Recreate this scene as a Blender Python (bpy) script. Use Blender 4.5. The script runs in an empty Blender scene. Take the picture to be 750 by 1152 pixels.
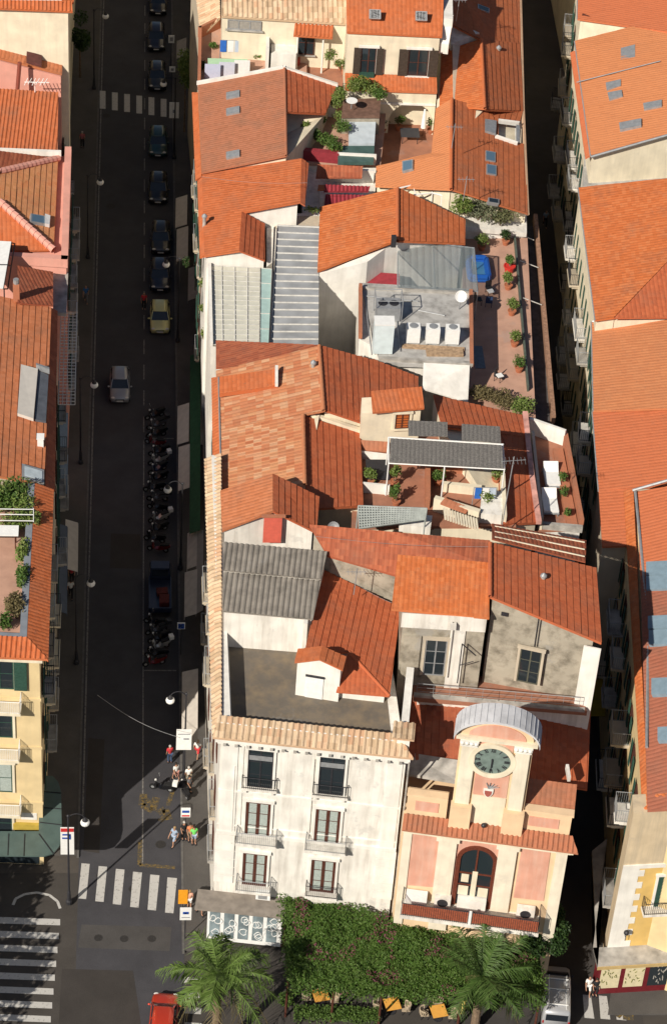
import bpy, bmesh, math, random
from mathutils import Vector, Matrix, noise
random.seed(7)
V = Vector
S = bpy.context.scene
COL = S.collection
# ------------------------------------------------------------------ camera, sky, sun, exposure
FPX = 2950.0
AZ, PIT, ROL = math.radians(5.9), math.radians(41), math.radians(4.4)
CAM = V((0, 0, 130))
R0 = V((math.cos(AZ), -math.sin(AZ), 0))
FW = V((math.sin(AZ)*math.cos(PIT), math.cos(AZ)*math.cos(PIT), -math.sin(PIT)))
U0 = R0.cross(FW)
RT = math.cos(ROL)*R0 + math.sin(ROL)*U0
UP = math.cos(ROL)*U0 - math.sin(ROL)*R0
cd = bpy.data.cameras.new('camera'); cam = bpy.data.objects.new('camera', cd); COL.objects.link(cam)
cd.sensor_fit = 'VERTICAL'; cd.sensor_height = 24; cd.lens = 24*FPX/1152; cd.clip_start = 1; cd.clip_end = 3000
cam.matrix_world = Matrix(((RT.x, UP.x, -FW.x, CAM.x), (RT.y, UP.y, -FW.y, CAM.y), (RT.z, UP.z, -FW.z, CAM.z), (0, 0, 0, 1)))
S.camera = cam
SUN_EL, SUN_TRAVEL = math.radians(37), math.radians(40)      # travel: clockwise from +Y
w = bpy.data.worlds.new('World'); S.world = w; w.use_nodes = True
nt = w.node_tree; bg = nt.nodes['Background']; sk = nt.nodes.new('ShaderNodeTexSky')
sk.sky_type = 'NISHITA'; sk.sun_disc = False; sk.sun_elevation = SUN_EL; sk.sun_rotation = SUN_TRAVEL + math.pi
nt.links.new(sk.outputs[0], bg.inputs[0]); bg.inputs[1].default_value = 0.052
sl = bpy.data.lights.new('sun', 'SUN'); sl.energy = 5.0; sl.angle = math.radians(0.5); sl.color = (1, 0.92, 0.80)
so = bpy.data.objects.new('sun', sl); COL.objects.link(so)
sd = V((math.sin(SUN_TRAVEL)*math.cos(SUN_EL), math.cos(SUN_TRAVEL)*math.cos(SUN_EL), -math.sin(SUN_EL)))
so.rotation_euler = sd.to_track_quat('-Z', 'Y').to_euler()
S.view_settings.view_transform = 'Standard'; S.view_settings.look = 'None'
S.view_settings.exposure = 0.14; S.view_settings.gamma = 1
S.render.film_transparent = False

# ------------------------------------------------------------------ photogrammetry: pixel of the 750x1152 photo + height -> point
K = 1.15
def ray(x, y): return FW + (x-375)/FPX*RT - (y-576)/FPX*UP
def P(x, y, h=0.0):
    d = ray(x, y); return CAM + d*((h-CAM.z)/d.z)
FLAT = [None]
def R(t):
    h = t[2]
    if FLAT[0] and h > FLAT[0][0]: h = FLAT[0][0]+(h-FLAT[0][0])*FLAT[0][1]      # real roof pitch of this house
    return P(t[0], t[1], h*K)
# ------------------------------------------------------------------ materials
MT = {}
def newmat(name, rough=0.8, metal=0.0, spec=0.3):
    m = bpy.data.materials.new(name); m.use_nodes = True
    b = m.node_tree.nodes['Principled BSDF']
    b.inputs['Roughness'].default_value = rough; b.inputs['Metallic'].default_value = metal
    b.inputs['Specular IOR Level'].default_value = spec
    return m, m.node_tree, b
def nd(t, typ, **kw):
    n = t.nodes.new(typ)
    for k, v in kw.items(): setattr(n, k, v)
    return n
def plain(name, col, rough=0.7, var=0.12, scale=3.0, metal=0.0, spec=0.3, bump=0.0):
    if name in MT: return MT[name]
    m, t, b = newmat(name, rough, metal, spec)
    tc = nd(t, 'ShaderNodeTexCoord'); n = nd(t, 'ShaderNodeTexNoise'); n.inputs['Scale'].default_value = scale; n.inputs['Detail'].default_value = 6
    t.links.new(tc.outputs['Object'], n.inputs['Vector'])
    r = nd(t, 'ShaderNodeValToRGB'); r.color_ramp.elements[0].position = .3; r.color_ramp.elements[1].position = .7
    r.color_ramp.elements[0].color = (*[c*(1-var) for c in col], 1); r.color_ramp.elements[1].color = (*[min(1, c*(1+var)) for c in col], 1)
    t.links.new(n.outputs[0], r.inputs[0]); t.links.new(r.outputs[0], b.inputs['Base Color'])
    if bump:
        bu = nd(t, 'ShaderNodeBump'); bu.inputs['Strength'].default_value = bump; bu.inputs['Distance'].default_value = .05
        n2 = nd(t, 'ShaderNodeTexNoise'); n2.inputs['Scale'].default_value = scale*6; t.links.new(tc.outputs['Object'], n2.inputs['Vector'])
        t.links.new(n2.outputs[0], bu.inputs['Height']); t.links.new(bu.outputs[0], b.inputs['Normal'])
    MT[name] = m; return m
def wallmat(name, col, dirt=(0.30, 0.27, 0.22), amount=0.35, streak=True):
    """plaster: soft mottling, rain streaks running down, patches"""
    if name in MT: return MT[name]
    m, t, b = newmat(name, 0.9, 0, 0.15)
    tc = nd(t, 'ShaderNodeTexCoord')
    mp = nd(t, 'ShaderNodeMapping'); mp.inputs['Scale'].default_value = (1.6, 1.6, .16) if streak else (.8, .8, .8)
    t.links.new(tc.outputs['Object'], mp.inputs[0])
    n = nd(t, 'ShaderNodeTexNoise'); n.inputs['Scale'].default_value = 1.3; n.inputs['Detail'].default_value = 7; n.inputs['Roughness'].default_value = .65
    t.links.new(mp.outputs[0], n.inputs['Vector'])
    r = nd(t, 'ShaderNodeValToRGB'); r.color_ramp.elements[0].position = .44; r.color_ramp.elements[1].position = .74
    r.color_ramp.elements[0].color = (0, 0, 0, 1); r.color_ramp.elements[1].color = (amount,)*3 + (1,)
    t.links.new(n.outputs[0], r.inputs[0])
    n2 = nd(t, 'ShaderNodeTexNoise'); n2.inputs['Scale'].default_value = .9; n2.inputs['Detail'].default_value = 8
    t.links.new(tc.outputs['Object'], n2.inputs['Vector'])
    r2 = nd(t, 'ShaderNodeValToRGB'); r2.color_ramp.elements[0].position = .35; r2.color_ramp.elements[1].position = .7
    r2.color_ramp.elements[0].color = (*[c*.88 for c in col], 1); r2.color_ramp.elements[1].color = (*[min(.9, c*1.06) for c in col], 1)
    t.links.new(n2.outputs[0], r2.inputs[0])
    mx = nd(t, 'ShaderNodeMixRGB'); mx.inputs[2].default_value = (*dirt, 1)
    t.links.new(r.outputs[0], mx.inputs[0]); t.links.new(r2.outputs[0], mx.inputs[1])
    n3 = nd(t, 'ShaderNodeTexNoise'); n3.inputs['Scale'].default_value = .42; n3.inputs['Detail'].default_value = 10; n3.inputs['Roughness'].default_value = .72; t.links.new(tc.outputs['Object'], n3.inputs['Vector'])
    r3 = nd(t, 'ShaderNodeValToRGB'); r3.color_ramp.elements[0].position = .585; r3.color_ramp.elements[1].position = .625; r3.color_ramp.elements[0].color = (0, 0, 0, 1); r3.color_ramp.elements[1].color = (amount*.7,)*3 + (1,)
    t.links.new(n3.outputs[0], r3.inputs[0])
    mx2 = nd(t, 'ShaderNodeMixRGB'); mx2.inputs[2].default_value = (*[(c+.38)*.42 for c in col], 1); t.links.new(r3.outputs[0], mx2.inputs[0]); t.links.new(mx.outputs[0], mx2.inputs[1])     # peeled patches
    bu = nd(t, 'ShaderNodeBump'); bu.inputs['Strength'].default_value = .25; bu.inputs['Distance'].default_value = .03; t.links.new(n3.outputs[0], bu.inputs['Height']); t.links.new(bu.outputs[0], b.inputs['Normal'])
    t.links.new(mx2.outputs[0], b.inputs['Base Color'])
    MT[name] = m; return m
def tilemat(name, cols, p=0.3, q=0.4, weather=0.35, blot=(0.16, 0.12, 0.09)):
    """roof tiles: a random tone per tile (UV in metres), large weathered blotches, small grain"""
    if name in MT: return MT[name]
    m, t, b = newmat(name, 0.88, 0, 0.2)
    uv = nd(t, 'ShaderNodeUVMap'); dv = nd(t, 'ShaderNodeVectorMath', operation='DIVIDE'); dv.inputs[1].default_value = (p, q, 1)
    fl = nd(t, 'ShaderNodeVectorMath', operation='FLOOR'); wn = nd(t, 'ShaderNodeTexWhiteNoise', noise_dimensions='2D')
    t.links.new(uv.outputs[0], dv.inputs[0]); t.links.new(dv.outputs[0], fl.inputs[0]); t.links.new(fl.outputs[0], wn.inputs['Vector'])
    r = nd(t, 'ShaderNodeValToRGB'); el = r.color_ramp.elements
    while len(el) < len(cols): el.new(.5)
    for i, c in enumerate(cols): el[i].position = i/(len(cols)-1); el[i].color = (*c, 1)
    t.links.new(wn.outputs['Value'], r.inputs[0])
    tc = nd(t, 'ShaderNodeTexCoord'); n = nd(t, 'ShaderNodeTexNoise'); n.inputs['Scale'].default_value = .55; n.inputs['Detail'].default_value = 9; n.inputs['Roughness'].default_value = .68
    t.links.new(tc.outputs['Object'], n.inputs['Vector'])
    r2 = nd(t, 'ShaderNodeValToRGB'); r2.color_ramp.elements[0].position = .47; r2.color_ramp.elements[1].position = .75
    r2.color_ramp.elements[0].color = (0, 0, 0, 1); r2.color_ramp.elements[1].color = (weather,)*3 + (1,)
    t.links.new(n.outputs[0], r2.inputs[0])
    mx = nd(t, 'ShaderNodeMixRGB'); mx.inputs[2].default_value = (*blot, 1)
    t.links.new(r2.outputs[0], mx.inputs[0]); t.links.new(r.outputs[0], mx.inputs[1])
    n3 = nd(t, 'ShaderNodeTexNoise'); n3.inputs['Scale'].default_value = 7; n3.inputs['Detail'].default_value = 5; t.links.new(tc.outputs['Object'], n3.inputs['Vector'])
    r3 = nd(t, 'ShaderNodeValToRGB'); r3.color_ramp.elements[0].position = .6; r3.color_ramp.elements[1].position = .78; r3.color_ramp.elements[0].color = (0, 0, 0, 1); r3.color_ramp.elements[1].color = (.45, .45, .45, 1)
    t.links.new(n3.outputs[0], r3.inputs[0])
    mx2 = nd(t, 'ShaderNodeMixRGB'); mx2.inputs[2].default_value = (.17, .13, .10, 1); t.links.new(r3.outputs[0], mx2.inputs[0]); t.links.new(mx.outputs[0], mx2.inputs[1]); t.links.new(mx2.outputs[0], b.inputs['Base Color'])
    bu = nd(t, 'ShaderNodeBump'); bu.inputs['Strength'].default_value = .55; bu.inputs['Distance'].default_value = .05; n4 = nd(t, 'ShaderNodeTexNoise'); n4.inputs['Scale'].default_value = 5; n4.inputs['Detail'].default_value = 4
    t.links.new(tc.outputs['Object'], n4.inputs['Vector']); t.links.new(n4.outputs[0], bu.inputs['Height']); t.links.new(bu.outputs[0], b.inputs['Normal'])
    MT[name] = m; return m
def leafmat(name, cols):
    if name in MT: return MT[name]
    m, t, b = newmat(name, 0.55, 0, 0.3)
    g = nd(t, 'ShaderNodeNewGeometry'); r = nd(t, 'ShaderNodeValToRGB'); el = r.color_ramp.elements
    while len(el) < len(cols): el.new(.5)
    for i, c in enumerate(cols): el[i].position = i/max(1, len(cols)-1); el[i].color = (*c, 1)
    t.links.new(g.outputs['Random Per Island'], r.inputs[0])
    tr = nd(t, 'ShaderNodeBsdfTranslucent'); mx = nd(t, 'ShaderNodeMixShader'); mx.inputs[0].default_value = .25
    t.links.new(r.outputs[0], b.inputs['Base Color']); t.links.new(r.outputs[0], tr.inputs[0])
    t.links.new(b.outputs[0], mx.inputs[1]); t.links.new(tr.outputs[0], mx.inputs[2])
    t.links.new(mx.outputs[0], t.nodes['Material Output'].inputs[0])
    MT[name] = m; return m
def glassy(name, col, rough=0.08, alpha=1.0):
    if name in MT: return MT[name]
    m, t, b = newmat(name, rough, 0, 0.6); b.inputs['Base Color'].default_value = (*col, 1); b.inputs['Alpha'].default_value = alpha
    MT[name] = m; return m
ORG = tilemat('orange_tile', [(.46, .122, .042), (.50, .138, .05), (.53, .155, .06)], p=.3, q=.3, weather=.34)
BRT = tilemat('sunlit_orange_tile', [(.48, .13, .04), (.54, .15, .048), (.57, .18, .065)], p=.3, q=.3, weather=.38)  # brighter copy for slopes facing the sun, light put into the colour
RED = tilemat('red_shade_tile', [(.41, .102, .042), (.45, .116, .048), (.49, .133, .056)], p=.3, q=.3, weather=.32)  # darker copy, mostly for slopes turned away: shade put into the colour
BRN = tilemat('brown_shade_tile', [(.30, .085, .045), (.36, .10, .05), (.42, .13, .065)], weather=.35)  # brown roofs, and back slopes whose shade is put into the tone
OLD = tilemat('old_patchwork_tile', [(.42, .14, .065), (.54, .23, .11), (.48, .17, .08), (.58, .33, .19), (.45, .15, .07), (.54, .26, .13)], p=.34, q=.55, weather=.3, blot=(.35, .24, .15))
TAN = tilemat('tan_tile', [(.42, .30, .19), (.55, .40, .26), (.62, .47, .32), (.50, .30, .18)], p=.3, q=.5, weather=.35)
OR2 = tilemat('russet_tile', [(.40, .118, .046), (.44, .13, .052), (.47, .145, .06)], p=.3, q=.3, weather=.42)
OR3 = tilemat('faded_orange_tile', [(.44, .15, .065), (.49, .17, .075), (.52, .19, .09)], p=.3, q=.3, weather=.4)
SAL = tilemat('salmon_tile', [(.36, .14, .075), (.40, .155, .085), (.42, .165, .092)], p=.28, q=.28, weather=.45)
LTO = tilemat('light_orange_tile', [(.55, .205, .085), (.59, .225, .095), (.57, .215, .09)], weather=.10)
ORF = tilemat('flat_orange_tile', [(.50, .145, .062), (.54, .16, .07), (.52, .152, .066)], weather=.12)
CREAM = wallmat('cream_plaster', (.76, .68, .52), amount=.25)
WHITE = wallmat('white_plaster', (.80, .775, .72), amount=.25)
WHITE2 = wallmat('aged_white_plaster', (.78, .75, .69), (.34, .30, .25), .6)
PINK = wallmat('pink_plaster', (.70, .34, .27), amount=.2)
GREYW = wallmat('grey_render', (.40, .36, .29), (.11, .095, .07), .95, False)
YEL = wallmat('yellow_plaster', (.70, .55, .31), amount=.15)
AMB = wallmat('amber_plaster', (.70, .47, .16), amount=.12)
PALE = wallmat('pale_cream_plaster', (.78, .70, .56), amount=.3)
PEACH = wallmat('peach_plaster', (.76, .55, .35), amount=.12)
ROSE = wallmat('rose_plaster', (.64, .33, .24), (.7, .55, .45), amount=.45)
BEIGE = wallmat('beige_plaster', (.52, .45, .35), amount=.35)
CONC = plain('concrete', (.36, .34, .31), .9, .35, 1.5, bump=.3)
ROOFW = wallmat('pale_roof_screed', (.46, .45, .43), (.15, .14, .13), .8, False)
BITU = wallmat('dark_roof_felt', (.15, .13, .108), (.28, .21, .13), .6, False)
TERR = wallmat('terracotta_paving', (.36, .165, .105), (.16, .09, .07), .5, False)
TERL = wallmat('pale_terracotta_paving', (.50, .30, .22), (.30, .17, .13), .5, False)
STEEL = plain('grey_metal', (.33, .34, .35), .45, .15, 4, .3)
DKM = plain('dark_iron', (.03, .03, .035), .5, .2, 5)
WHM = plain('white_paint', (.78, .78, .76), .5, .06, 4)
BRW = plain('brown_wood', (.085, .03, .02), .6, .3, 8)
GRN = plain('green_shutter', (.03, .075, .055), .6, .2, 8)
BLK = plain('black_rubber', (.015, .015, .016), .8, .2, 8)
GLS = glassy('window_glass', (.02, .028, .034))
GLB = glassy('blue_sky_glass', (.10, .17, .24), .12)
CURT = plain('pale_curtain', (.36, .41, .38), .8, .15, 9)
MAR = plain('maroon_sheet', (.27, .035, .045), .55, .15, 3)
LEAF = leafmat('leaf_green', [(.05, .10, .02), (.09, .16, .03), (.13, .20, .05)])
LEAFY = leafmat('leaf_yellow_green', [(.10, .16, .03), (.16, .23, .05), (.21, .24, .08)])
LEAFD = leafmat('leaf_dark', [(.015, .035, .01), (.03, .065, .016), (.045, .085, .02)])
LEAFV = leafmat('vine_leaf', [(.05, .105, .016), (.07, .14, .022), (.09, .165, .03), (.115, .175, .042), (.075, .135, .024)])
FLOW = leafmat('magenta_bract', [(.26, .04, .13), (.17, .07, .07), (.22, .10, .09)])
DRYL = leafmat('dry_leaf', [(.16, .13, .06), (.22, .18, .09), (.12, .10, .04)])
PALM = leafmat('palm_leaf', [(.09, .15, .03), (.13, .21, .045), (.18, .26, .07)])
BARK = plain('bark', (.17, .12, .08), .9, .35, 6, bump=.5)
SOLAR = plain('dark_netting', (.075, .07, .07), .85, .3, 2)

# ------------------------------------------------------------------ mesh builder
ROOT = {}
APART = {'post', 'downpipe', 'wall_panel', 'attic_wall', 'coping', 'pilaster', 'porch_post', 'tie_bar', 'eye', 'bracket', 'dentil', 'stair_tread', 'shoe', 'pillar', 'leg', 'foot', 'scroll_moulding'}
class MB:
    def __init__(s): s.v = []; s.f = []; s.uv = []; s.has = False; s.cut = []; s.fcut = []
    def add(s, pts, faces, uvs=None):
        o = len(s.v); s.cut.append(o); s.fcut.append(len(s.f)); s.v += [V(p) for p in pts]
        for i, f in enumerate(faces):
            s.f.append([o+k for k in f]); s.uv.append(uvs[i] if uvs else None)
        if uvs: s.has = True
        return s
    def poly(s, pts, uv=None): return s.add(pts, [list(range(len(pts)))], [uv] if uv else None)
    def hexa(s, c):     # c: 4 bottom then 4 top, same order
        return s.add(c, [[3, 2, 1, 0], [4, 5, 6, 7], [0, 1, 5, 4], [1, 2, 6, 5], [2, 3, 7, 6], [3, 0, 4, 7]])
    def box(s, c, d, rz=0.0, M=None):
        x, y, z = d[0]/2, d[1]/2, d[2]/2; m = M or Matrix.Rotation(rz, 3, 'Z'); c = V(c)
        return s.hexa([c + m @ V(p) for p in ((-x, -y, -z), (x, -y, -z), (x, y, -z), (-x, y, -z), (-x, -y, z), (x, -y, z), (x, y, z), (-x, y, z))])
    def prism(s, pts, dv):    # pts: closed polygon, extruded by dv (vector) or per-point list
        n = len(pts); pts = [V(p) for p in pts]
        q = [p + V(dv) for p in pts] if not isinstance(dv, list) else [V(p) for p in dv]
        return s.add(pts + q, [list(range(n))[::-1], [n+i for i in range(n)]] + [[i, (i+1) % n, n+(i+1) % n, n+i] for i in range(n)])
    def tube(s, a, b, r, n=6, r2=None, caps=True):
        a, b = V(a), V(b); d = (b-a)
        if d.length < 1e-6: return s
        d.normalize(); x = d.orthogonal().normalized(); y = d.cross(x); r2 = r if r2 is None else r2
        A = [a + r*(math.cos(t)*x + math.sin(t)*y) for t in [2*math.pi*i/n for i in range(n)]]
        B = [b + r2*(math.cos(t)*x + math.sin(t)*y) for t in [2*math.pi*i/n for i in range(n)]]
        return s.add(A+B, [[i, (i+1) % n, n+(i+1) % n, n+i] for i in range(n)] + ([list(range(n))[::-1], [n+i for i in range(n)]] if caps else []))
    def path(s, pts, r, n=6):
        for a, b in zip(pts, pts[1:]): s.tube(a, b, r, n)
        return s
    def ball(s, c, r, nu=10, nv=6, sc=(1, 1, 1)):
        c = V(c); pts = []; fs = []
        for j in range(nv+1):
            for i in range(nu):
                t, p = 2*math.pi*i/nu, math.pi*j/nv
                pts.append(c + V((r*sc[0]*math.sin(p)*math.cos(t), r*sc[1]*math.sin(p)*math.sin(t), r*sc[2]*math.cos(p))))
        for j in range(nv):
            for i in range(nu): fs.append([j*nu+i, (j+1)*nu+i, (j+1)*nu+(i+1) % nu, j*nu+(i+1) % nu])
        return s.add(pts, fs)
    def lathe(s, prof, c, n=12):
        c = V(c); pts = []; fs = []
        for r, z in prof:
            for i in range(n): t = 2*math.pi*i/n; pts.append(c + V((r*math.cos(t), r*math.sin(t), z)))
        for j in range(len(prof)-1):
            for i in range(n): fs.append([j*n+i, j*n+(i+1) % n, (j+1)*n+(i+1) % n, (j+1)*n+i])
        fs.append([(len(prof)-1)*n+i for i in range(n)]); fs.append(list(range(n))[::-1])
        return s.add(pts, fs)
    def build(s, name, mat, parent=None, smooth=False):
        if name in APART and parent is not None and len(s.cut) > 1:      # separate pieces of one kind: one part each
            out = None
            for (a, b), (fa, fb) in zip(zip(s.cut, s.cut[1:]+[len(s.v)]), zip(s.fcut, s.fcut[1:]+[len(s.f)])):
                m = MB(); m.v = s.v[a:b]; m.f = [[k-a for k in f] for f in s.f[fa:fb]]; m.uv = s.uv[fa:fb]; o = m.build(name, mat, parent, smooth); out = out or o
            return out
        me = bpy.data.meshes.new(name); o = bpy.data.objects.new(name, me); COL.objects.link(o)
        base = V((0, 0, 0))
        if parent is not None:
            o.parent = parent; base = ROOT.get(parent.name, base)
        ROOT[o.name] = base.copy()
        if parent is None and s.v:
            c = sum(s.v, V((0, 0, 0)))/len(s.v); c.z = min(p.z for p in s.v); base = c; o.location = c; ROOT[o.name] = c
        me.from_pydata([p-base for p in s.v], [], s.f)
        if s.has:
            L = me.uv_layers.new(name='UVMap'); k = 0
            for fi, f in enumerate(s.f):
                for j in range(len(f)):
                    L.data[k].uv = s.uv[fi][j] if s.uv[fi] else (0, 0); k += 1
        if isinstance(mat, (list, tuple)):
            for m in mat: me.materials.append(m)
        else: me.materials.append(mat)
        if smooth:
            for p in me.polygons: p.use_smooth = True
        me.update()
        return o
def tag(o, label, cat, group=None):
    o['label'] = label; o['category'] = cat
    if group: o['group'] = group
    return o
def thing(name, label, cat, loc, group=None, rz=0.0):
    o = bpy.data.objects.new(name, None); COL.objects.link(o); o.location = loc; o.rotation_euler.z = rz
    o.empty_display_size = .3
    ROOT[o.name] = V(loc) if rz == 0 else V((0, 0, 0))
    return tag(o, label, cat, group)
def proto(name, label, cat, group=None):
    return thing(name, label, cat, (0, 0, 0), group)
def struct(o, kind='structure'):
    o['kind'] = kind; return o
def dup(root, loc, rz, label=None, mats=None):
    r = root.copy(); COL.objects.link(r); r.location = loc; r.rotation_euler.z = rz
    if label: r['label'] = label
    for ch in list(root.children):
        c = ch.copy(); COL.objects.link(c); c.parent = r
        if mats and ch.data and ch.data.materials and ch.data.materials[0].name in mats:
            c.data = ch.data.copy(); c.data.materials[0] = mats[ch.data.materials[0].name]
        for g in list(ch.children):
            d = g.copy(); COL.objects.link(d); d.parent = c
    return r
# ------------------------------------------------------------------ roofs, walls, facades
PROF = {'course': [(0, 0), (.90, .042), (1, 0)], 'col': [(0, 0), (.10, .05), (.33, .085), (.56, .05), (.66, 0), (1, 0)], 'fine': [(0, 0), (.2, .013), (.45, .019), (.7, .013), (.85, 0), (1, 0)],
        'corr': [(0, 0), (.25, .065), (.5, .09), (.75, .065), (1, 0)]}
JR = random.Random(5)
def clip(poly, c0, keep_ge):
    out = []; n = len(poly)
    for i in range(n):
        a, b = poly[i], poly[(i+1) % n]
        ia, ib = (a[0] >= c0) == keep_ge or abs(a[0]-c0) < 1e-7, (b[0] >= c0) == keep_ge or abs(b[0]-c0) < 1e-7
        if ia: out.append(a)
        if ia != ib:
            t = (c0-a[0])/(b[0]-a[0]); out.append(tuple(a[k]+(b[k]-a[k])*t for k in range(3)))
    return out
def strip_face(mb, pts, prof, pitch, thick, line=(0, 1), off=0.0):
    pts = [V(p) for p in pts]; n = V((0, 0, 0)); m = len(pts)
    for i in range(m):
        a, b = pts[i], pts[(i+1) % m]; n += a.cross(b)
    n.normalize()
    if n.z < 0: n = -n
    ld = pts[line[1]]-pts[line[0]]; ld -= n*ld.dot(n); ld.normalize(); cdv = n.cross(ld)
    if prof in ('col', 'fine', 'corr'): ld, cdv = cdv, ld          # line indices give the ridge: columns run across it
    if cdv.z > 0: cdv = -cdv
    o = pts[0]; loc = [((p-o).dot(cdv), (p-o).dot(ld), (p-o).dot(n)) for p in pts]
    pr = PROF[prof]
    for k in range(1, m-1):
        tri = [loc[0], loc[k], loc[k+1]]
        if m == 4 and k == 1 and max(abs(l[2]) for l in loc) < .02: tri = loc
        elif m == 4 and max(abs(l[2]) for l in loc) < .02: continue
        lo, hi = min(t[0] for t in tri), max(t[0] for t in tri)
        i0 = math.floor(lo/pitch); i1 = math.ceil(hi/pitch)
        for i in range(i0, i1):
            sag = JR.uniform(0, .02) if prof == 'course' else JR.uniform(0, .008)
            for (t0, h0), (t1, h1) in zip(pr, pr[1:]):
                a, b = (i+t0)*pitch, (i+t1)*pitch
                if b <= lo or a >= hi: continue
                q = clip(tri, a, True)
                if len(q) < 3: continue
                q = clip(q, b, False)
                if len(q) < 3: continue
                P3 = []; uv = []
                for c, l, ww in q:
                    h = h0+(h1-h0)*max(0, min(1, (c-a)/(b-a)))
                    P3.append(o + cdv*c + ld*l + n*(ww+h+.004+sag)); uv.append((c*.9995+off, l+off))
                mb.poly(P3, uv)
    mb.prism([p - V((0, 0, thick)) for p in pts], [p - n*.004 for p in pts])
    for i in range(len(mb.uv)):
        if mb.uv[i] is None: mb.uv[i] = [(off, off)]*len(mb.f[i])
def roof(parent, faces, mat, prof='course', pitch=.45, thick=.16, line=(0, 1), name='tile_roof'):
    mb = MB(); mb.has = True
    for f in faces:
        strip_face(mb, [R(t) for t in f], prof, pitch, thick, line, random.random()*50)
    return mb.build(name, mat, parent)
def ridge(parent, pts, mat, r=.13, name='ridge_tile'):
    mb = MB(); w3 = [R(t) for t in pts]
    for a, b in zip(w3, w3[1:]):
        L = (b-a).length; n = max(1, int(L/.45))
        for i in range(n):
            p, q = a.lerp(b, i/n), a.lerp(b, (i+1)/n); mb.tube(p, q, r*1.08, 8, r*.9, False)
    return mb.build(name, mat, parent)
def gutter(parent, pts, mat=None, r=.09, name='gutter'):
    return MB().path([R(t) - V((0, 0, .05)) for t in pts], r).build(name, mat or STEEL, parent)
def inset(pts, d):
    c = sum(pts, V((0, 0, 0)))/len(pts); out = []
    for p in pts:
        v = V((p.x-c.x, p.y-c.y, 0)); L = v.length; k = max(0, L-d)/max(L, 1e-6)
        out.append(V((c.x+v.x*k, c.y+v.y*k, p.z)))
    return out
def body(parent, outline, mat, z0=0.0, drop=.22, ins=.25, name='wall'):
    q = inset([R(t) for t in outline], ins)
    return MB().prism([V((p.x, p.y, z0)) for p in q], [p - V((0, 0, drop)) for p in q]).build(name, mat, parent)
def slab(parent, outline, mat, thick=.12, name='floor_slab', lift=0.0):
    q = [R(t)+V((0, 0, lift)) for t in outline]
    return MB().prism([p - V((0, 0, thick)) for p in q], q).build(name, mat, parent)
def parapet(parent, pts, h, th, mat, name='parapet', base=0.0, close=False):
    mb = MB(); q = [R(t) for t in pts]
    if close: q = q + [q[0]]
    for a, b in zip(q, q[1:]):
        d = V((b.x-a.x, b.y-a.y, 0)); L = d.length; d.normalize(); n = V((-d.y, d.x, 0))*th/2; e = d*th*.48
        mb.hexa([a-e-n+V((0, 0, base)), b+e-n+V((0, 0, base)), b+e+n+V((0, 0, base)), a-e+n+V((0, 0, base)), a-e-n+V((0, 0, h)), b+e-n+V((0, 0, h)), b+e+n+V((0, 0, h)), a-e+n+V((0, 0, h))])
    return mb.build(name, mat, parent)
def railing(parent, pts3, h, mat, step=.14, r=.014, name='railing'):
    mb = MB()
    for a, b in zip(pts3, pts3[1:]):
        a, b = V(a), V(b); L = (b-a).length; n = max(1, int(L/step)); z = V((0, 0, h))
        mb.tube(a+z, b+z, r*1.8, 5); mb.tube(a+V((0, 0, .08)), b+V((0, 0, .08)), r*1.3, 4)
        for i in range(n+1):
            p = a.lerp(b, i/n); mb.tube(p, p+z, r, 4, caps=False)
    return mb.build(name, mat, parent)
class Fac:
    def __init__(s, a, b, off=0.0):
        s.a, s.b = V(a), V(b); d = V((s.b.x-s.a.x, s.b.y-s.a.y, 0)); s.L = d.length; s.u = d.normalized()
        s.n = V((s.u.y, -s.u.x, 0))
        if (CAM-s.a).dot(s.n) < 0: s.n = -s.n
        s.a = s.a + s.n*off
    def at(s, x, y):
        d = ray(x, y); t = (s.a-CAM).dot(s.n)/d.dot(s.n); p = CAM + d*t
        return (p-s.a).dot(s.u), p.z
    def pt(s, u, z, d=0.0): p = s.a + s.u*u + s.n*d; return V((p.x, p.y, z))
    def box(s, mb, u0, u1, z0, z1, d0, d1):
        mb.hexa([s.pt(u0, z0, d0), s.pt(u1, z0, d0), s.pt(u1, z0, d1), s.pt(u0, z0, d1), s.pt(u0, z1, d0), s.pt(u1, z1, d0), s.pt(u1, z1, d1), s.pt(u0, z1, d1)])
        return mb
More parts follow.
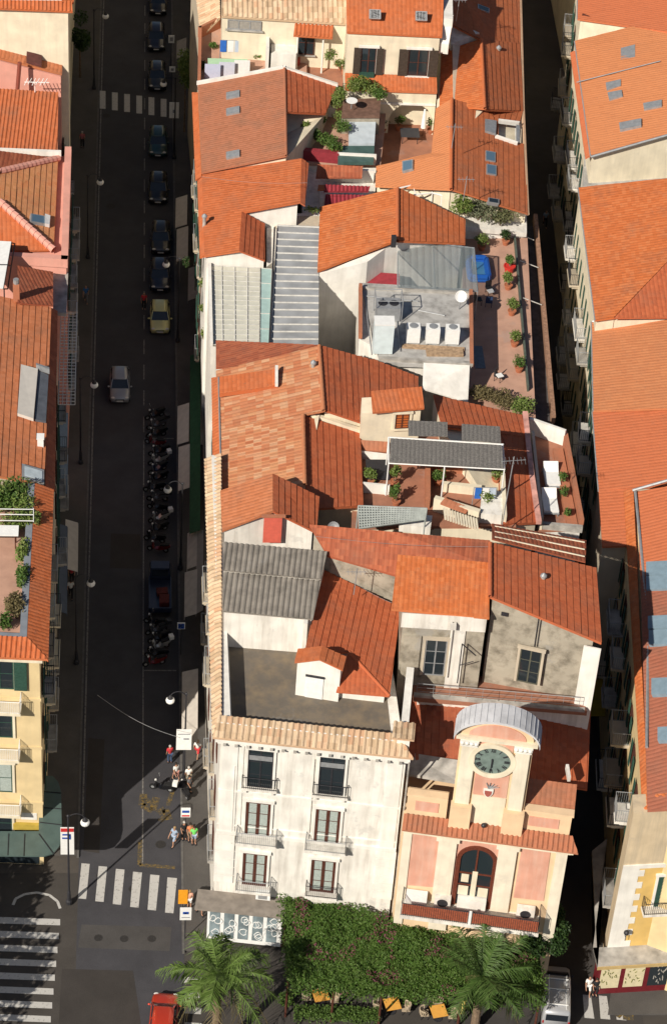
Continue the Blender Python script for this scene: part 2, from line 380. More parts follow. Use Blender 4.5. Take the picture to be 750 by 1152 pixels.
def window(parent, F, u, z, w, h, frame=None, glass=None, surround=None, mull=(1, 2), shutters=None, sill=True, open_sh=True, name='window', fw=.07):
    """u,z: centre. frame with mullions; sub-parts: pane, surround, shutter, sill"""
    frame = frame or WHM; glass = glass or GLS; mb = MB()
    F.box(mb, u-w/2, u-w/2+fw, z-h/2, z+h/2, .0, .07); F.box(mb, u+w/2-fw, u+w/2, z-h/2, z+h/2, .0, .07)
    F.box(mb, u-w/2+fw, u+w/2-fw, z+h/2-fw, z+h/2, .0, .07); F.box(mb, u-w/2+fw, u+w/2-fw, z-h/2, z-h/2+fw, .0, .07)
    for i in range(1, mull[0]+1):
        c = u-w/2+w*i/(mull[0]+1); F.box(mb, c-fw*.6, c+fw*.6, z-h/2+fw, z+h/2-fw, .0, .06)
    for j in range(1, mull[1]+1):
        c = z-h/2+h*j/(mull[1]+1); F.box(mb, u-w/2+fw, u+w/2-fw, c-.02, c+.02, .0, .05)
    o = mb.build(name, frame, parent)
    F.box(MB(), u-w/2+.03, u+w/2-.03, z-h/2+.03, z+h/2-.03, .005, .028).build('pane', glass, o)
    if surround:
        sb = MB(); t = .16
        F.box(sb, u-w/2-t, u-w/2-.005, z-h/2, z+h/2, 0, .11); F.box(sb, u+w/2+.005, u+w/2+t, z-h/2, z+h/2, 0, .11)
        F.box(sb, u-w/2-t-.06, u+w/2+t+.06, z+h/2+.005, z+h/2+t+.04, 0, .17); sb.build('surround', surround, o)
    if sill:
        F.box(MB(), u-w/2-.15, u+w/2+.15, z-h/2-.1, z-h/2-.005, 0, .2).build('sill', surround or CONC, o)
    if shutters:
        for sgn in (-1, 1):
            sb = MB(); e = u+sgn*(w/2+.02)
            if open_sh: F.box(sb, min(e, e+sgn*w*.46), max(e, e+sgn*w*.46), z-h/2, z+h/2, .12, .17)
            else:
                u0, u1 = sorted((u, u+sgn*(w/2))); F.box(sb, u0+.01, u1-.01, z-h/2, z+h/2, .085, .12)
            n = int(h/.13)
            for k in range(n):
                zz = z-h/2+h*(k+.5)/n
                if open_sh: F.box(sb, min(e, e+sgn*w*.46)+.05, max(e, e+sgn*w*.46)-.05, zz-.03, zz+.02, .17, .19)
                else: F.box(sb, u0+.05, u1-.05, zz-.03, zz+.02, .12, .14)
            sb.build('shutter', shutters, o)
    return o
def balcony(parent, F, u, z, w, dep=.8, slabm=None, rail=None, h=1.0, step=.13):
    o = F.box(MB(), u-w/2, u+w/2, z-.16, z, 0, dep).build('balcony', slabm or CONC, parent)
    e = dep-.05
    railing(o, [F.pt(u-w/2+.04, z, .05), F.pt(u-w/2+.04, z, e), F.pt(u+w/2-.04, z, e), F.pt(u+w/2-.04, z, .05)], h, rail or DKM, step)
    br = MB()
    for s in (-1, 1): F.box(br, u+s*(w/2-.25)-.07, u+s*(w/2-.25)+.07, z-.42, z-.165, 0, dep*.7)
    br.build('bracket', slabm or CONC, o)
    return o
def skylight(parent, c4, glass=None, frame=None, hgt=.16):
    """c4: four (x,y,h) corners lying on the roof"""
    q = [R(t) for t in c4]; c = sum(q, V((0, 0, 0)))/4
    n = (q[1]-q[0]).cross(q[3]-q[0]).normalized()
    if n.z < 0: n = -n
    big = [p + n*.02 for p in q]; mb = MB().prism([p - n*.15 for p in big], [p + n*hgt for p in big]); o = mb.build('skylight', frame or STEEL, parent)
    ins = [c + (p-c)*.84 for p in q]; MB().prism([p + n*(hgt+.003) for p in ins], [p + n*(hgt+.02) for p in ins]).build('pane', glass or GLB, o)
    return o
def leaves(blobs, size, n_per_m2=None, n=None, flat=.4):
    mb = MB()
    for b in blobs:
        c, rx, ry, rz = V(b[0]), b[1], b[2], b[3]; cnt = b[4]
        for _ in range(cnt):
            d = V((random.gauss(0, 1), random.gauss(0, 1), random.gauss(0, 1))).normalized(); k = random.random()**.4
            p = c + V((d.x*rx*k, d.y*ry*k, d.z*rz*k))
            add_leaf(mb, p, size*random.uniform(.6, 1.35), flat)
    return mb
def add_leaf(mb, p, s, flat=.4):
    nrm = V((random.gauss(0, 1), random.gauss(0, 1), random.gauss(flat*2, 1))).normalized()
    x = nrm.orthogonal().normalized(); y = nrm.cross(x); t = random.random()*6.28
    x, y = x*math.cos(t)+y*math.sin(t), -x*math.sin(t)+y*math.cos(t)
    mb.poly([p - x*s*.5, p - y*s*.28 + nrm*s*.08, p + x*s*.5, p + y*s*.28 + nrm*s*.08])

# ================================================================== GROUND
def asphalt(name, col):
    m, t, b = newmat(name, .9, 0, .25)
    tc = nd(t, 'ShaderNodeTexCoord'); n = nd(t, 'ShaderNodeTexNoise'); n.inputs['Scale'].default_value = .35; n.inputs['Detail'].default_value = 10; n.inputs['Roughness'].default_value = .7
    t.links.new(tc.outputs['Object'], n.inputs['Vector'])
    n2 = nd(t, 'ShaderNodeTexNoise'); n2.inputs['Scale'].default_value = 14; n2.inputs['Detail'].default_value = 4; t.links.new(tc.outputs['Object'], n2.inputs['Vector'])
    a = nd(t, 'ShaderNodeMixRGB'); a.inputs[0].default_value = .35; t.links.new(n.outputs[0], a.inputs[1]); t.links.new(n2.outputs[0], a.inputs[2])
    r = nd(t, 'ShaderNodeValToRGB'); r.color_ramp.elements[0].position = .36; r.color_ramp.elements[1].position = .66
    r.color_ramp.elements[0].color = (*[c*.78 for c in col], 1); r.color_ramp.elements[1].color = (*[c*1.25 for c in col], 1)
    t.links.new(a.outputs[0], r.inputs[0]); t.links.new(r.outputs[0], b.inputs['Base Color'])
    return m
ASPH = asphalt('asphalt', (.053, .052, .058)); PAVE = asphalt('grey_paving', (.085, .079, .074)); GRND = asphalt('old_paving', (.075, .066, .058)); KERB = plain('kerb_stone', (.11, .105, .10), .9, .2, 3)  # the blue cast of the street's shade is put into the asphalt tint
def wornpaint(name, col, base, thr=.5):
    m, t, b = newmat(name, .8)
    tc = nd(t, 'ShaderNodeTexCoord'); n = nd(t, 'ShaderNodeTexNoise'); n.inputs['Scale'].default_value = 5; n.inputs['Detail'].default_value = 9; n.inputs['Roughness'].default_value = .75
    t.links.new(tc.outputs['Object'], n.inputs['Vector'])
    r = nd(t, 'ShaderNodeValToRGB'); r.color_ramp.elements[0].position = thr; r.color_ramp.elements[1].position = thr+.12
    r.color_ramp.elements[0].color = (*col, 1); r.color_ramp.elements[1].color = (*base, 1)
    t.links.new(n.outputs[0], r.inputs[0]); t.links.new(r.outputs[0], b.inputs['Base Color']); return m
PAINT = wornpaint('worn_white_marking', (.46, .45, .43), (.08, .072, .066), .55)
PAINTY = wornpaint('worn_yellow_marking', (.20, .13, .03), (.065, .058, .048), .40)
LINEM = wornpaint('faded_line', (.20, .19, .18), (.07, .066, .063), .48)
struct(MB().poly([(-500, -300, -.03), (500, -300, -.03), (500, 900, -.03), (-500, 900, -.03)]).build('ground', GRND))
struct(MB().poly([(-3.05, 60, 0), (3.7, 60, 0), (3.7, 330, 0), (-3.05, 330, 0)]).build('road', ASPH))
struct(MB().poly([(-60, 60, -.012), (70, 60, -.012), (70, 113, -.012), (-60, 113, -.012)]).build('square_road', asphalt('sunlit_asphalt', (.058, .052, .047))))  # separate warmer asphalt: sunlight on the square put into its colour
struct(MB().prism([(3.75, 106.5, -.1), (6.6, 106.5, -.1), (6.6, 320, -.1), (3.75, 320, -.1)], (0, 0, .22)).build('pavement', PAVE))
struct(MB().prism([(-6.5, 114.5, -.1), (-3.2, 114.5, -.1), (-3.2, 320, -.1), (-6.5, 320, -.1)], (0, 0, .21)).build('pavement', PAVE))
struct(MB().prism([(3.58, 106.3, -.1), (3.74, 106.3, -.1), (3.74, 320, -.1), (3.58, 320, -.1)], (0, 0, .235)).build('kerb', KERB))
struct(MB().prism([(-3.19, 114.3, -.1), (-3.05, 114.3, -.1), (-3.05, 320, -.1), (-3.19, 320, -.1)], (0, 0, .225)).build('kerb', KERB))
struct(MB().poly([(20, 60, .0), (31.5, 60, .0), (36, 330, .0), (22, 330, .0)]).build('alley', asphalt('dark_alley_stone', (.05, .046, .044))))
pv = [P(688, 1106), P(770, 1104), P(770, 1142), P(683, 1142)]
struct(MB().prism([p-V((0, 0, .1)) for p in pv], (0, 0, .22)).build('pavement', PAVE))
mk = MB()
mk.poly([(-2.93, 118, .005), (-2.82, 118, .005), (-2.82, 330, .005), (-2.93, 330, .005)])
mk.poly([(1.04, 113.5, .005), (1.13, 113.5, .005), (1.13, 157, .005), (1.04, 157, .005)])
y = 158.0
while y < 300: mk.poly([(1.03, y, .005), (1.13, y, .005), (1.13, y+1.9, .005), (1.03, y+1.9, .005)]); y += 3.3
for yy in (131.6, 157.2): mk.poly([(1.14, yy, .005), (3.4, yy, .005), (3.4, yy+.11, .005), (1.14, yy+.11, .005)])
struct(mk.build('lane_line', LINEM))
def quadmark(px, name, mat, z=.006):
    return struct(MB().poly([P(a, b, z) for a, b in px]).build(name, mat))
zb = MB()
for i in range(6):
    x0 = 89+i*19.6 if i else 89; y0 = 971+i*3.2; wd = 9.2
    zb.poly([P(x0+3-i*.3, y0, .006), P(x0+3+wd, y0+.9, .006), P(x0+wd-1, y0+40.5, .006), P(x0-1.2, y0+39.6, .006)])
for i in range(6):
    x0 = 112.5+i*13.7; y0 = 102+i*1.8
    zb.poly([P(x0, y0, .006), P(x0+6.5, y0+.4, .006), P(x0+6.5, y0+20.5, .006), P(x0, y0+20, .006)])
for i in range(9):
    y0 = 1033+i*15.6; xr = 68-i*1.5
    zb.poly([P(-40, y0-3, .006), P(xr, y0+1, .006), P(xr, y0+8, .006), P(-40, y0+4.5, .006)])
for i in range(3):
    x0 = 655+i*18; zb.poly([P(x0, 1119+i, .006), P(x0+9, 1119.6+i, .006), P(x0+13, 1146+i, .006), P(x0+2, 1145+i, .006)])
for i in range(4):
    y0 = 1099+i*17; zb.poly([P(208, y0, .006), P(227, y0+1, .006), P(226, y0+8, .006), P(207, y0+7, .006)])
struct(zb.build('zebra_crossing_marking', PAINT))
ym = MB()
def seg(mb, pts, wd, z=.007):
    q = [P(a, b, z) for a, b in pts]
    for a, b in zip(q, q[1:]):
        d = (b-a).normalized(); n = V((-d.y, d.x, 0))*wd/2; mb.poly([a-n, b-n, b+n, a+n])
seg(ym, [(158, 945), (157, 973), (197, 976)], .28); seg(ym, [(162, 893), (160, 906), (172, 912), (176, 897)], .5); seg(ym, [(178, 915), (186, 910), (190, 922)], .5)
seg(ym, [(195, 888), (189, 906)], .3); seg(ym, [(692, 1137), (700, 1142), (712, 1143)], .7)
seg(ym, [(160, 898), (176, 906)], .45); seg(ym, [(180, 924), (190, 914)], .35)
struct(ym.build('yellow_road_marking', PAINTY))
wl = MB(); seg(wl, [(15, 1018), (18, 1011), (28, 1006), (42, 1004), (56, 1007), (65, 1014), (68, 1022)], .18); struct(wl.build('curved_kerb_line', PAINT))
mh = MB()
for a, b, r in ((111, 1055, .28), (140, 1056, .28), (171, 1056, .28), (181, 950, .35), (125, 232, .4), (113, 985, .25), (150, 1000, .3), (120, 130, .35)):
    c = P(a, b, .004); mh.poly([c+V((r*math.cos(t), r*math.sin(t), 0)) for t in [k*math.pi/8 for k in range(16)]])
struct(mh.build('manhole_cover_surface', plain('cast_iron', (.03, .028, .027), .7, .3, 12)))
dk = asphalt('patched_asphalt', (.045, .04, .037))
quadmark([(92, 1040), (193, 1043), (191, 1070), (88, 1066)], 'asphalt_patch_surface', asphalt('asphalt_patch', (.066, .062, .06)), .003)
quadmark([(100, 830), (118, 832), (112, 960), (94, 957)], 'asphalt_patch_surface', dk, .003); quadmark([(125, 600), (158, 601), (159, 640), (124, 639)], 'asphalt_patch_surface', dk, .003); quadmark([(70, 1090), (150, 1092), (160, 1160), (66, 1158)], 'asphalt_patch_surface', dk, .003)

# ================================================================== CENTRAL BLOCK
FLATS = {'patchwork_roof_house': (16, .62), 'salmon_roof_house': (16, .62), 'small_gable_house': (15.7, .62), 'white_gable_house': (15.7, .62), 'long_alley_house': (15.3, .62), 'skylit_orange_house': (15.8, .62), 'grey_rendered_house': (19.5, .6), 'wide_skylight_house': (15.5, .75), 'plain_orange_house': (14.3, .75), 'sandy_orange_house': (13.2, .75), 'deep_orange_house': (13, .75), 'rose_coped_house': (15.3, .7)}
def house(name, label, px, cat='house', group=None):
    FLAT[0] = None; o = thing(name, label, cat, P(px[0], px[1]), group); FLAT[0] = FLATS.get(name); return o
RNB = random.Random(12)
def street_side(b, F, u0, u1, zs, step=3.4, frame=None, sh=None, balc=True, ac=0.0, w=1.05, h=2.1, dep=.7, rail=None, slabm=None, fancy=None):
    u = u0+step/2; k = 0
    while u < u1-step*.35:
        for z in zs:
            window(b, F, u, z+h/2, w, h, frame or BRW, RNB.choice((GLS, GLS, GLB, CURT)), fancy, (1, 1), sh, False, True)
            if balc and RNB.random() < .62: balcony(b, F, u, z, RNB.uniform(1.6, 2.8), dep*RNB.uniform(.8, 1.15), RNB.choice((slabm or CONC, CONC, BEIGE)), RNB.choice((rail or DKM, DKM, STEEL)))
            k += 1
        u += step

# ---- white townhouse with roof terrace (front)
b = house('white_townhouse', 'white four storey townhouse with a brown roof terrace and tan tile coping', (345, 1020), 'building')
A, B = R((248, 828, 15.9)), R((457, 850, 15.9)); W_A, W_B = A, B
BL, BR = A+V((-.15, 25, 0)), B+V((-.5, 17, 0)); BLm = A+V((5.6, 25, 0))
TZ = 15.4*K
MB().prism([V((p.x, p.y, 0)) for p in (A, B, BR, BL)], [V((p.x, p.y, TZ)) for p in (A, B, BR, BL)]).build('wall', WHITE2, b)
F = Fac(A, B)
ins = [A+V((.75, .9, 0)), B+V((-.7, .9, 0)), BR+V((-.4, 0, 0)), BL+V((.75, 0, 0))]
MB().prism([V((p.x, p.y, TZ-.1)) for p in ins], [V((p.x, p.y, TZ+.03)) for p in ins]).build('terrace_floor', BITU, b)
# parapet + tile coping, front and street side
mb = MB(); top = 16.6*K
F.box(mb, -.05, F.L+.05, TZ, top-.15, -.85, -.45)
mb.prism([V((A.x+.05, A.y+.8, TZ)), V((A.x+.6, A.y+.8, TZ)), V((BL.x+.6, BL.y, TZ)), V((BL.x+.05, BL.y, TZ))], (0, 0, top-.15-TZ)); mb.build('parapet', WHITE, b)
e = .42; roofm = MB(); roofm.has = True
o1 = [F.pt(-.3, top, -.9), F.pt(F.L-.6, top, -.9), F.pt(F.L+e, top-.55, e), F.pt(-e, top-.55, e)]
strip_face(roofm, o1, 'col', .36, .14)
o2 = [F.pt(-.3, top, -.9)+V((.25, 0, 0)), V((BL.x+.7, BL.y, top)), V((BL.x-.4, BL.y, top-.55)), F.pt(-e, top-.55, e)]
strip_face(roofm, o2, 'col', .36, .14); roofm.build('tile_roof', TAN, b)
mb = MB(); F.box(mb, F.L-.65, F.L+.1, TZ, top+.35, -1.3, -.35); F.box(mb, F.L-.5, F.L-.05, TZ, top+.1, -6.5, -1.3); mb.build('parapet', WHITE, b)
r2 = MB(); r2.has = True
strip_face(r2, [F.pt(F.L-.95, top+.36, -1.55), F.pt(F.L+.35, top+.36, -1.55), F.pt(F.L+.35, top+.36, -.15), F.pt(F.L-.95, top+.36, -.15)], 'col', .34, .1); r2.build('tile_roof', TAN, b)
# cornice, dentils, string course, pilaster strips
mb = MB(); F.box(mb, -.25, F.L+.25, top-1.05, top-.75, 0, .3); F.box(mb, -.15, F.L+.15, top-1.3, top-1.055, 0, .16); mb.build('cornice', WHITE, b)
mb = MB(); n = 16
for i in range(n):
    u = .3+(F.L-.6)*i/(n-1); F.box(mb, u-.09, u+.09, top-1.28, top-1.06, .165, .34)
mb.build('dentil_moulding', CONC, b)
mb = MB()
_, zs1 = F.at(300, 940); _, zs2 = F.at(300, 893)
F.box(mb, 0, F.L, zs2-.1, zs2+.02, 0, .07); F.box(mb, 0, F.L, zs1-.16, zs1+.08, 0, .12); F.box(mb, 0, F.L, zs1+.6, zs1+.68, 0, .06)
for u0, u1 in ((.15, 1.1), (1.35, 1.45), (F.L-1.05, F.L-.15)): F.box(mb, u0, u1, zs1+.09, top-1.31, 0, .055)
for k in range(6):
    z0 = zs1-4.6+k*.74
    F.box(mb, -.04, 1.15, z0, z0+.66, 0, .09); F.box(mb, F.L-1.15, F.L+.04, z0, z0+.66, 0, .09)
mb.build('moulding', WHITE, b)
for (px, py, hh, fr, gl, bd, bw) in ((293, 864, 3.25, DKM, GLS, .32, 2.15), (373, 872, 3.25, DKM, GLS, .32, 2.15), (290, 921.5, 3.2, BRW, CURT, .75, 2.5), (368, 929.5, 3.2, BRW, CURT, .75, 2.5), (286.5, 977, 3.0, BRW, CURT, .7, 2.2), (363, 984.5, 3.0, BRW, CURT, .6, 2.0)):
    u, z = F.at(px, py)
    o = window(b, F, u, z, 1.5, hh, fr, gl, WHITE, (1, 2), None, False, fw=.17 if fr is BRW else .08)
    if fr is DKM:
        mb = MB(); F.box(mb, u-.7, u+.7, z+.75, z+1.1, .07, .12); mb.build('blind_box', STEEL, o)
    balcony(b, F, u, z-hh/2, bw, bd, WHITE2, STEEL if bd > .6 else DKM, .95, .12)
u, z = F.at(297, 1000); acb = F.box(MB(), u-.45, u+.45, z-.3, z+.35, .35, .65).build('air_conditioner', WHM, b)
F.box(MB(), u-.3, u+.25, z-.2, z+.25, .655, .68).build('fan_grille', STEEL, acb)
mb = MB()
for px, py in ((350, 905), (262, 912)):
    u, z = F.at(px, py); mb.tube(F.pt(u, z-3, .06), F.pt(u, z+4, .06), .035, 6)
mb.build('downpipe', WHITE2, b)
for px in (452,): 
    u, z = F.at(px, 930); MB().tube(F.pt(u, 4, .09), F.pt(u, top-1, .09), .06, 6).build('downpipe', CONC, b)
# ground floor canopy and shopfront
u0, z0 = F.at(238, 1012); u1, _ = F.at(326, 1020); zc = 4.3
F.box(MB(), -1.0, u1-.2, zc, zc+.14, .0, 1.6).build('canopy', plain('brown_grey_canopy', (.24, .21, .18), .8, .2, 2), b)
mb = MB(); F.box(mb, -.3, u1-.4, .12, zc-.02, .15, .35); shop = mb.build('shopfront', WHM, b)
rng = random.Random(3)
for k in range(5):
    a = -.15+k*(u1-.3)/5; c = a+(u1-.3)/5-.25
    F.box(MB(), a, c, .5, zc-.4, .355, .38).build('pane', plain('pale_shop_glass', (.20, .25, .27), .2, .4, 1.2), shop)
    mb = MB()
    for _ in range(4):
        x, zz = rng.uniform(a+.1, c-.1), rng.uniform(.8, zc-.8); q = [F.pt(x+rng.uniform(.12, .3)*math.cos(t), zz+.3*math.sin(t), .39) for t in [j*math.pi/4 for j in range(8)]]
        mb.path(q+[q[0]], .028, 4)
    mb.build('scroll_moulding', WHM, shop)
F2 = Fac(V((A.x, A.y, top)), V((BL.x, BL.y, top)))
street_side(b, F2, .8, 24, (5.3, 9.4, 13.6), 3.9, BRW, None, True, dep=.42, slabm=BEIGE, rail=STEEL)
# corrugated shed + its wall
sh = [(251, 687, 18.1), (352, 695, 18.1), (368, 621, 19.0), (251, 610, 19.0)]
body(b, sh, WHITE2, TZ, .12, .12, 'shed_wall')
CORR = wallmat('grey_fibre_cement', (.25, .225, .195), (.09, .08, .07), .7, False)
roof(b, [[(251, 610, 19.15), (368, 621, 19.15), (361, 652, 18.75), (251, 642, 18.75)], [(251, 644, 18.6), (361, 654, 18.6), (352, 697, 18.05), (251, 688, 18.05)]], CORR, 'corr', .33, .06, name='corrugated_roof')
roof(b, [[(260, 691, 17.6), (288, 694, 17.6), (288, 698, 17.4), (260, 695, 17.4)]], ORG, 'col', .3, .06)
parapet(b, [(341, 740, 15.4), (345, 690, 15.4)], 3.0, .25, WHITE2, 'side_wall')
# dormered stair house on the terrace
d = [(340, 739, 18.5), (364, 641, 18.5), (450, 684, 16.6), (436, 782, 16.3)]
q = inset([R((342, 739, 16.2)), R((364, 645, 16.2)), R((449, 688, 16.3)), R((433, 783, 16.0)), R((379, 777, 16.0))], .1)
MB().prism([V((p.x, p.y, TZ)) for p in q], [p - V((0, 0, .1)) for p in q]).build('stair_house_wall', WHITE, b)
pa, pb, pc = R((341, 739, 17.7)), R((364, 641, 17.7)), R((450, 684, 16.5)); npl = (pb-pa).cross(pc-pa).normalized()
def onpl(x, y): d = ray(x, y); return CAM + d*((pa-CAM).dot(npl)/d.dot(npl))
rm = MB(); rm.has = True; pd, pe = onpl(438, 783), onpl(392, 733)
strip_face(rm, [pb, pa, pe, pd, pc], 'course', .42, .14); rm.build('tile_roof', RED, b)
rm = MB(); rm.has = True; pf = onpl(378, 778); pf.z = pd.z
strip_face(rm, [pe, P(378, 778, pd.z+.05), pd], 'fine', .3, .12, (1, 2)); rm.build('tile_roof', RED, b)
MB().tube(pe, pd, .1, 8).build('ridge_tile', RED, b)
dq = [(331, 741, 18.0), (381, 746, 18.0), (390, 728, 18.3), (338, 722, 18.4)]
p0, p1 = P(332, 782, TZ), P(380, 790, TZ); FD = Fac(p0, p1)
mb = MB(); _, zap = FD.at(356, 741); zt = zap-.25
mb.prism([FD.pt(0, TZ, 0), FD.pt(FD.L, TZ, 0), FD.pt(FD.L, zt-.25, 0), FD.pt(FD.L/2, zt+.25, 0), FD.pt(0, zt-.25, 0)], tuple(-FD.n*.95)); mb.build('dormer_wall', WHITE, b)
rm = MB(); rm.has = True
rg0, rg1 = FD.pt(FD.L/2, zt+.38, .15), FD.pt(FD.L/2, zt+.38, -1.0)
strip_face(rm, [rg0, rg1, FD.pt(-.15, zt-.2, -1.0), FD.pt(-.15, zt-.2, .15)], 'course', .4, .1); strip_face(rm, [rg0, rg1, FD.pt(FD.L+.15, zt-.2, -1.0), FD.pt(FD.L+.15, zt-.2, .15)], 'course', .4, .1)
rm.build('tile_roof', ORG, b)
u, z = FD.at(354, 774); o = FD.box(MB(), u-.55, u+.5, TZ+.05, z+.9, 0, .06).build('door', WHM, b); FD.box(MB(), u-.6, u+.55, z+.95, z+1.05, 0, .12).build('lintel', DKM, o)
lb = MB()
for i in range(9): lb.tube(P(428, 748, TZ)+V((0, 0, i*.3)), P(434, 749, TZ)+V((0, 0, i*.3)), .02, 4)
for x in (428, 434): lb.tube(P(x, 748, TZ), P(x, 748, TZ)+V((0, .3, 2.7)), .03, 5)

# ---- clock building
b = house('clock_building', 'cream and rose building with a clock tower front under an arched lead cap', (545, 1030), 'building')
A, B = R((455, 925, 11.9)), R((640, 950, 11.9)); C_A, C_B = A, B; F = Fac(A, B); zb_ = 11.9*K
bk = [A, B, B+V((1.2, 10.5, 0)), A+V((0, 10.5, 0))]
MB().prism([V((p.x, p.y, 0)) for p in bk], [V((p.x, p.y, zb_)) for p in bk]).build('wall', CREAM if False else PEACH, b)
def fpoly(F, px, d0, d1, mb=None):
    mb = mb or MB(); uz = [F.at(*p) for p in px]
    return mb.prism([F.pt(u, z, d0) for u, z in uz], [F.pt(u, z, d1) for u, z in uz])
fpoly(F, [(463, 925), (500, 930), (493, 998), (457, 995)], .0, .05).build('wall_panel', ROSE, b)
fpoly(F, [(589, 938), (621, 942), (611, 1013), (577, 1009)], .0, .05).build('wall_panel', ROSE, b)
fpoly(F, [(513, 934), (566, 940), (556, 1016), (503, 1010)], .0, .04).build('wall_panel', ROSE, b)
mb = MB()
for px in (505, 574):
    u, zt = F.at(px, 936); F.box(mb, u-.55, u+.55, 4.6, zb_-.95, 0, .2); F.box(mb, u-.7, u+.7, zb_-.95, zb_-.61, 0, .3)
for px in (458, 634):
    u, zt = F.at(px, 936); F.box(mb, u-.25 if px > 500 else 0, u+.3 if px < 500 else F.L, 4.6, zb_-.6, 0, .12)
mb.build('pilaster', PALE, b)
ua, za = F.at(519, 933); ub, zbb = F.at(566, 946)
F.box(MB(), ua, ub, za-.35, za+.2, 0, .14).build('lintel', WHITE, b)
# arched door
u, zt = F.at(538.5, 951); u_b, zbt = F.at(531, 1018); wd = 1.22; zspr = zt-wd
mb = MB(); arc = [(u+wd*math.cos(t), zspr+wd*math.sin(t)) for t in [math.pi*k/14 for k in range(15)]]
outer = [(u+wd, zbt)] + arc + [(u-wd, zbt)]; inner = [(u+(a-u)*.80, zspr+(c-zspr)*.80 if c > zspr else c) for a, c in outer]
for i in range(len(outer)-1):
    a0, a1, c0, c1 = outer[i], outer[i+1], inner[i], inner[i+1]
    mb.hexa([F.pt(*c0, .05), F.pt(*c1, .05), F.pt(*a1, .05), F.pt(*a0, .05), F.pt(*c0, .17), F.pt(*c1, .17), F.pt(*a1, .17), F.pt(*a0, .17)])
F.box(mb, u-.05, u+.05, zbt+.9, zt-.1, .07, .12); F.box(mb, u-wd*.8, u+wd*.8, zbt+2.9, zbt+3.0, .07, .12); F.box(mb, u-wd*.8, u+wd*.8, zbt+1.85, zbt+1.93, .07, .12)
do = mb.build('arched_door', plain('oxblood_wood', (.13, .035, .02), .5, .2, 8), b)
MB().prism([F.pt(a, c, .045) for a, c in inner], [F.pt(a, c, .06) for a, c in inner]).build('pane', GLS, do)
mb = MB(); F.box(mb, u-.16, u+.16, zbt+.9, zbt+3.2, .125, .15); F.box(mb, u-.9, u-.3, zbt+1.0, zbt+1.8, .125, .15); F.box(mb, u+.3, u+.9, zbt+1.0, zbt+1.8, .125, .15); F.box(mb, u-.8, u-.35, zbt+2.1, zbt+2.8, .065, .09); mb.build('bright_pane', CREAM, do)  # cream panels brighten the panes, their reflection put into the colour
F.box(MB(), u-.85, u+.9, zbt-.05, zbt+.9, .07, .5).build('door_step', WHITE, do)
# balcony with red-brown screens
ul, _ = F.at(452, 1012); ur, _ = F.at(607, 1030); zf = zbt-.15; dp = 1.5
bo = F.box(MB(), ul, ur, zf-.25, zf, 0, dp).build('balcony', WHITE2, b)
railing(bo, [F.pt(ul+.05, zf, .05), F.pt(ul+.05, zf, dp-.06), F.pt((ul+ur)/2, zf, dp-.06), F.pt(ur-.05, zf, dp-.06), F.pt(ur-.05, zf, .05)], 1.1, DKM, .13)
mb = MB(); sm = plain('red_reed_screen', (.34, .09, .045), .85, .3, 9); mid = (ul+ur)/2
for a, c in ((ul+.1, mid-.12), (mid+.12, ur-.1)): F.box(mb, a, c, zf+.1, zf+1.0, dp-.13, dp-.09)
mb.build('reed_screen', sm, bo)
F.box(MB(), mid-.08, mid+.08, zf, zf+1.15, dp-.14, dp-.02).build('post', WHM, bo)
for px, py, cw in ((469, 1003, .65), (498, 1009, .5), (592, 1016, .55)):
    u2, z2 = F.at(px, py); ac = F.box(MB(), u2-cw, u2+cw, zf+.1, zf+.95, .1, .5).build('air_conditioner', WHITE2 if px != 469 else WHM, b)
    if px != 469: MB().tube(F.pt(u2, zf+.52, .505), F.pt(u2, zf+.52, .54), .33, 14).build('fan_grille', DKM, ac)
# tile band above the ground wall and attic
rm = MB(); rm.has = True
strip_face(rm, [F.pt(-.1, zb_+.55, -.2), F.pt(F.L+.1, zb_+.55, -.2), F.pt(F.L+.55, zb_+.12, .75), F.pt(-.1, zb_+.12, .75)], 'col', .3, .1); rm.build('tile_band', SAL, b)
mb = MB(); F.box(mb, -.05, F.L+.3, zb_-.35, zb_+.02, 0, .5); F.box(mb, -.05, F.L+.15, zb_-.6, zb_-.355, 0, .3); mb.build('cornice', CREAM, b)
_, zat = F.at(470, 878); u1, _ = F.at(505, 890); u2, _ = F.at(592, 900); zat = zb_+2.15
mb = MB(); F.box(mb, 0, u1, zb_, zat, -.9, -.25); F.box(mb, u2, F.L-.1, zb_, zat, -.65, -.25); mb.build('attic_wall', PEACH, b)
rm = MB(); rm.has = True; strip_face(rm, [F.pt(u2, zat+.5, -2.4), F.pt(F.L, zat+.5, -2.4), F.pt(F.L, zat+.02, -.7), F.pt(u2, zat+.02, -.7)], 'fine', .3, .12); rm.build('tile_cap', SAL, b)
mb = MB(); F.box(mb, -.05, u1, zat, zat+.14, -.7, -.15); F.box(mb, u2, F.L, zat, zat+.14, -.7, -.15); mb.build('coping', PEACH, b)
mb = MB(); F.box(mb, .5, u1-.5, zb_+.95, zb_+1.75, -.25, -.2); F.box(mb, u2+.3, F.L-.8, zb_+.95, zb_+1.75, -.25, -.2); mb.build('wall_panel', ROSE, b)
# tower
FT = Fac(A, B, -.25); TD = 1.0
tl, _ = FT.at(508, 905); tr, _ = FT.at(588, 915); _, tsp = FT.at(510, 824); uc = (tl+tr)/2; tw = (tr-tl)
_, ttop = FT.at(558, 808)

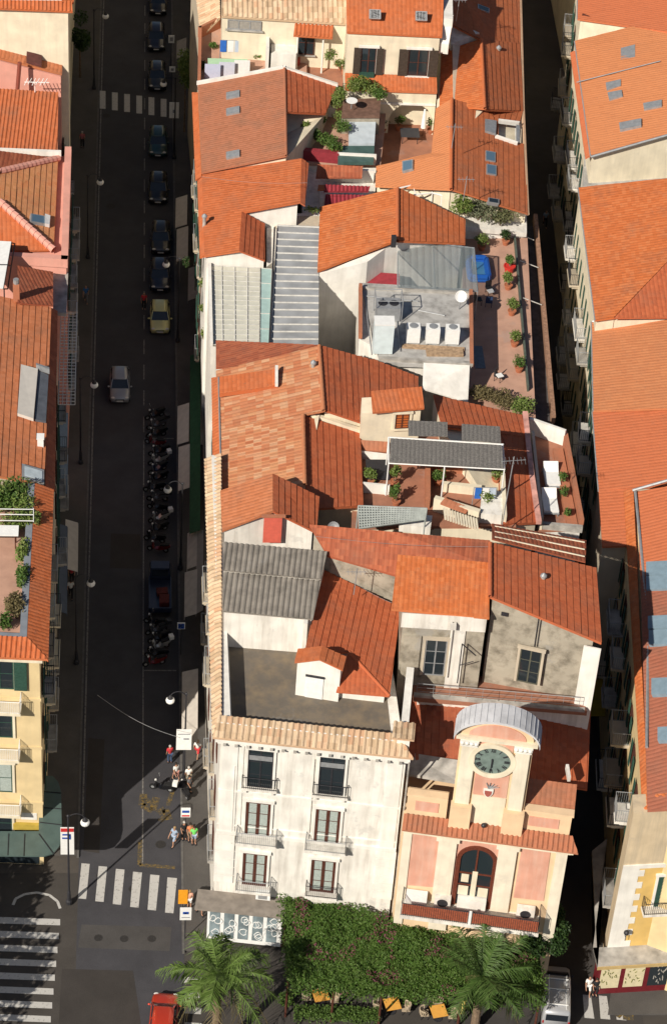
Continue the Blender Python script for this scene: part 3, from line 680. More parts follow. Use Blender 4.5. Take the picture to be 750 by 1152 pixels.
prof = [(tl, zb_), (tr, zb_), (tr, tsp)] + [(uc+tw/2*math.cos(t), tsp+(ttop-.3-tsp)*math.sin(t)) for t in [math.pi*k/16 for k in range(1, 16)]] + [(tl, tsp)]
MB().prism([FT.pt(a, c, 0) for a, c in prof], [FT.pt(a, c, -TD) for a, c in prof]).build('clock_tower', PEACH, b)
LEAD = wallmat('grey_lead', (.60, .60, .62), (.25, .25, .26), .5, False)
mb = MB(); ov = .38
arcs = [(uc+(tw/2+ov)*math.cos(t), tsp-.1+(ttop+.05-tsp)*math.sin(t)) for t in [math.pi*k/20 for k in range(21)]]
arci = [(uc+(tw/2+ov-.02)*math.cos(t), tsp-.24+(ttop+.05-tsp)*math.sin(t)) for t in [math.pi*k/20 for k in range(21)]]
for i in range(20):
    mb.hexa([FT.pt(*arci[i], .32), FT.pt(*arci[i+1], .32), FT.pt(*arci[i+1], -TD-.3), FT.pt(*arci[i], -TD-.3), FT.pt(*arcs[i], .32), FT.pt(*arcs[i+1], .32), FT.pt(*arcs[i+1], -TD-.3), FT.pt(*arcs[i], -TD-.3)])
for i in range(0, 21):
    a = arcs[i]; mb.tube(FT.pt(a[0], a[1]+.02, .28), FT.pt(a[0], a[1]+.02, -TD-.25), .018, 5)
cap = mb.build('arched_roof', LEAD, b)
mb = MB(); ar2 = [(uc+(tw/2-.45)*math.cos(t), tsp+.05+(ttop-.6-tsp)*math.sin(t)) for t in [math.pi*k/16 for k in range(17)]]
mb.prism([FT.pt(a, c, 0) for a, c in ar2], [FT.pt(a, c, .06) for a, c in ar2]); mb.build('tympanum', ROSE, b)
FT.box(MB(), tl-.25, tr+.25, tsp-.22, tsp-.0, -.3, .24).build('entablature', CREAM, b)
for ucol in (tl+.55, tr-.55):
    mb = MB(); FT.box(mb, ucol-.42, ucol+.42, zb_+2.2, tsp-.75, 0, .2); o = mb.build('pilaster', PALE, b)
    mb = MB(); FT.box(mb, ucol-.50, ucol+.50, tsp-.75, tsp-.64, 0, .26); FT.box(mb, ucol-.55, ucol+.55, tsp-.34, tsp-.225, 0, .3)
    for k in range(4):
        c = ucol-.4+k*.27; mb.ball(FT.pt(c, tsp-.49, .22), .15, 8, 5)
    mb.build('capital', WHITE, o); FT.box(MB(), ucol-.62, ucol+.62, zb_+.1, zb_+2.19, 0, .5).build('pedestal', PEACH, o)
FT.box(MB(), tl+1.12, tr-1.12, zb_+3.0, tsp-.23, 0, .05).build('wall_panel', ROSE, b)
FT.box(MB(), tl+1.12, tr-1.12, zb_+.3, zb_+2.95, 0, .08).build('wall_panel', CREAM, b)
ucl, zcl = FT.at(553.5, 854)
ck = MB(); N = 40; ro, ri = 1.38, 1.08
for i in range(N):
    t0, t1 = 2*math.pi*i/N, 2*math.pi*(i+1)/N
    c8 = [FT.pt(ucl+r*math.cos(t), zcl+r*math.sin(t), d) for d in (.05, .22) for r, t in ((ri, t0), (ri, t1), (ro, t1), (ro, t0))]; ck.hexa(c8)
ck = ck.build('clock', CREAM, b)
MB().prism([FT.pt(ucl+ri*math.cos(2*math.pi*i/N), zcl+ri*math.sin(2*math.pi*i/N), .05) for i in range(N)], [FT.pt(ucl+ri*math.cos(2*math.pi*i/N), zcl+ri*math.sin(2*math.pi*i/N), .12) for i in range(N)]).build('dial', plain('grey_green_dial', (.16, .21, .19), .6, .2, 3), ck)
nm = MB()
def stroke(cu, cz, ang, pts, wd=.035):
    ca, sa = math.cos(ang), math.sin(ang)
    f = lambda p: FT.pt(cu+p[0]*ca-p[1]*sa, cz+p[0]*sa+p[1]*ca, .135)
    nm.tube(f(pts[0]), f(pts[1]), wd/2*1.3, 4)
NUM = ['XII', 'I', 'II', 'III', 'IV', 'V', 'VI', 'VII', 'VIII', 'IX', 'X', 'XI']
for k, s in enumerate(NUM):
    th = math.pi/2-k*math.pi/6; cu, cz = ucl+.86*math.cos(th), zcl+.86*math.sin(th); an = th-math.pi/2; wds = {'I': .07, 'V': .15, 'X': .15}; tot = sum(wds[c] for c in s); x = -tot/2; hh = .16
    for c in s:
        m = x+wds[c]/2; x += wds[c]
        if c == 'I': stroke(cu, cz, an, ((m, -hh), (m, hh)))
        if c == 'V': stroke(cu, cz, an, ((m-.06, hh), (m, -hh))); stroke(cu, cz, an, ((m+.06, hh), (m, -hh)))
        if c == 'X': stroke(cu, cz, an, ((m-.06, hh), (m+.06, -hh))); stroke(cu, cz, an, ((m+.06, hh), (m-.06, -hh)))
nm.build('numeral_lettering', DKM, ck)
mb = MB(); mb.tube(FT.pt(ucl, zcl+.15, .15), FT.pt(ucl-.03, zcl-.85, .15), .045, 5, .02); mb.build('minute_hand', DKM, ck)
mb = MB(); mb.tube(FT.pt(ucl, zcl+.1, .17), FT.pt(ucl+.02, zcl-.55, .17), .06, 5, .03); mb.build('hour_hand', DKM, ck)
us, zs_ = FT.at(549, 889)
sp = [(-.3, .25), (.3, .25), (.28, -.1), (.16, -.34), (0, -.45), (-.16, -.34), (-.28, -.1)]
co = MB().prism([FT.pt(us+a, zs_+c, .085) for a, c in sp], [FT.pt(us+a, zs_+c, .17) for a, c in sp]).build('coat_of_arms', WHITE, b)
MB().prism([FT.pt(us+a*.72, zs_-.06+c*.72, .172) for a, c in sp], [FT.pt(us+a*.72, zs_-.06+c*.72, .19) for a, c in sp]).build('shield', plain('shield_red', (.36, .10, .08), .7), co)
mb = MB()
for k in range(5):
    t = math.pi*(.1+.5*k/4); mb.tube(FT.pt(us, zs_+.3, .14), FT.pt(us+.6*math.cos(t), zs_+.35+.42*math.sin(t), .14), .05, 5, .02)
mb.build('crest', STEEL, co)
MB().ball(FT.pt(us, zb_+.75, .35), .16, 8, 6).build('floodlight', DKM, b)
# roof behind the tower
roof(b, [[(560, 788, 14.2), (664, 797, 13.3), (660, 888, 12.7), (558, 872, 13.6)]], RED, 'course', .45, .15, (1, 2))
roof(b, [[(462, 780, 14.2), (560, 788, 14.2), (558, 872, 13.6), (456, 862, 13.2)]], BRN, 'course', .45, .15, (1, 2))  # browner half: the townhouse's shadow is put into the tile colour
slab(b, [(456, 846, 13.35), (515, 855, 13.8), (515, 880, 13.5), (455, 870, 13.3)], CONC, .2, 'flat_roof')
parapet(b, [(637, 866, 13.7), (639, 878, 13.7)], .4, .18, WHITE2, 'chimney_stub')

# ---- grey rendered house with terrace and three roofs
b = house('grey_rendered_house', 'tall house with a weathered grey rendered end wall above a narrow red terrace', (560, 1000))
body(b, [(452, 692, 20.4), (549, 697, 20.4), (549, 640, 20.4), (452, 632, 20.4)], GREYW, 0, .1, .15)
body(b, [(549, 672, 22.3), (672, 722, 19.4), (668, 642, 19.4), (552, 612, 22.3)], GREYW, 0, .15, .35)
roof(b, [[(551, 610, 22.5), (551, 671, 22.5), (676, 723, 19.6), (670, 639, 19.6)]], RED, 'course', .45, .18)
roof(b, [[(447, 624, 22.0), (550, 633, 22.0), (550, 695, 20.7), (440, 685, 20.7)]], BRT, 'fine', .3, .16)
ridge(b, [(551, 611, 22.6), (551, 671, 22.6)], RED)
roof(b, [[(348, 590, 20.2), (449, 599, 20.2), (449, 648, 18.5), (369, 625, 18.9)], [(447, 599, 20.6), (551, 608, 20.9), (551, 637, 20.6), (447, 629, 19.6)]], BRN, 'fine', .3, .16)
body(b, [(369, 626, 18.8), (448, 648, 18.4), (551, 640, 20), (551, 612, 20), (350, 594, 20)], GREYW, 0, .15, .2)
# strip of back slope
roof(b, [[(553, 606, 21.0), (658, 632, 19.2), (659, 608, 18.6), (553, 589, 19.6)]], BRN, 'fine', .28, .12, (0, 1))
mb = MB()
for k in range(3): mb.tube(R((556, 592+k*6, 19.8+k*.5)), R((657, 610+k*8, 18.8+k*.25)), .05, 5)
mb.build('pipe', CREAM, b)
FG = Fac(R((549, 672, 22)), R((672, 724, 19.4)), .05)
u, z = FG.at(595, 749); window(b, FG, u, z, 1.3, 2.8, plain('olive_grey_frame', (.10, .10, .075), .7), GLS, BEIGE, (1, 2), None, False)
mb = MB(); u1, z1 = FG.at(606, 695); mb.tube(FG.pt(u1, z1-2.3, .08), FG.pt(u1, z1, .08), .05, 6); mb.build('downpipe', DKM, b)
u, z = FG.at(567, 691); FG.box(MB(), u-.2, u+.2, z-.15, z+.15, -.01, .015).build('vent', DKM, b)
u, z = FG.at(662, 760); FG.box(MB(), u-.6, u+.45, 14, 19.4*K-.3, .0, .12).build('pilaster', WHITE, b)
FH = Fac(R((452, 690, 20.4)), R((549, 696, 20.4)), .05)
FH.box(MB(), 0, FH.L-.1, 20.26*K-1.3, 20.26*K-.15, 0, .05).build('plaster_band', WHITE2, b); FH.box(MB(), 3.0, 3.9, 14.9*K, 20.26*K-1.31, 0, .04).build('plaster_patch', WHITE2, b)
u, z = FH.at(489, 739); o = window(b, FH, u, z, 1.3, 3.0, STEEL, GLS, BEIGE, (1, 2), None, False)
FH.box(MB(), u-2.0, u-.95, z-1.6, z+1.7, 0, .12).build('shutter', GREYW, o)
mb = MB(); u, z = FH.at(508, 712)
mb.tube(FH.pt(u, z-3.6, .15), FH.pt(u, z+1.0, .15), .05, 5); FH.box(mb, u-.18, u+.18, z+.6, z+1.0, .1, .4); mb.build('pipe', WHITE2, b)
mb = MB(); u, z = FH.at(517, 738)
mb.path([FH.pt(u, z-1.8, .5), FH.pt(u, z+1.5, .5), FH.pt(u+.9, z+.6, .5)], .04, 5); mb.path([FH.pt(u, z-.3, .5), FH.pt(u+.8, z+.1, .5)], .03, 5); mb.build('clothes_bracket', DKM, b)
slab(b, [(462, 752, 14.9), (648, 772, 14.9), (660, 800, 14.9), (465, 784, 14.9)], TERR, .4, 'terrace_floor')
body(b, [(464, 754, 14.7), (650, 772, 14.7), (658, 798, 14.7), (468, 784, 14.7)], WHITE2, 0, .0, .1)
parapet(b, [(467, 783, 14.9), (655, 800, 14.9)], .22, .22, CONC, 'kerb_upstand')
railing(b, [R((468, 782, 15.0)), R((560, 790, 15.0)), R((650, 798, 15.0))], 1.0, STEEL, .9, .014)
mb = MB()
for k in range(2): mb.tube(R((468, 782, 15.0))+V((0, 0, .35+k*.32)), R((650, 798, 15.0))+V((0, 0, .35+k*.32)), .012, 4)
mb.build('cable', STEEL, b)

# ---- patchwork tile house
b = house('patchwork_roof_house', 'long house under a patchwork orange and tan tile roof beside the street', (330, 700))
body(b, [(246, 420, 15.9), (250, 598, 15.9), (343, 560, 17.5), (363, 462, 18.4), (360, 392, 18.4), (275, 412, 16.6)], CREAM, 0, .3, .2)
roof(b, [[(358, 389, 19.0), (364, 462, 19.0), (246, 484, 15.95), (243, 417, 15.9)], [(341, 466, 18.4), (344, 572, 18.4), (248, 600, 15.95), (246, 484, 15.95)]], OLD, 'fine', .34, .16)
roof(b, [[(246, 484, 15.98), (364, 462, 19.03), (341, 466, 18.42)]], OLD, 'fine', .34, .1, (1, 2))
roof(b, [[(243, 383, 15.2), (358, 388, 19.0), (275, 412, 16.75), (243, 414, 15.9)]], BRN, 'fine', .3, .12, (0, 3))  # hip end facing away: its shade is put into the brown tone
roof(b, [[(361, 389, 19.0), (364, 461, 19.0), (406, 475, 17.5), (419, 441, 17.0), (419, 405, 17.0)], [(419, 404, 17.0), (419, 441, 17.0), (470, 441, 15.6), (470, 424, 15.6)]], RED, 'course', .45, .16)
body(b, [(361, 392, 18.8), (364, 460, 18.8), (405, 473, 17.3), (452, 440, 16.0), (452, 419, 16.0)], CREAM, 0, .2, .15)
roof(b, [[(342, 468, 18.1), (344, 573, 18.1), (409, 569, 16.3), (406, 488, 16.3)]], RED, 'course', .45, .16)
body(b, [(344, 468, 17.9), (345, 548, 17.9), (407, 567, 16.2), (405, 488, 16.2)], CREAM, 0, .2, .1)
parapet(b, [(352, 468, 17.75), (404, 486, 16.4)], .25, .3, CREAM, 'coping')
roof(b, [[(247, 424, 17.0), (312, 415, 18.2), (312, 434, 17.9), (247, 443, 16.7)]], ORG, 'fine', .3, .3, (0, 1))
parapet(b, [(311, 415, 18.3), (311, 434, 18.0)], .25, .2, WHITE, 'coping')
roof(b, [[(238, 425, 15.7), (246, 424, 16.0), (249, 600, 16.0), (241, 602, 15.7)]], ORG, 'fine', .32, .12, (1, 2))
ridge(b, [(359, 389, 19.1), (364, 462, 19.1)], OLD); ridge(b, [(341, 467, 18.5), (343, 545, 18.5)], OLD)
gutter(b, [(246, 424, 16.1), (249, 550, 16.1)], None, .06)
# gabled penthouse
g = [(249, 597, 18.9), (307, 576, 20.6), (355, 598, 19.0), (358, 560, 19.0), (307, 534, 20.6), (249, 553, 18.9)]
MB().prism([V((p.x, p.y, 15*K)) for p in inset([R(t) for t in g], .25)], [p-V((0, 0, .2)) for p in inset([R(t) for t in g], .25)]).build('gable_wall', CREAM if False else WHITE2, b)
roof(b, [[(307, 533, 20.8), (307, 575, 20.8), (250, 597, 18.9), (248, 552, 18.9)]], OR3, 'fine', .3, .15)
roof(b, [[(307, 533, 20.8), (307, 575, 20.8), (356, 599, 19.0), (359, 559, 19.0)]], RED, 'course', .42, .15)
FP = Fac(R((250, 598, 18.9)), R((355, 599, 18.9)), -.2)
u, z = FP.at(307, 594); o = FP.box(MB(), u-.6, u+.55, z-1.2, z+1.0, .0, .05).build('door', plain('coral_door', (.62, .13, .09), .5, .1, 3), b); FP.box(MB(), u-.75, u+.75, z+1.02, z+1.15, 0, .2).build('lintel', ORG if False else SAL, o)
FL = Fac(R((246, 424, 15.6)), R((249, 600, 15.6)), .05)
street_side(b, FL, .5, FL.L-.3, (5.2, 9.2, 13.2), 3.6, BRW, GRN, True, dep=.38, slabm=BEIGE, rail=STEEL)

# ---- cream roof house with pergola terrace
b = house('pergola_terrace_house', 'low house with a dark slatted pergola over a terracotta roof terrace', (500, 740))
FLZ = 15.5
slab(b, [(400, 480, FLZ), (572, 495, FLZ), (580, 592, FLZ), (395, 592, FLZ)], TERR, .3, 'terrace_floor')
body(b, [(402, 485, FLZ-.1), (572, 500, FLZ-.1), (580, 595, FLZ-.1), (397, 592, FLZ-.1)], CREAM, 0, .1, .0)
body(b, [(406, 464, 18.2), (474, 461, 18.2), (474, 442, 18.4), (406, 446, 18.4)], CREAM, 0, .1, .05, 'penthouse_wall')
roof(b, [[(417, 440, 18.9), (474, 435, 18.9), (477, 459, 18.45), (419, 464, 18.45)]], ORG, 'fine', .3, .14)
FQ = Fac(R((406, 464, 18.2)), R((474, 461, 18.2)), -.03)
u, z = FQ.at(452, 473); window(b, FQ, u, z, .95, 1.3, BRW, plain('orange_blind', (.45, .12, .03), .6, .1, 3), CREAM, (1, 5), None)
roof(b, [[(406, 495, 16.3), (438, 497, 16.3), (438, 508, 15.9), (406, 506, 15.9)]], SAL, 'fine', .3, .1)
parapet(b, [(405, 515, FLZ), (438, 519, FLZ)], .55, .2, WHITE, 'parapet')
MB().box(R((424, 534, FLZ))+V((0, 0, .45)), (1.5, 2.0, .06)).build('well_shade', DKM, b)  # dark sheet painted in for the shade down the well
parapet(b, [(405, 553, FLZ), (436, 556, FLZ)], .8, .15, WHITE, 'parapet')
# inner parapets and stair well
parapet(b, [(480, 531, FLZ), (480, 571, FLZ)], 1.0, .3, SAL, 'parapet'); parapet(b, [(483, 530, FLZ), (540, 532, FLZ)], .9, .3, SAL, 'parapet')
parapet(b, [(500, 552, FLZ), (538, 556, FLZ)], .7, .3, CREAM, 'parapet'); parapet(b, [(490, 574, FLZ), (535, 588, FLZ)], 1.1, .35, CREAM, 'parapet')
roof(b, [[(500, 560, 16.6), (528, 571, 16.4), (524, 577, 16.3), (495, 566, 16.5)]], SAL, 'fine', .3, .12)
parapet(b, [(563, 520, FLZ), (566, 590, FLZ)], .9, .25, CREAM, 'parapet')
slab(b, [(449, 576, 16.2), (486, 580, 16.2), (484, 594, 16.2), (449, 590, 16.2)], WHITE2, .6, 'roof_slab')
mb = MB()
for k in range(13):
    t = k/12; p = R((500, 578, 16.6)).lerp(R((536, 590, 16.6)), t); mb.box(p, (.12, 1.1, .1))
mb.build('slatted_grate', CREAM, b)
mb = MB(); mb.prism([R((541, 560, FLZ)), R((566, 564, FLZ)), R((563, 590, FLZ)), R((538, 588, FLZ))], (0, 0, .8)); mb.build('parapet', WHITE2, b)
# back red roof sloping to the alley
roof(b, [[(487, 444, 17.2), (497, 480, 17.2), (593, 492, 15.2), (590, 468, 15.2)], [(562, 487, 15.8), (565, 590, 15.8), (605, 588, 14.9), (593, 490, 15.2)]], RED, 'course', .45, .15)
body(b, [(487, 446, 17), (497, 480, 17), (565, 590, 15.6), (603, 588, 14.8), (590, 470, 15)], CREAM, 0, .2, .1)
parapet(b, [(590, 468, 15.2), (597, 535, 15.05), (605, 588, 14.9)], .3, .35, plain('faded_pink_coping', (.58, .30, .25), .9, .3, 2), 'coping')
p = thing('slatted_pergola', 'dark reed pergola on a white frame over the terracotta roof terrace', 'pergola', R((500, 520, FLZ)))
REED = plain('dark_reed', (.15, .14, .13), .9, .35, 10)
for q4 in ([(439, 493, 18.2), (564, 501, 18.2), (566, 527, 18.0), (438, 520, 18.0)], [(459, 473, 18.3), (503, 475, 18.3), (503, 491, 18.25), (459, 490, 18.25)], [(519, 477, 18.3), (562, 480, 18.3), (563, 498, 18.25), (519, 495, 18.25)]):
    roof(p, [q4], REED, 'fine', .28, .04, name='reed_panel')
mb = MB()
for a, c in (((437, 492, 18.0), (566, 500, 18.0)), ((437, 521, 17.9), (567, 528, 17.9)), ((437, 492, 18.0), (437, 521, 17.9)), ((565, 500, 18), (567, 528, 17.9))): mb.tube(R(a), R(c), .06, 5)
for a in ((437, 521), (567, 528), (500, 524), (437, 493), (565, 501)): q = R((*a, 17.9)); mb.tube(V((q.x, q.y, FLZ*K)), q, .05, 6)
mb.build('frame', WHM, p)
an = thing('roof_antenna', 'tall tilted television aerial mast beside the dark pergola', 'antenna', R((564, 590, FLZ)))
base = R((563, 598, 16)); MB().tube(base, base+V((.4, 1.0, 5.5)), .035, 5).build('mast', STEEL, an)
mb = MB(); tp = base+V((.38, .95, 5.2))
mb.tube(tp-V((.8, .1, 0)), tp+V((.8, .1, 0)), .02, 4)
for k in range(7): c = tp+V((-.75+k*.25, 0, 0)); mb.tube(c-V((0, .35, 0)), c+V((0, .35, 0)), .012, 4)
mb.build('aerial', STEEL, an)
# green-grey metal grid canopy in front
cv = thing('metal_grid_canopy', 'grey green metal grid canopy along the terrace edge', 'canopy', R((440, 580, 17)))
GRG = plain('grey_green_metal', (.40, .43, .41), .5, .15, 3, .2)
mb = MB(); q0, q1, q2, q3 = [R(t) for t in ((403, 569, 17.2), (480, 572, 17.2), (478, 584, 16.8), (404, 594, 16.7))]
for i in range(26):
    t = i/25; mb.tube(q0.lerp(q1, t), q3.lerp(q2, t), .045, 5)
for i in range(9):
    t = i/8; mb.tube(q0.lerp(q3, t), q1.lerp(q2, t), .055, 5)
mb.build('grid', GRG, cv)
mb = MB().prism([p-V((0, 0, .12)) for p in (q0, q1, q2, q3)], (0, 0, .04)); mb.build('panel', plain('dull_panel', (.16, .18, .17), .5, .2, 3), cv)
mb = MB()
for q in (q0, q1, q2, q3): mb.tube(V((q.x, q.y, FLZ*K-2)), q, .05, 5)
mb.build('post', GRG, cv)

# ---- white terrace by the alley
b = house('alley_terrace_house', 'narrow house by the alley with a white walled roof terrace and loungers', (622, 760))
TZ2 = 13.8
slab(b, [(596, 478, TZ2), (634, 490, TZ2), (650, 596, TZ2), (604, 598, TZ2)], TERR, .3, 'terrace_floor'); body(b, [(596, 478, TZ2-.1), (634, 490, TZ2-.1), (652, 598, TZ2-.1), (604, 600, TZ2-.1)], WHITE2, 0, .0, .05)
parapet(b, [(595, 487, TZ2), (632, 500, TZ2)], 1.3, .22, WHITE, 'parapet'); parapet(b, [(634, 498, TZ2), (652, 594, TZ2)], .9, .3, SAL, 'parapet'); parapet(b, [(606, 594, TZ2), (652, 598, TZ2)], .5, .25, CONC, 'parapet')
parapet(b, [(627, 512, TZ2), (642, 590, TZ2)], .35, .7, SAL, 'planter')
parapet(b, [(597, 500, TZ2), (607, 595, TZ2)], 1.1, .2, CREAM, 'parapet')
for i, (x, y, lab) in enumerate(((619, 543, 'white padded lounger nearest the white wall of the alley terrace'), (617, 573, 'white padded lounger beyond the small table on the alley terrace'))):
    l = thing('sun_lounger', lab, 'sun lounger', R((x, y, TZ2)), 'loungers on the alley terrace')
    c = R((x, y, TZ2)); MB().box(c+V((.05, 0, .38)), (1.0, 1.35, .16)).build('mattress', WHM, l)
    M = Matrix.Rotation(math.radians(35), 3, 'X'); MB().box(c+V((.05, .95, .62)), (1.0, .75, .14), M=M).build('backrest', WHM, l)
    mb = MB(); mb.box(c+V((.05, .2, .26)), (1.05, 2.0, .06))
    for sx in (-.45, .5):
        for sy in (-.7, 1.1): mb.box(c+V((sx, sy, .13)), (.06, .06, .26))
    mb.build('frame', STEEL, l)

# ---- roof deck with air handlers, glass canopy, garden terrace
b = house('garden_terrace_house', 'house with a grey roof deck and a long planted roof garden above the alley', (500, 600))
DZ = 15.5; GZ = 13.4
slab(b, [(404, 318, DZ), (530, 325, DZ), (530, 412, DZ), (428, 408, DZ)], ROOFW, .3, 'roof_deck')
body(b, [(404, 318, DZ-.1), (530, 325, DZ-.1), (530, 411, DZ-.1), (450, 405, DZ-.1), (404, 380, DZ-.1)], WHITE2, 0, .1, .0)
parapet(b, [(428, 405, DZ), (529, 411, DZ)], .25, .3, CONC, 'parapet'); parapet(b, [(529, 330, DZ), (530, 411, DZ)], .3, .25, SAL, 'parapet')
slab(b, [(520, 250, GZ), (592, 250, GZ), (602, 470, GZ), (520, 470, GZ)], TERL, .3, 'terrace_floor'); body(b, [(520, 250, GZ-.1), (592, 250, GZ-.1), (602, 470, GZ-.1), (520, 470, GZ-.1)], CREAM, 0, .1, .0)
slab(b, [(576, 252, 12.2), (604, 255, 12.2), (622, 475, 12.2), (594, 470, 12.2)], SOLAR, .1, 'lower_roof'); body(b, [(576, 252, 12.1), (604, 255, 12.1), (622, 475, 12.1), (594, 470, 12.1)], CREAM, 0, .1, .0)
parapet(b, [(601, 250, 12.2), (621, 475, 12.2)], .7, .3, plain('brown_brick_coping', (.30, .17, .11), .9, .3, 5), 'parapet')
parapet(b, [(577, 258, GZ), (593, 440, GZ)], .45, .12, plain('dark_green_rail', (.09, .11, .09), .6, .2, 4), 'parapet')
mb = MB()
for x, y in ((579, 262), (584, 293), (588, 335)): mb.tube(R((x, y, 13.6)), R((x+21, y+8, 12.9)), .035, 4)
mb.build('tie_bar', WHITE2, b)
mb = MB(); mb.prism([R(t) for t in ((405, 306, 14.8), (449, 309, 14.8), (449, 323, 14.5), (404, 320, 14.5))], (0, 0, .08)); mb.build('maroon_canopy', MAR, b)
slab(b, [(405, 270, 14.2), (450, 272, 14.2), (450, 318, 14.2), (404, 316, 14.2)], BEIGE, .3, 'roof_slab'); body(b, [(405, 270, 14.1), (450, 272, 14.1), (450, 318, 14.1), (404, 316, 14.1)], BEIGE, 0, .1, 0)
MB().box(R((432, 296, 14.2))+V((0, 0, .4)), (1.0, .9, .8)).build('vent_box', WHITE, b)
roof(b, [[(450, 441, 15.4), (470, 446, 15.2), (470, 424, 15.2), (452, 420, 15.4)]], RED, 'course', .45, .1, (0, 3))
lean = [R(t) for t in ((475, 437, 15.2), (526, 452, 14.2), (528, 411, 15.6), (476, 408, 15.7))]
MB().prism([p-V((0, 0, .12)) for p in lean], lean).build('lean_to_roof', WHITE, b)
gc = thing('glass_canopy', 'greenish corrugated glass canopy leaning over the roof deck edge', 'canopy', R((490, 300, DZ)))
GCL = glassy('cloudy_sheet', (.30, .35, .36), .25, .24)
roof(gc, [[(447, 269, 16.3), (533, 279, 15.9), (537, 328, 15.6), (447, 323, 15.9)]], GCL, 'corr', .5, .02, name='glazing_sheet')
mb = MB()
for a, c in (((447, 269, 16.2), (533, 279, 15.8)), ((447, 323, 15.8), (537, 328, 15.5)), ((447, 269, 16.2), (447, 323, 15.8)), ((533, 279, 15.8), (537, 328, 15.5)), ((487, 273, 16), (489, 325, 15.7))): mb.tube(R(a), R(c), .05, 5)
for a in ((447, 323), (537, 328), (533, 279)): q = R((*a, 15.6)); mb.tube(V((q.x, q.y, GZ*K)), q, .04, 5)
mb.build('frame', STEEL, gc)
for i, (x, lab) in enumerate(((464, 'white air handling box on the roof deck, beside the tall white tank'), (486, 'white air handling box on the roof deck, middle of three'), (508, 'white air handling box on the roof deck, nearest the garden terrace'))):
    o = thing('air_handler', lab, 'air conditioner', R((x, 388+i*.7, DZ)), 'air handlers on the roof deck'); c = R((x, 388+i*.7, DZ))
    MB().box(c+V((0, .45, .72)), (.95, .75, 1.25)).build('casing', WHM, o)
    fo = MB().tube(c+V((0, .45, 1.35)), c+V((0, .45, 1.40)), .30, 16).build('fan', STEEL, o)
    mb = MB()
    for k in (-.4, .4): mb.box(c+V((k, .45, .05)), (.1, .85, .1))
    mb.build('foot_rail', CONC, o)
mb = MB(); mb.prism([R(t) for t in ((452, 388, DZ), (522, 392, DZ), (522, 396, DZ), (452, 392, DZ))], (0, 0, .12)); mb.build('timber_curb', plain('weathered_wood', (.35, .24, .15), .9, .3, 5), b)
tk = thing('water_tank', 'tall pale blue white tank standing at the roof deck corner', 'tank', R((430, 398, DZ))); c = R((430, 400, DZ))
MB().box(c+V((0, .55, 1.35)), (1.35, 1.0, 2.5)).build('casing', plain('pale_blue_sheet', (.62, .70, .72), .5, .1, 2), tk)
MB().box(c+V((0, .55, 2.64)), (1.42, 1.07, .08)).build('lid', WHM, tk)
mb = MB()
for k in (-.5, .5): mb.box(c+V((k, .55, .05)), (.12, .9, .1))
mb.build('foot', CONC, tk)
cg = thing('condenser_cage', 'grey metal framed condenser cage behind the tall tank on the deck', 'air conditioner', R((436, 358, DZ))); c = R((436, 362, DZ))
MB().box(c+V((0, .6, .65)), (1.7, 1.3, 1.1)).build('casing', STEEL, cg)
mb = MB()
for sx in (-.95, .95):
    for sy in (-.1, 1.3): mb.tube(c+V((sx, sy, 0)), c+V((sx, sy, 1.9)), .035, 5)
for sy in (-.1, 1.3): mb.tube(c+V((-.95, sy, 1.9)), c+V((.95, sy, 1.9)), .035, 5)
for sx in (-.95, .95): mb.tube(c+V((sx, -.1, 1.9)), c+V((sx, 1.3, 1.9)), .035, 5)
mb.build('frame', STEEL, cg)
for k in (-.4, .4): MB().tube(c+V((k, .6, 1.2)), c+V((k, .6, 1.26)), .33, 14).build('fan', DKM, cg)
ds = thing('satellite_dish', 'white satellite dish on a pole by the deck edge under the glass canopy', 'satellite dish', R((516, 345, DZ))); c = R((516, 348, DZ))
MB().tube(c, c+V((0, 0, 1.1)), .04, 6).build('pole', STEEL, ds)
dm = MB().lathe([(.02, 0), (.25, .05), (.42, .16), (.43, .19), (.25, .09), (.02, .04)], (0, 0, 0), 16); Mx = Matrix.Rotation(math.radians(55), 3, 'X')
dm.v = [c+V((0, -.05, 1.2))+Mx @ p for p in dm.v]; dm.build('dish', WHM, ds)

# ---- house with ridge roof and white end wall
b = house('white_gable_house', 'house with a bright orange ridge roof and a tall white end wall', (430, 480))
body(b, [(360, 235, 15.7), (357, 306, 15.7), (412, 293, 17), (433, 278, 17.6), (448, 271, 18), (522, 273, 15.8), (521, 249, 15.8), (447, 214, 18)], WHITE, 0, .25, .2)
roof(b, [[(447, 211, 18.3), (447, 270, 18.3), (357, 305, 15.7), (360, 233, 15.7)]], BRT, 'fine', .3, .16)
roof(b, [[(447, 211, 18.3), (447, 271, 18.3), (523, 274, 15.9), (523, 247, 15.9)]], ORG, 'course', .45, .16)
ridge(b, [(447, 212, 18.4), (447, 271, 18.4)], ORG)
FW1 = Fac(R((357, 306, 15.7)), R((412, 293, 15.7)), -.1)
u, z = FW1.at(383, 345); FW1.box(MB(), u-1.0, u+1.0, z-2.2, z+1.0, .0, .05).build('wall_panel', wallmat('faded_yellow_plaster', (.74, .62, .38), amount=.2), b)
MB().tube(FW1.pt(u-1.2, z+1.7, .15), FW1.pt(u+1.2, z+1.7, .15), .1, 8).build('roller_blind', WHM, b)
MB().box(R((442, 277, 18.0))+V((0, 0, .45)), (.35, .35, .9)).build('chimney', DKM, b)

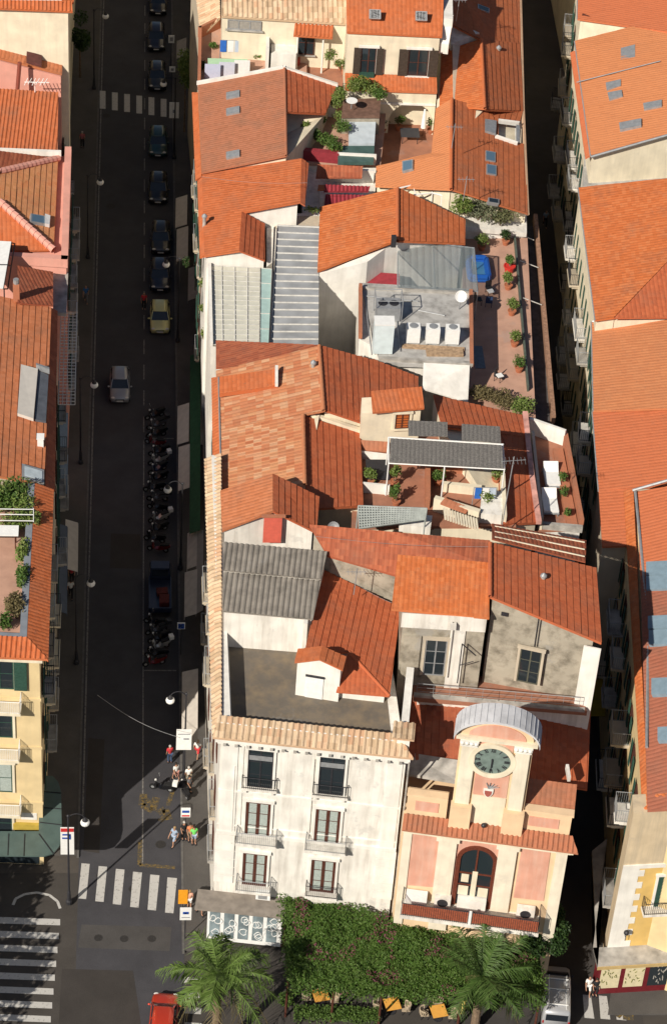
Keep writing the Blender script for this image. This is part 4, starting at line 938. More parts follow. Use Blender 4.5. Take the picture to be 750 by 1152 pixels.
# ---- two translucent roofs
b = house('glass_roof_house', 'low building under two translucent ribbed roofs between tiled houses', (300, 520))
for pts, m, nb, nc, ang in (([(235, 299, 15.0), (293, 302, 15.0), (292, 388, 14.7), (237, 388, 14.7)], plain('milky_sheet', (.56, .55, .47), .4, .08, 1.5), 16, 4, 0), ([(293, 302, 15.0), (306, 303, 15.0), (303, 388, 14.7), (292, 388, 14.7)], plain('teal_sheet', (.36, .50, .48), .3, .1, 2), 5, 1, 0), ([(312, 254, 15.7), (359, 256, 15.7), (358, 390, 14.9), (304, 390, 14.9)], plain('grey_sheet', (.30, .31, .32), .35, .25, .7), 17, 0, 1)):
    slab(b, pts, m, .05, 'glazing_sheet'); mb = MB(); q = [R(t)+V((0, 0, .03)) for t in pts]
    for i in range(nb+1):
        t = i/nb; mb.tube(q[0].lerp(q[3], t), q[1].lerp(q[2], t), .075 if nb == 17 else .035, 5)
    for i in range(nc+1):
        t = i/max(1, nc); mb.tube(q[0].lerp(q[1], t), q[3].lerp(q[2], t), .05, 5)
    mb.build('glazing_frame', plain('dull_white_bar', (.50, .49, .46), .7, .15, 3), b)
    body(b, [(x, y, h-.1) for x, y, h in pts], WHITE2, 0, .0, .03)
parapet(b, [(236, 300, 15.0), (238, 388, 14.7)], .3, .2, WHITE, 'coping')
mb = MB(); mb.tube(R((309, 256, 15.9)), R((303, 388, 15.1)), .07, 6); mb.build('downpipe', DKM, b)
slab(b, [(300, 243, 15.2), (360, 243, 15.2), (358, 257, 15.2), (311, 257, 15.2)], BEIGE, .4, 'roof_slab'); body(b, [(300, 240, 15.1), (360, 240, 15.1), (358, 257, 15.1), (300, 300, 15.1)], WHITE2, 0, 0, 0)

# ---- orange roof house with gable dormer
b = house('small_gable_house', 'orange tiled house with a small white gable facing the translucent roofs', (285, 420))
body(b, [(228, 196, 15.7), (231, 288, 15.7), (270, 282, 16.6), (272, 239, 16.6), (337, 227, 18.0), (338, 180, 18.0)], WHITE, 0, .25, .15)
body(b, [(231, 288, 15.7), (270, 282, 16.6), (298, 292, 15.5), (298, 253, 15.5), (272, 240, 16.6)], WHITE, 0, .25, .12)
roof(b, [[(339, 178, 18.3), (338, 227, 18.3), (272, 239, 16.8), (227, 195, 15.75)], [(272, 239, 16.8), (269, 282, 16.8), (230, 288, 15.8), (227, 195, 15.75)]], ORG, 'fine', .3, .16)
roof(b, [[(272, 238, 16.85), (269, 282, 16.85), (298, 293, 15.6), (298, 252, 15.6)], [(339, 178, 18.35), (338, 228, 18.35), (343, 231, 18.1), (347, 184, 18.0)]], RED, 'course', .4, .14)
FZ = Fac(R((272, 239, 16.8)), R((337, 227, 16.8)), -.15); u, z = FZ.at(320, 239); FZ.box(MB(), u-.25, u+.25, z-.3, z+.3, 0, .03).build('vent', CONC, b)
FL = Fac(R((227, 195, 15.6)), R((230, 288, 15.6)), .0); street_side(b, FL, .3, FL.L-.2, (5.2, 9.2, 13.0), 3.6, BRW, GRN, True, dep=.38, slabm=BEIGE, rail=STEEL)
roof(b, [[(222, 197, 15.4), (228, 196, 15.7), (231, 288, 15.7), (225, 290, 15.4)]], ORG, 'fine', .3, .1, (1, 2))

# ---- salmon roof house
b = house('salmon_roof_house', 'house with a smooth salmon tile roof carrying three small skylights', (290, 330))
body(b, [(224, 96, 15.9), (227, 194, 15.9), (322, 176, 18.4), (366, 127, 16.6), (377, 98, 16.4), (319, 80, 18.4)], CREAM, 0, .25, .15)
roof(b, [[(319, 77, 18.6), (322, 175, 18.6), (227, 194, 16.0), (223, 95, 16.0)]], SAL, 'fine', .28, .15)
roof(b, [[(320, 77, 18.6), (322, 126, 18.6), (366, 128, 16.9), (378, 97, 16.5)]], RED, 'course', .5, .15)
ridge(b, [(320, 77, 18.7), (322, 175, 18.7)], SAL, .1)
parapet(b, [(223, 95, 16.0), (319, 77, 18.55), (378, 97, 16.5)], .25, .25, WHITE, 'coping')
for x, y in ((262, 108), (262, 126), (262, 175)):
    h = 16+2.6*(x-225)/96; skylight(b, [(x-7, y-2, h-.2), (x+8, y-5, h+.2), (x+8, y+2, h+.2), (x-7, y+5, h-.2)])
roof(b, [[(216, 104, 15.5), (223, 104, 15.8), (227, 198, 15.8), (220, 203, 15.5)]], ORG, 'fine', .3, .1, (1, 2))
FL = Fac(R((223, 95, 15.6)), R((227, 194, 15.6)), .0); street_side(b, FL, .3, FL.L-.2, (5.2, 9.2, 13.0), 3.6, BRW, GRN, True, dep=.38, slabm=BEIGE, rail=STEEL)
# its roof terrace behind the ridge
T3 = 14.9
slab(b, [(318, 120, T3), (376, 95, T3), (436, 92, T3), (432, 150, T3), (428, 185, T3), (322, 182, T3)], TERL, .3, 'terrace_floor')
body(b, [(324, 126, T3-.1), (376, 98, T3-.1), (434, 94, T3-.1), (428, 186, T3-.1), (324, 182, T3-.1)], WHITE, 0, .1, 0)
for a, c, hh in (((331, 156, T3), (348, 157, T3), .8), ((332, 178, T3), (377, 182, T3), .9)): parapet(b, [a, c], hh, .5, MAR, 'planter')
parapet(b, [(331, 142, T3), (348, 144, T3)], .5, .8, WHITE, 'parapet'); parapet(b, [(345, 128, T3), (375, 131, T3)], .9, .25, WHITE, 'parapet')
slab(b, [(386, 112, T3+1.8), (428, 110, T3+1.8), (427, 130, T3+1.8), (384, 130, T3+1.8)], plain('brown_deck', (.16, .09, .065), .8, .3, 3), .25, 'upper_deck')
body(b, [(386, 112, T3+1.7), (428, 110, T3+1.7), (427, 130, T3+1.7), (384, 130, T3+1.7)], GREYW, 10, 0, .02)
slab(b, [(392, 131, T3+1.0), (423, 131, T3+1.0), (421, 161, T3+.8), (392, 162, T3+.8)], plain('pale_glass_sheet', (.50, .56, .60), .2, .12, 1.5), .3, 'skylight')
slab(b, [(380, 164, T3+.7), (421, 164, T3+.7), (420, 182, T3+.6), (380, 182, T3+.6)], plain('dark_teal_sheet', (.06, .11, .10), .4, .2, 2), .3, 'flat_roof')
parapet(b, [(380, 183, T3), (421, 185, T3)], .9, .2, WHITE, 'parapet')
# maroon and white lean-to roofs in front of it
b2 = house('maroon_roof_annex', 'small white annex with maroon sheet roofs behind the bright orange ridge roof', (385, 400), 'annex')
A3 = 14.2
slab(b2, [(340, 184, A3), (424, 186, A3), (420, 245, A3), (340, 240, A3)], WHITE2, .3, 'roof_deck'); body(b2, [(340, 184, A3-.1), (424, 186, A3-.1), (420, 245, A3-.1), (340, 242, A3-.1)], WHITE, 0, .1, 0)
roof(b2, [[(357, 185, A3+1.6), (408, 187, A3+1.6), (407, 200, A3+1.2), (355, 200, A3+1.2)]], BRN, 'fine', .3, .1)
roof(b2, [[(365, 208, A3+1.3), (416, 210, A3+1.3), (414, 216, A3+1.15), (364, 216, A3+1.1)], [(366, 219, A3+.9), (414, 220, A3+.9), (390, 232, A3+.6), (364, 234, A3+.6)]], MAR, 'corr', .3, .05)
parapet(b2, [(368, 203, A3), (418, 206, A3)], 1.2, .25, WHITE, 'parapet'); parapet(b2, [(361, 213, A3), (361, 232, A3)], .8, .25, WHITE, 'parapet')
mb = MB(); mb.prism([R(t) for t in ((358, 209, A3+1.2), (366, 209, A3+1.2), (366, 215, A3+1.1), (357, 215, A3+1.1))], (0, 0, .1)); mb.build('ledge_tile', ORG, b2)

# ---- cream courtyard house
b = house('courtyard_house', 'cream house with shuttered windows above an arched loggia and terracotta courtyard', (440, 230))
body(b, [(391, 38, 20.4), (495, 42, 20.4), (497, -30, 22), (391, -32, 22)], CREAM, 0, .2, .05)
roof(b, [[(389, -34, 22.6), (500, -30, 22.6), (497, 41, 20.5), (390, 36, 20.5)]], ORG, 'fine', .34, .16)
F = Fac(R((391, 38, 20.4)), R((495, 42, 20.4)), .03)
for px, py, wd in ((414, 68, 1.2), (470, 70, 1.6)):
    u, z = F.at(px, py); window(b, F, u, z, wd, 2.4, BRW, GLS, WHITE, (1, 1), plain('dark_brown_shutter', (.06, .045, .035), .6, .2, 6), px > 450, True)
u, z = F.at(412, 82); F.box(MB(), u-.6, u+.6, z-.2, z+.1, 0, .4).build('flower_box', GRN, b)
for x, y, h in ((421, 17, 21.3), (473, 19, 21.3)): skylight(b, [(x-6, y-6, h+.35), (x+7, y-5.5, h+.35), (x+7, y+5, h-.1), (x-6, y+4.5, h-.1)], GLS if x == 421 else GLB)
CY = 13.3
_, zl = F.at(440, 84)
rm = MB(); rm.has = True; strip_face(rm, [F.pt(0, zl, 0), F.pt(F.L, zl, 0), F.pt(F.L, zl-.55, 1.5), F.pt(0, zl-.55, 1.5)], 'fine', .3, .15); rm.build('tile_ledge', ORG, b)
# arcaded loggia wall in front
u0, _ = F.at(425, 120); ua, za = F.at(462, 112); zt = zl-.7; rad = 1.75; zs = CY*K+1.1; mb = MB()
cuts = [0, u0] ; d0, d1 = .9, 1.3
aL, aR = ua-rad, ua+rad
F.box(mb, 0, aL, CY*K-.5, zt, d0, d1); F.box(mb, aR, F.L, CY*K-.5, zt, d0, d1)
for i in range(16):
    t0, t1 = math.pi*i/16, math.pi*(i+1)/16; x0, z0, x1, z1 = ua+rad*math.cos(t0), zs+rad*math.sin(t0), ua+rad*math.cos(t1), zs+rad*math.sin(t1)
    mb.hexa([F.pt(x1, z1, d0), F.pt(x0, z0, d0), F.pt(x0, z0, d1), F.pt(x1, z1, d1), F.pt(x1, zt, d0), F.pt(x0, zt, d0), F.pt(x0, zt, d1), F.pt(x1, zt, d1)])
mb.build('arcade_wall', CREAM, b)
u, z = F.at(440, 97); F.box(MB(), 0, F.L, zt-1.2, zt-1.05, d1, d1+.1).build('moulding', WHITE, b)
slab(b, [(410, 105, CY), (498, 105, CY), (492, 185, CY), (410, 195, CY)], TERR, .3, 'courtyard_floor'); body(b, [(410, 105, CY-.1), (498, 105, CY-.1), (492, 185, CY-.1), (410, 195, CY-.1)], CREAM, 0, .1, 0)
fw = Fac(R((497, 30, 20)), R((505, 60, 20)))
parapet(b, [(502, -30, 20.5), (503, 30, 20.5), (499, 58, 19.0)], .9, .7, WHITE, 'party_wall')

# ---- long alley house
b = house('long_alley_house', 'long orange roofed house running along the alley with a cut out roof terrace', (540, 250))
body(b, [(508, -35, 19.3), (584, -35, 15.4), (592, 238, 15.2), (507, 212, 18.0), (508, 114, 18.0)], CREAM, 0, .25, .25)
body(b, [(497, 60, 16.6), (541, 48, 18), (545, 121, 18), (508, 160, 18), (507, 211, 18), (423, 207, 14.7), (424, 189, 14.7), (486, 172, 16.8), (490, 124, 17)], CREAM, 0, .25, .15)
roof(b, [[(508, -35, 19.8), (508, 28, 19.6), (541, 45, 18.7), (585, 50, 15.8), (584, -35, 15.8)], [(541, 44, 18.7), (545, 123, 18.6), (588, 125, 15.7), (585, 49, 15.8)], [(508, 111, 18.5), (508, 213, 18.4), (560, 229, 16.6), (560, 138, 16.75), (545, 122, 17.3)], [(560, 155, 16.72), (560, 230, 16.6), (593, 240, 15.4), (591, 163, 15.5)]], OR2, 'course', .45, .16)
roof(b, [[(560, 136, 16.76), (584, 137, 15.7), (588, 124, 15.7), (545, 122, 17.3)]], OR2, 'course', .45, .16, (1, 2))
roof(b, [[(541, 44, 18.75), (545, 122, 18.65), (494, 118, 17.0), (496, 58, 16.9)]], BRT, 'fine', .3, .15)
roof(b, [[(508, 111, 18.55), (507, 174, 18.45), (485, 173, 17.3), (490, 122, 17.4)], [(507, 173, 18.45), (507, 213, 18.4), (422, 209, 14.9), (423, 187, 14.95), (485, 172, 17.3)]], LTO, 'fine', .3, .15)
ridge(b, [(508, 111, 18.65), (507, 213, 18.5)], ORG); ridge(b, [(541, 44, 18.85), (545, 122, 18.75)], ORG)
mb = MB().prism([R(t) for t in ((507, 30, 18.0), (538, 44, 18.2), (506, 57, 17.4))], (0, 0, .6)); mb.build('gable_wall', WHITE2, b)
slab(b, [(548, 138, 15.6), (585, 138, 15.2), (583, 166, 15.2), (555, 158, 15.6)], WHITE, .2, 'terrace_floor')
mb = MB(); mb.prism([R(t) for t in ((560, 137, 16.9), (584, 140, 16.0), (583, 142, 15.9), (560, 139, 16.8))], (0, 0, .3)); mb.prism([R(t) for t in ((558, 155, 16.8), (582, 163, 15.9), (581, 165, 15.8), (556, 157, 16.7))], (0, 0, .3)); mb.build('coping', WHITE, b)
mb = MB(); mb.prism([R(t) for t in ((545, 136, 17.35), (558, 138, 16.9), (557, 153, 16.85), (545, 149, 17.3))], (0, 0, .2)); mb.build('skylight', STEEL, b)
mb = MB(); mb.prism([R(t) for t in ((580, 143, 15.9), (584, 144, 15.75), (584, 163, 15.7), (580, 162, 15.8))], (0, 0, .25)); mb.build('dormer_edge', STEEL, b)
for x, y in ((550, 178), (551, 193)): h = 18.4-3.0*(x-508)/85; skylight(b, [(x-5, y-7, h+.15), (x+6, y-5, h-.2), (x+6, y+6, h-.2), (x-5, y+4, h+.15)])
skylight(b, [(536, 6, 18.3), (549, 11, 17.7), (549, 16, 17.7), (536, 11, 18.3)], GLS); skylight(b, [(548, 224, 17.0), (560, 226, 16.6), (560, 231, 16.6), (548, 229, 17.0)], GLS)
skylight(b, [(453, 183, 16.2), (465, 181, 16.7), (465, 192, 16.6), (453, 195, 16.1)])
gutter(b, [(584, -35, 15.8), (588, 125, 15.6), (593, 240, 15.3)], TAN, .16)
wr = thing('white_roof_railing', 'white painted railing and hatch on the roof edge beside the planted terrace', 'railing', R((470, 215, 16)))
mb = MB()
q = [R((x, y, 16.4)) for x, y in ((430, 216), (486, 203), (498, 206), (497, 220), (486, 217), (440, 222))]
for a, c in ((0, 1), (1, 2), (2, 3), (3, 4), (4, 5), (5, 0), (1, 4)): mb.tube(q[a], q[c], .06, 5)
for t in (.3, .6): mb.tube(q[0].lerp(q[1], t), q[5].lerp(q[4], t), .04, 5)
for p in q: mb.tube(p-V((0, 0, 1.4)), p, .05, 5)
mb.build('frame', WHM, wr)
b2 = house('hedge_terrace_annex', 'small white roof slab beneath the grey leaved hedge beside the ridge roof', (500, 380), 'annex')
slab(b2, [(440, 215, 15.0), (505, 215, 15.0), (592, 238, 14.2), (592, 262, 14.0), (520, 255, 14.6)], WHITE2, .4, 'roof_slab'); body(b2, [(440, 217, 14.8), (505, 217, 14.8), (590, 240, 14), (590, 262, 13.8), (520, 255, 14.4)], WHITE, 0, 0, 0)

# ---- tan tiled house at the top
b = house('tan_roof_house', 'cream house under a pale tan tile roof with a laundry terrace', (290, 180))
body(b, [(250, 19, 18.9), (392, 28, 18.9), (392, -40, 20), (250, -40, 20)], CREAM, 0, .2, .05)
roof(b, [[(250, -42, 21.4), (396, -40, 21.4), (393, 27, 19.0), (249, 18, 19.0)]], TAN, 'col', .4, .18)
F = Fac(R((250, 19, 18.9)), R((392, 28, 18.9)), .03)
u, z = F.at(275, 28); window(b, F, u, z, 2.7, .85, STEEL, plain('grey_shutter', (.30, .28, .25), .7, .15, 6), None, (2, 0))
TB = 15.6
slab(b, [(222, 98, TB), (224, 42, TB), (250, 18, TB), (345, 20, TB), (345, 84, TB), (319, 80, TB)], TERL, .3, 'terrace_floor')
body(b, [(223, 96, TB-.1), (225, 44, TB-.1), (250, 20, TB-.1), (345, 20, TB-.1), (345, 86, TB-.1), (319, 80, TB-.1)], CREAM, 0, .1, .05)
parapet(b, [(224, 94, TB), (225, 42, TB), (249, 30, TB)], 1.0, .25, SAL, 'parapet'); parapet(b, [(300, 40, TB), (300, 80, TB)], 2.2, .25, WHITE, 'dividing_wall')
slab(b, [(305, 42, TB+1.4), (335, 42, TB+1.4), (333, 62, TB+1.4), (305, 61, TB+1.4)], WHITE, 1.4, 'roof_slab')
roof(b, [[(332, 25, 18.75), (375, 28, 18.75), (374, 43, 18.35), (330, 40, 18.35)]], ORG, 'col', .32, .12)
mb = MB()
for x in (335, 364): q = R((x, 41, 18.25)); mb.tube(V((q.x, q.y, 14*K)), q, .08, 6)
mb.build('porch_post', WHITE, b)
u, z = F.at(348, 48); window(b, F, u-.3, z, 1.4, 2.2, BRW, GLS, None, (1, 1), None)
slab(b, [(332, 58, 15.3), (392, 62, 15.3), (385, 96, 15.3), (345, 84, 15.3)], TERR, .3, 'landing'); body(b, [(332, 58, 15.2), (392, 62, 15.2), (388, 96, 15.2), (345, 85, 15.2)], CREAM, 0, 0, 0)
mb = MB(); q = R((334, 57, 15.3)); q2 = R((362, 60, 15.3)); mb.hexa([q, q2, q2+V((0, .1, 0)), q+V((0, .1, 0)), q+V((0, 0, 1.3)), q2+V((0, 0, 1.3)), q2+V((0, .1, 1.3)), q+V((0, .1, 1.3))]); mb.build('balcony_front', plain('brown_panel', (.22, .15, .10), .7, .2, 5), b)
mb = MB()
for k in range(8):
    q = R((365+k*3.5, 60+k*3.2, 15.4)); mb.box(q+V((0, 0, .9-k*.15)), (.35, 1.2, .12))
mb.build('stair_tread', SAL, b)
rb = MB()
for x, y in ((322, 67), (333, 70)): rb.prism([R((x-8, y-4, TB)), R((x+4, y-3, TB)), R((x+4, y+4, TB)), R((x-8, y+3, TB))], (0, 0, .55))
rb.build('planter', plain('red_box', (.50, .07, .05), .6, .15, 3), b)
# corner house at the extreme top beside the street
b = house('corner_tan_house', 'grey beige house beyond the laundry terrace at the street corner', (232, 60))
body(b, [(226, 40, 15.5), (249, 18, 15.5), (250, -45, 15.5), (216, -45, 15.5)], BEIGE, 0, 0, 0)
roof(b, [[(247, -45, 16.6), (248, 20, 16.6), (226, 42, 15.6), (216, -45, 15.6)]], TAN, 'col', .35, .15)

# ================================================================== WEST ROW (beyond the street)
H = bpy.data.objects
b = house('yellow_corner_house', 'yellow corner house with green shutters and a planted roof terrace above', (45, 985), 'building')
EV = 16.7
A = R((44.5, 737, EV-.2)); A0 = V((A.x-9, A.y+.5, A.z)); BKY = R((45, 548, EV)).y
MB().prism([V((A0.x, A0.y, 0)), V((A.x, A.y, 0)), V((A.x, BKY, 0)), V((A0.x, BKY, 0))], [V((p.x, p.y, 16.0*K-.02)) for p in (A0, A, V((A.x, BKY, 0)), V((A0.x, BKY, 0)))]).build('wall', YEL, b); MB().prism([V((A0.x, A0.y, 16.0*K)), V((A.x, A.y, 16.0*K)), V((A.x, A.y+.9, 16.0*K)), V((A0.x, A0.y+.9, 16.0*K))], (0, 0, A.z-16.0*K)).build('wall_head', YEL, b)
F = Fac(A0, A); FR_ = Fac(A, V((A.x, BKY, A.z)))
rm = MB(); rm.has = True; zt = EV*K+.35
strip_face(rm, [V((A0.x, A0.y+.9, zt)), V((A.x-.75, A.y+.95, zt)), V((A.x+.55, A.y-.4, zt-.55)), V((A0.x, A0.y-.4, zt-.55))], 'col', .3, .14)
strip_face(rm, [V((A.x-.75, A.y+.95, zt)), V((A.x-.75, BKY, zt)), V((A.x+.45, BKY, zt-.55)), V((A.x+.55, A.y-.5, zt-.55))], 'fine', .3, .14)
rm.build('tile_eave', ORG, b)
mb = MB(); F.box(mb, 0, F.L+.2, A.z-.45, A.z-.1, 0, .25); mb.build('cornice', CREAM, b)
ZR = 16.0*K; PG = plain('blue_grey_coping', (.20, .22, .25), .7, .12, 2)
MB().prism([V((A0.x, A0.y+.9, ZR)), V((A.x-1.2, A.y+.9, ZR)), V((A.x-1.2, BKY, ZR)), V((A0.x, BKY, ZR))], (0, 0, .12)).build('terrace_floor', TERL, b)
mb = MB(); mb.prism([V((A0.x, A0.y+.95, ZR)), V((A.x-1.2, A.y+.95, ZR)), V((A.x-1.2, A.y+1.3, ZR)), V((A0.x, A0.y+1.3, ZR))], (0, 0, 1.15)); mb.prism([V((A.x-1.2, A.y+.95, ZR)), V((A.x-.77, A.y+.95, ZR)), V((A.x-.77, BKY, ZR)), V((A.x-1.2, BKY, ZR))], (0, 0, 1.15)); mb.build('parapet', PG, b)
for py, zbal, sh in ((757, 790, True), (812, 843, False), (874, 905, False), (925, None, False)):
    u, z = F.at(0 if py < 800 else -1, py); hh = 2.6
    window(b, F, u, z, 1.7, hh, GRN, GLS if py != 874 else CURT, CREAM, (1, 1), GRN if sh else None, False, True)
    u2 = u-4.6; window(b, F, u2, z, 1.5, hh, GRN, GLS, CREAM, (1, 1), GRN, False, True)
    if zbal: uu, zz = F.at(0, zbal); balcony(b, F, u-.2, zz, 3.0+.2*(py > 860), 1.0, CREAM, WHM, 1.0, .11)
mb = MB()
for py in (787, 841, 903): _, zz = F.at(35, py); F.box(mb, 0, F.L+.06, zz-.05, zz+.12, 0, .08)
mb.build('moulding', YEL, b)
u, z = F.at(33, 918); F.box(MB(), u-.5, u+.5, z-.3, z+.3, 0, .04).build('plaque', WHITE, b)
street_side(b, FR_, .8, FR_.L-.5, (5.4, 9.6, 13.8), 3.6, BRW, GRN, True, dep=.8, rail=STEEL, slabm=CREAM)
cz = 4.5; cq = [P(x, y, cz) for x, y in ((-60, 962), (50, 963), (60, 960), (67, 952), (70, 941), (69, 890), (66, 880), (60, 873), (44, 872), (44, 935), (-60, 935))]
GC = plain('green_glass_canopy', (.085, .125, .115), .25, .12, 1.5)
o = MB().prism([p-V((0, 0, .1)) for p in cq], cq).build('shop_canopy', GC, b)
mb = MB()
for a, c in (((10, 938), (9, 962)), ((28, 938), (27, 963)), ((45, 925), (69, 928)), ((45, 908), (69, 910)), ((45, 890), (69, 892)), ((44, 938), (60, 960))): mb.tube(P(*a, cz+.03), P(*c, cz+.03), .03, 4)
mb.build('canopy_rib', DKM, o)
u0, z0 = F.at(17, 970); F.box(MB(), u0, F.L-.1, 3.5, 4.0, .0, .25).build('shop_fascia', plain('yellow_fascia', (.45, .33, .06), .6), b)
F.box(MB(), 1, F.L-.3, .1, 3.45, .0, .06).build('shop_glazing', GLS, b)

b = house('skylit_orange_house', 'orange roofed house by the street with a wide white roof shutter and fold out terrace', (50, 700))
q6 = [(-80, 316, 18.6), (58, 346, 15.8), (50, 546, 15.8), (-80, 520, 18.6)]
body(b, q6, BEIGE, 0, .3, .3); roof(b, [q6], OR3, 'course', .45, .16, (1, 2))
roof(b, [[(55, 345, 15.5), (51, 548, 15.5), (62, 552, 15.0), (65, 350, 15.0)]], BRN, 'fine', .3, .12)
body(b, [(50, 345, 15.4), (46, 548, 15.4), (61, 552, 15.0), (64, 350, 15.0)], BEIGE, 0, .1, .05)
o = MB().prism([R(t) for t in ((24, 413, 16.75), (43, 418, 16.35), (38, 474, 16.35), (20, 468, 16.8))], (0, 0, .25)).build('roof_shutter', plain('offwhite_panel', (.62, .58, .52), .6, .06, 2), b)
MB().prism([R(t) for t in ((43, 419, 16.2), (55, 424, 15.95), (52, 476, 15.95), (39, 474, 16.2))], (0, 0, .18)).build('roof_opening', plain('slate_grey', (.09, .10, .12), .6, .2, 2), b)
MB().prism([R(t) for t in ((41, 414, 16.5), (56, 419, 16.1), (56, 421, 16.1), (41, 416, 16.5))], (0, 0, .45)).build('dormer_edge', STEEL, b)
o = MB().prism([R(t) for t in ((25, 524, 16.35), (50, 531, 15.85), (50, 546, 15.85), (25, 540, 16.35))], (0, 0, .2)).build('skylight', STEEL, b)
MB().prism([R(t)+V((0, 0, .21)) for t in ((28, 527, 16.3), (48, 533, 15.9), (48, 543, 15.9), (28, 538, 16.3))], (0, 0, .03)).build('pane', plain('bright_glass', (.45, .52, .56), .15), o)
mb = MB(); q = R((46, 500, 15.95)); mb.box(q+V((0, 0, .3)), (.4, .5, .7)); mb.box(q+V((0, 0, .68)), (.5, .6, .08)); mb.build('vent_pipe', WHM, b)
q = R((19, 338, 16.6)); mb = MB(); mb.box(q+V((0, 0, .7)), (.45, .45, 1.6)); o = mb.build('chimney', SAL, b); MB().tube(q+V((0, 0, 1.5)), q+V((0, 0, 1.85)), .2, 8).build('chimney_cowl', STEEL, o)
roof(b, [[(20, 341, 17.0), (60, 344, 15.9), (60, 306, 15.2), (20, 299, 16.2)]], BRN, 'fine', .3, .1)
FL = Fac(R((64, 350, 15.0)), R((61, 552, 15.0)), .0)
street_side(b, FL, 4, FL.L-.3, (4.8, 8.8, 12.6), 3.6, BRW, GRN, True, dep=.7, rail=STEEL)
# steel grid balcony hanging over the street
mb = MB(); g0, g1 = R((69, 352, 13.0)), R((66, 455, 13.0)); wv = V((1.15, 0, 0))
for i in range(30): p = g0.lerp(g1, i/29); mb.tube(p, p+wv, .03, 4)
for i in range(5): mb.tube(g0+wv*(i/4), g1+wv*(i/4), .035, 4)
for i in range(9): p = g0.lerp(g1, i/8)+wv; mb.tube(p, p+V((0, 0, 1.0)), .025, 4)
mb.tube(g0+wv+V((0, 0, 1)), g1+wv+V((0, 0, 1)), .03, 4); mb.build('grid_balcony', WHITE2, b)
slab(b, [(60, 306, 14.4), (77, 306, 14.4), (75, 352, 14.4), (60, 352, 14.4)], CONC, .25, 'balcony')
for i, (y0, y1) in enumerate(((455, 500), (502, 548))):
    MB().prism([P(64, y0+10, 6.2), P(77, y0+10, 5.2), P(76, y1+8, 5.2), P(63, y1+8, 6.2)], (0, 0, .05)).build('awning', plain('blue_awning', (.12, .17, .24), .8, .1, 3), b)

b = house('rose_coped_house', 'hip roofed house with rose painted ridge bands and a rose street parapet', (75, 420))
body(b, [(-80, 168, 15), (80, 176, 15), (75, 300, 15), (-80, 292, 15)], PINK, 0, .0, .02)
roof(b, [[(66, 178, 15.3), (61, 281, 15.3), (0, 226, 17.4), (0, 193, 17.4)]], tilemat('pale_orange_tile', [(.55, .24, .10), (.62, .28, .13), (.58, .22, .09)], weather=.35), 'course', .45, .14)
roof(b, [[(-80, 284, 15.3), (61, 281, 15.3), (0, 226, 17.4), (-80, 160, 20)]], ORG, 'fine', .32, .14); roof(b, [[(66, 178, 15.3), (-80, 174, 15.3), (-80, 160, 20), (0, 193, 17.4)]], BRN, 'fine', .32, .14)  # brown back slope carries its shade in the tile colour
ridge(b, [(66, 178, 15.4), (0, 193, 17.5), (-80, 160, 20.1)], PINK, .26); ridge(b, [(61, 281, 15.4), (0, 226, 17.5)], PINK, .28)
parapet(b, [(77, 176, 15.0), (73, 299, 15.0), (-80, 289, 15.0)], .75, .5, PINK, 'parapet')
roof(b, [], ORG) if False else None
skylight(b, [(34, 242, 16.4), (51, 245, 15.8), (51, 254, 15.8), (34, 251, 16.4)]); MB().prism([R(t) for t in ((51, 244, 15.8), (57, 246, 15.6), (56, 256, 15.6), (51, 255, 15.8))], (0, 0, .3)).build('skylight_hood', WHM, b)
FL = Fac(R((80, 176, 14.8)), R((75, 300, 14.8)), .0); street_side(b, FL, .4, FL.L-.3, (4.8, 8.6, 12.2), 3.4, BRW, GRN, True, dep=.7, rail=STEEL)
pg = thing('white_panel_pergola', 'white panelled pergola roof with dark frame beside the rose parapet', 'pergola', R((5, 330, 15)))
MB().prism([R(t) for t in ((-40, 270, 17.0), (13, 273, 17.0), (4, 325, 16.6), (-45, 322, 16.6))], (0, 0, .1)).build('roof_panel', WHM, pg)
mb = MB()
for a, c in (((13, 273, 17), (4, 325, 16.6)), ((17, 274, 16.4), (9, 325, 16.0)), ((13, 273, 17), (17, 274, 16.4)), ((4, 325, 16.6), (9, 325, 16)), ((9, 298, 16.8), (13, 299, 16.2)), ((-40, 297, 16.95), (9, 298, 16.92))): mb.tube(R(a), R(c), .05, 5)
for x, y in ((13, 275), (5, 325)): q = R((x, y, 16.5)); mb.tube(V((q.x, q.y, 14*K)), q, .05, 5)
mb.build('frame', DKM, pg)
b = house('ribbed_orange_house', 'house with a strongly ribbed orange tile roof behind a white coping', (70, 300))
q3 = [(-80, 95, 17.4), (66, 104, 17.4), (65, 173, 15.7), (-80, 168, 15.7)]
body(b, q3, WHITE2, 0, .3, .1); roof(b, [q3], OR2, 'col', .30, .16); parapet(b, [(-80, 169, 15.7), (67, 175, 15.5)], .4, .3, WHITE, 'coping')
FL = Fac(R((67, 106, 15)), R((66, 174, 15)), .3); street_side(b, FL, .4, FL.L-.3, (4.8, 8.6, 12.2), 3.4, BRW, GRN, True, dep=.9, rail=WHITE2)
b = house('rose_gable_house', 'house with rose plastered front and a dark rooflight in its orange roof', (70, 220))
q2 = [(-80, 20, 20.4), (71, 57, 18.4), (70, 83, 18.1), (-80, 45, 20.1)]
body(b, q2, PINK, 0, .3, .1); roof(b, [q2], OR3, 'fine', .32, .16)
MB().prism([R(t) for t in ((31, 49, 19.05), (48, 53, 18.8), (47, 76, 18.6), (30, 71, 18.8))], (0, 0, .25)).build('roof_opening', plain('oxide_panel', (.10, .035, .03), .8, .2, 3), b)
mb = MB(); q = R((20, 100, 17.4)); mb.tube(q, q+V((.2, .3, 2.2)), .16, 8); mb.build('flue', plain('rust_pipe', (.22, .06, .04), .8), b)
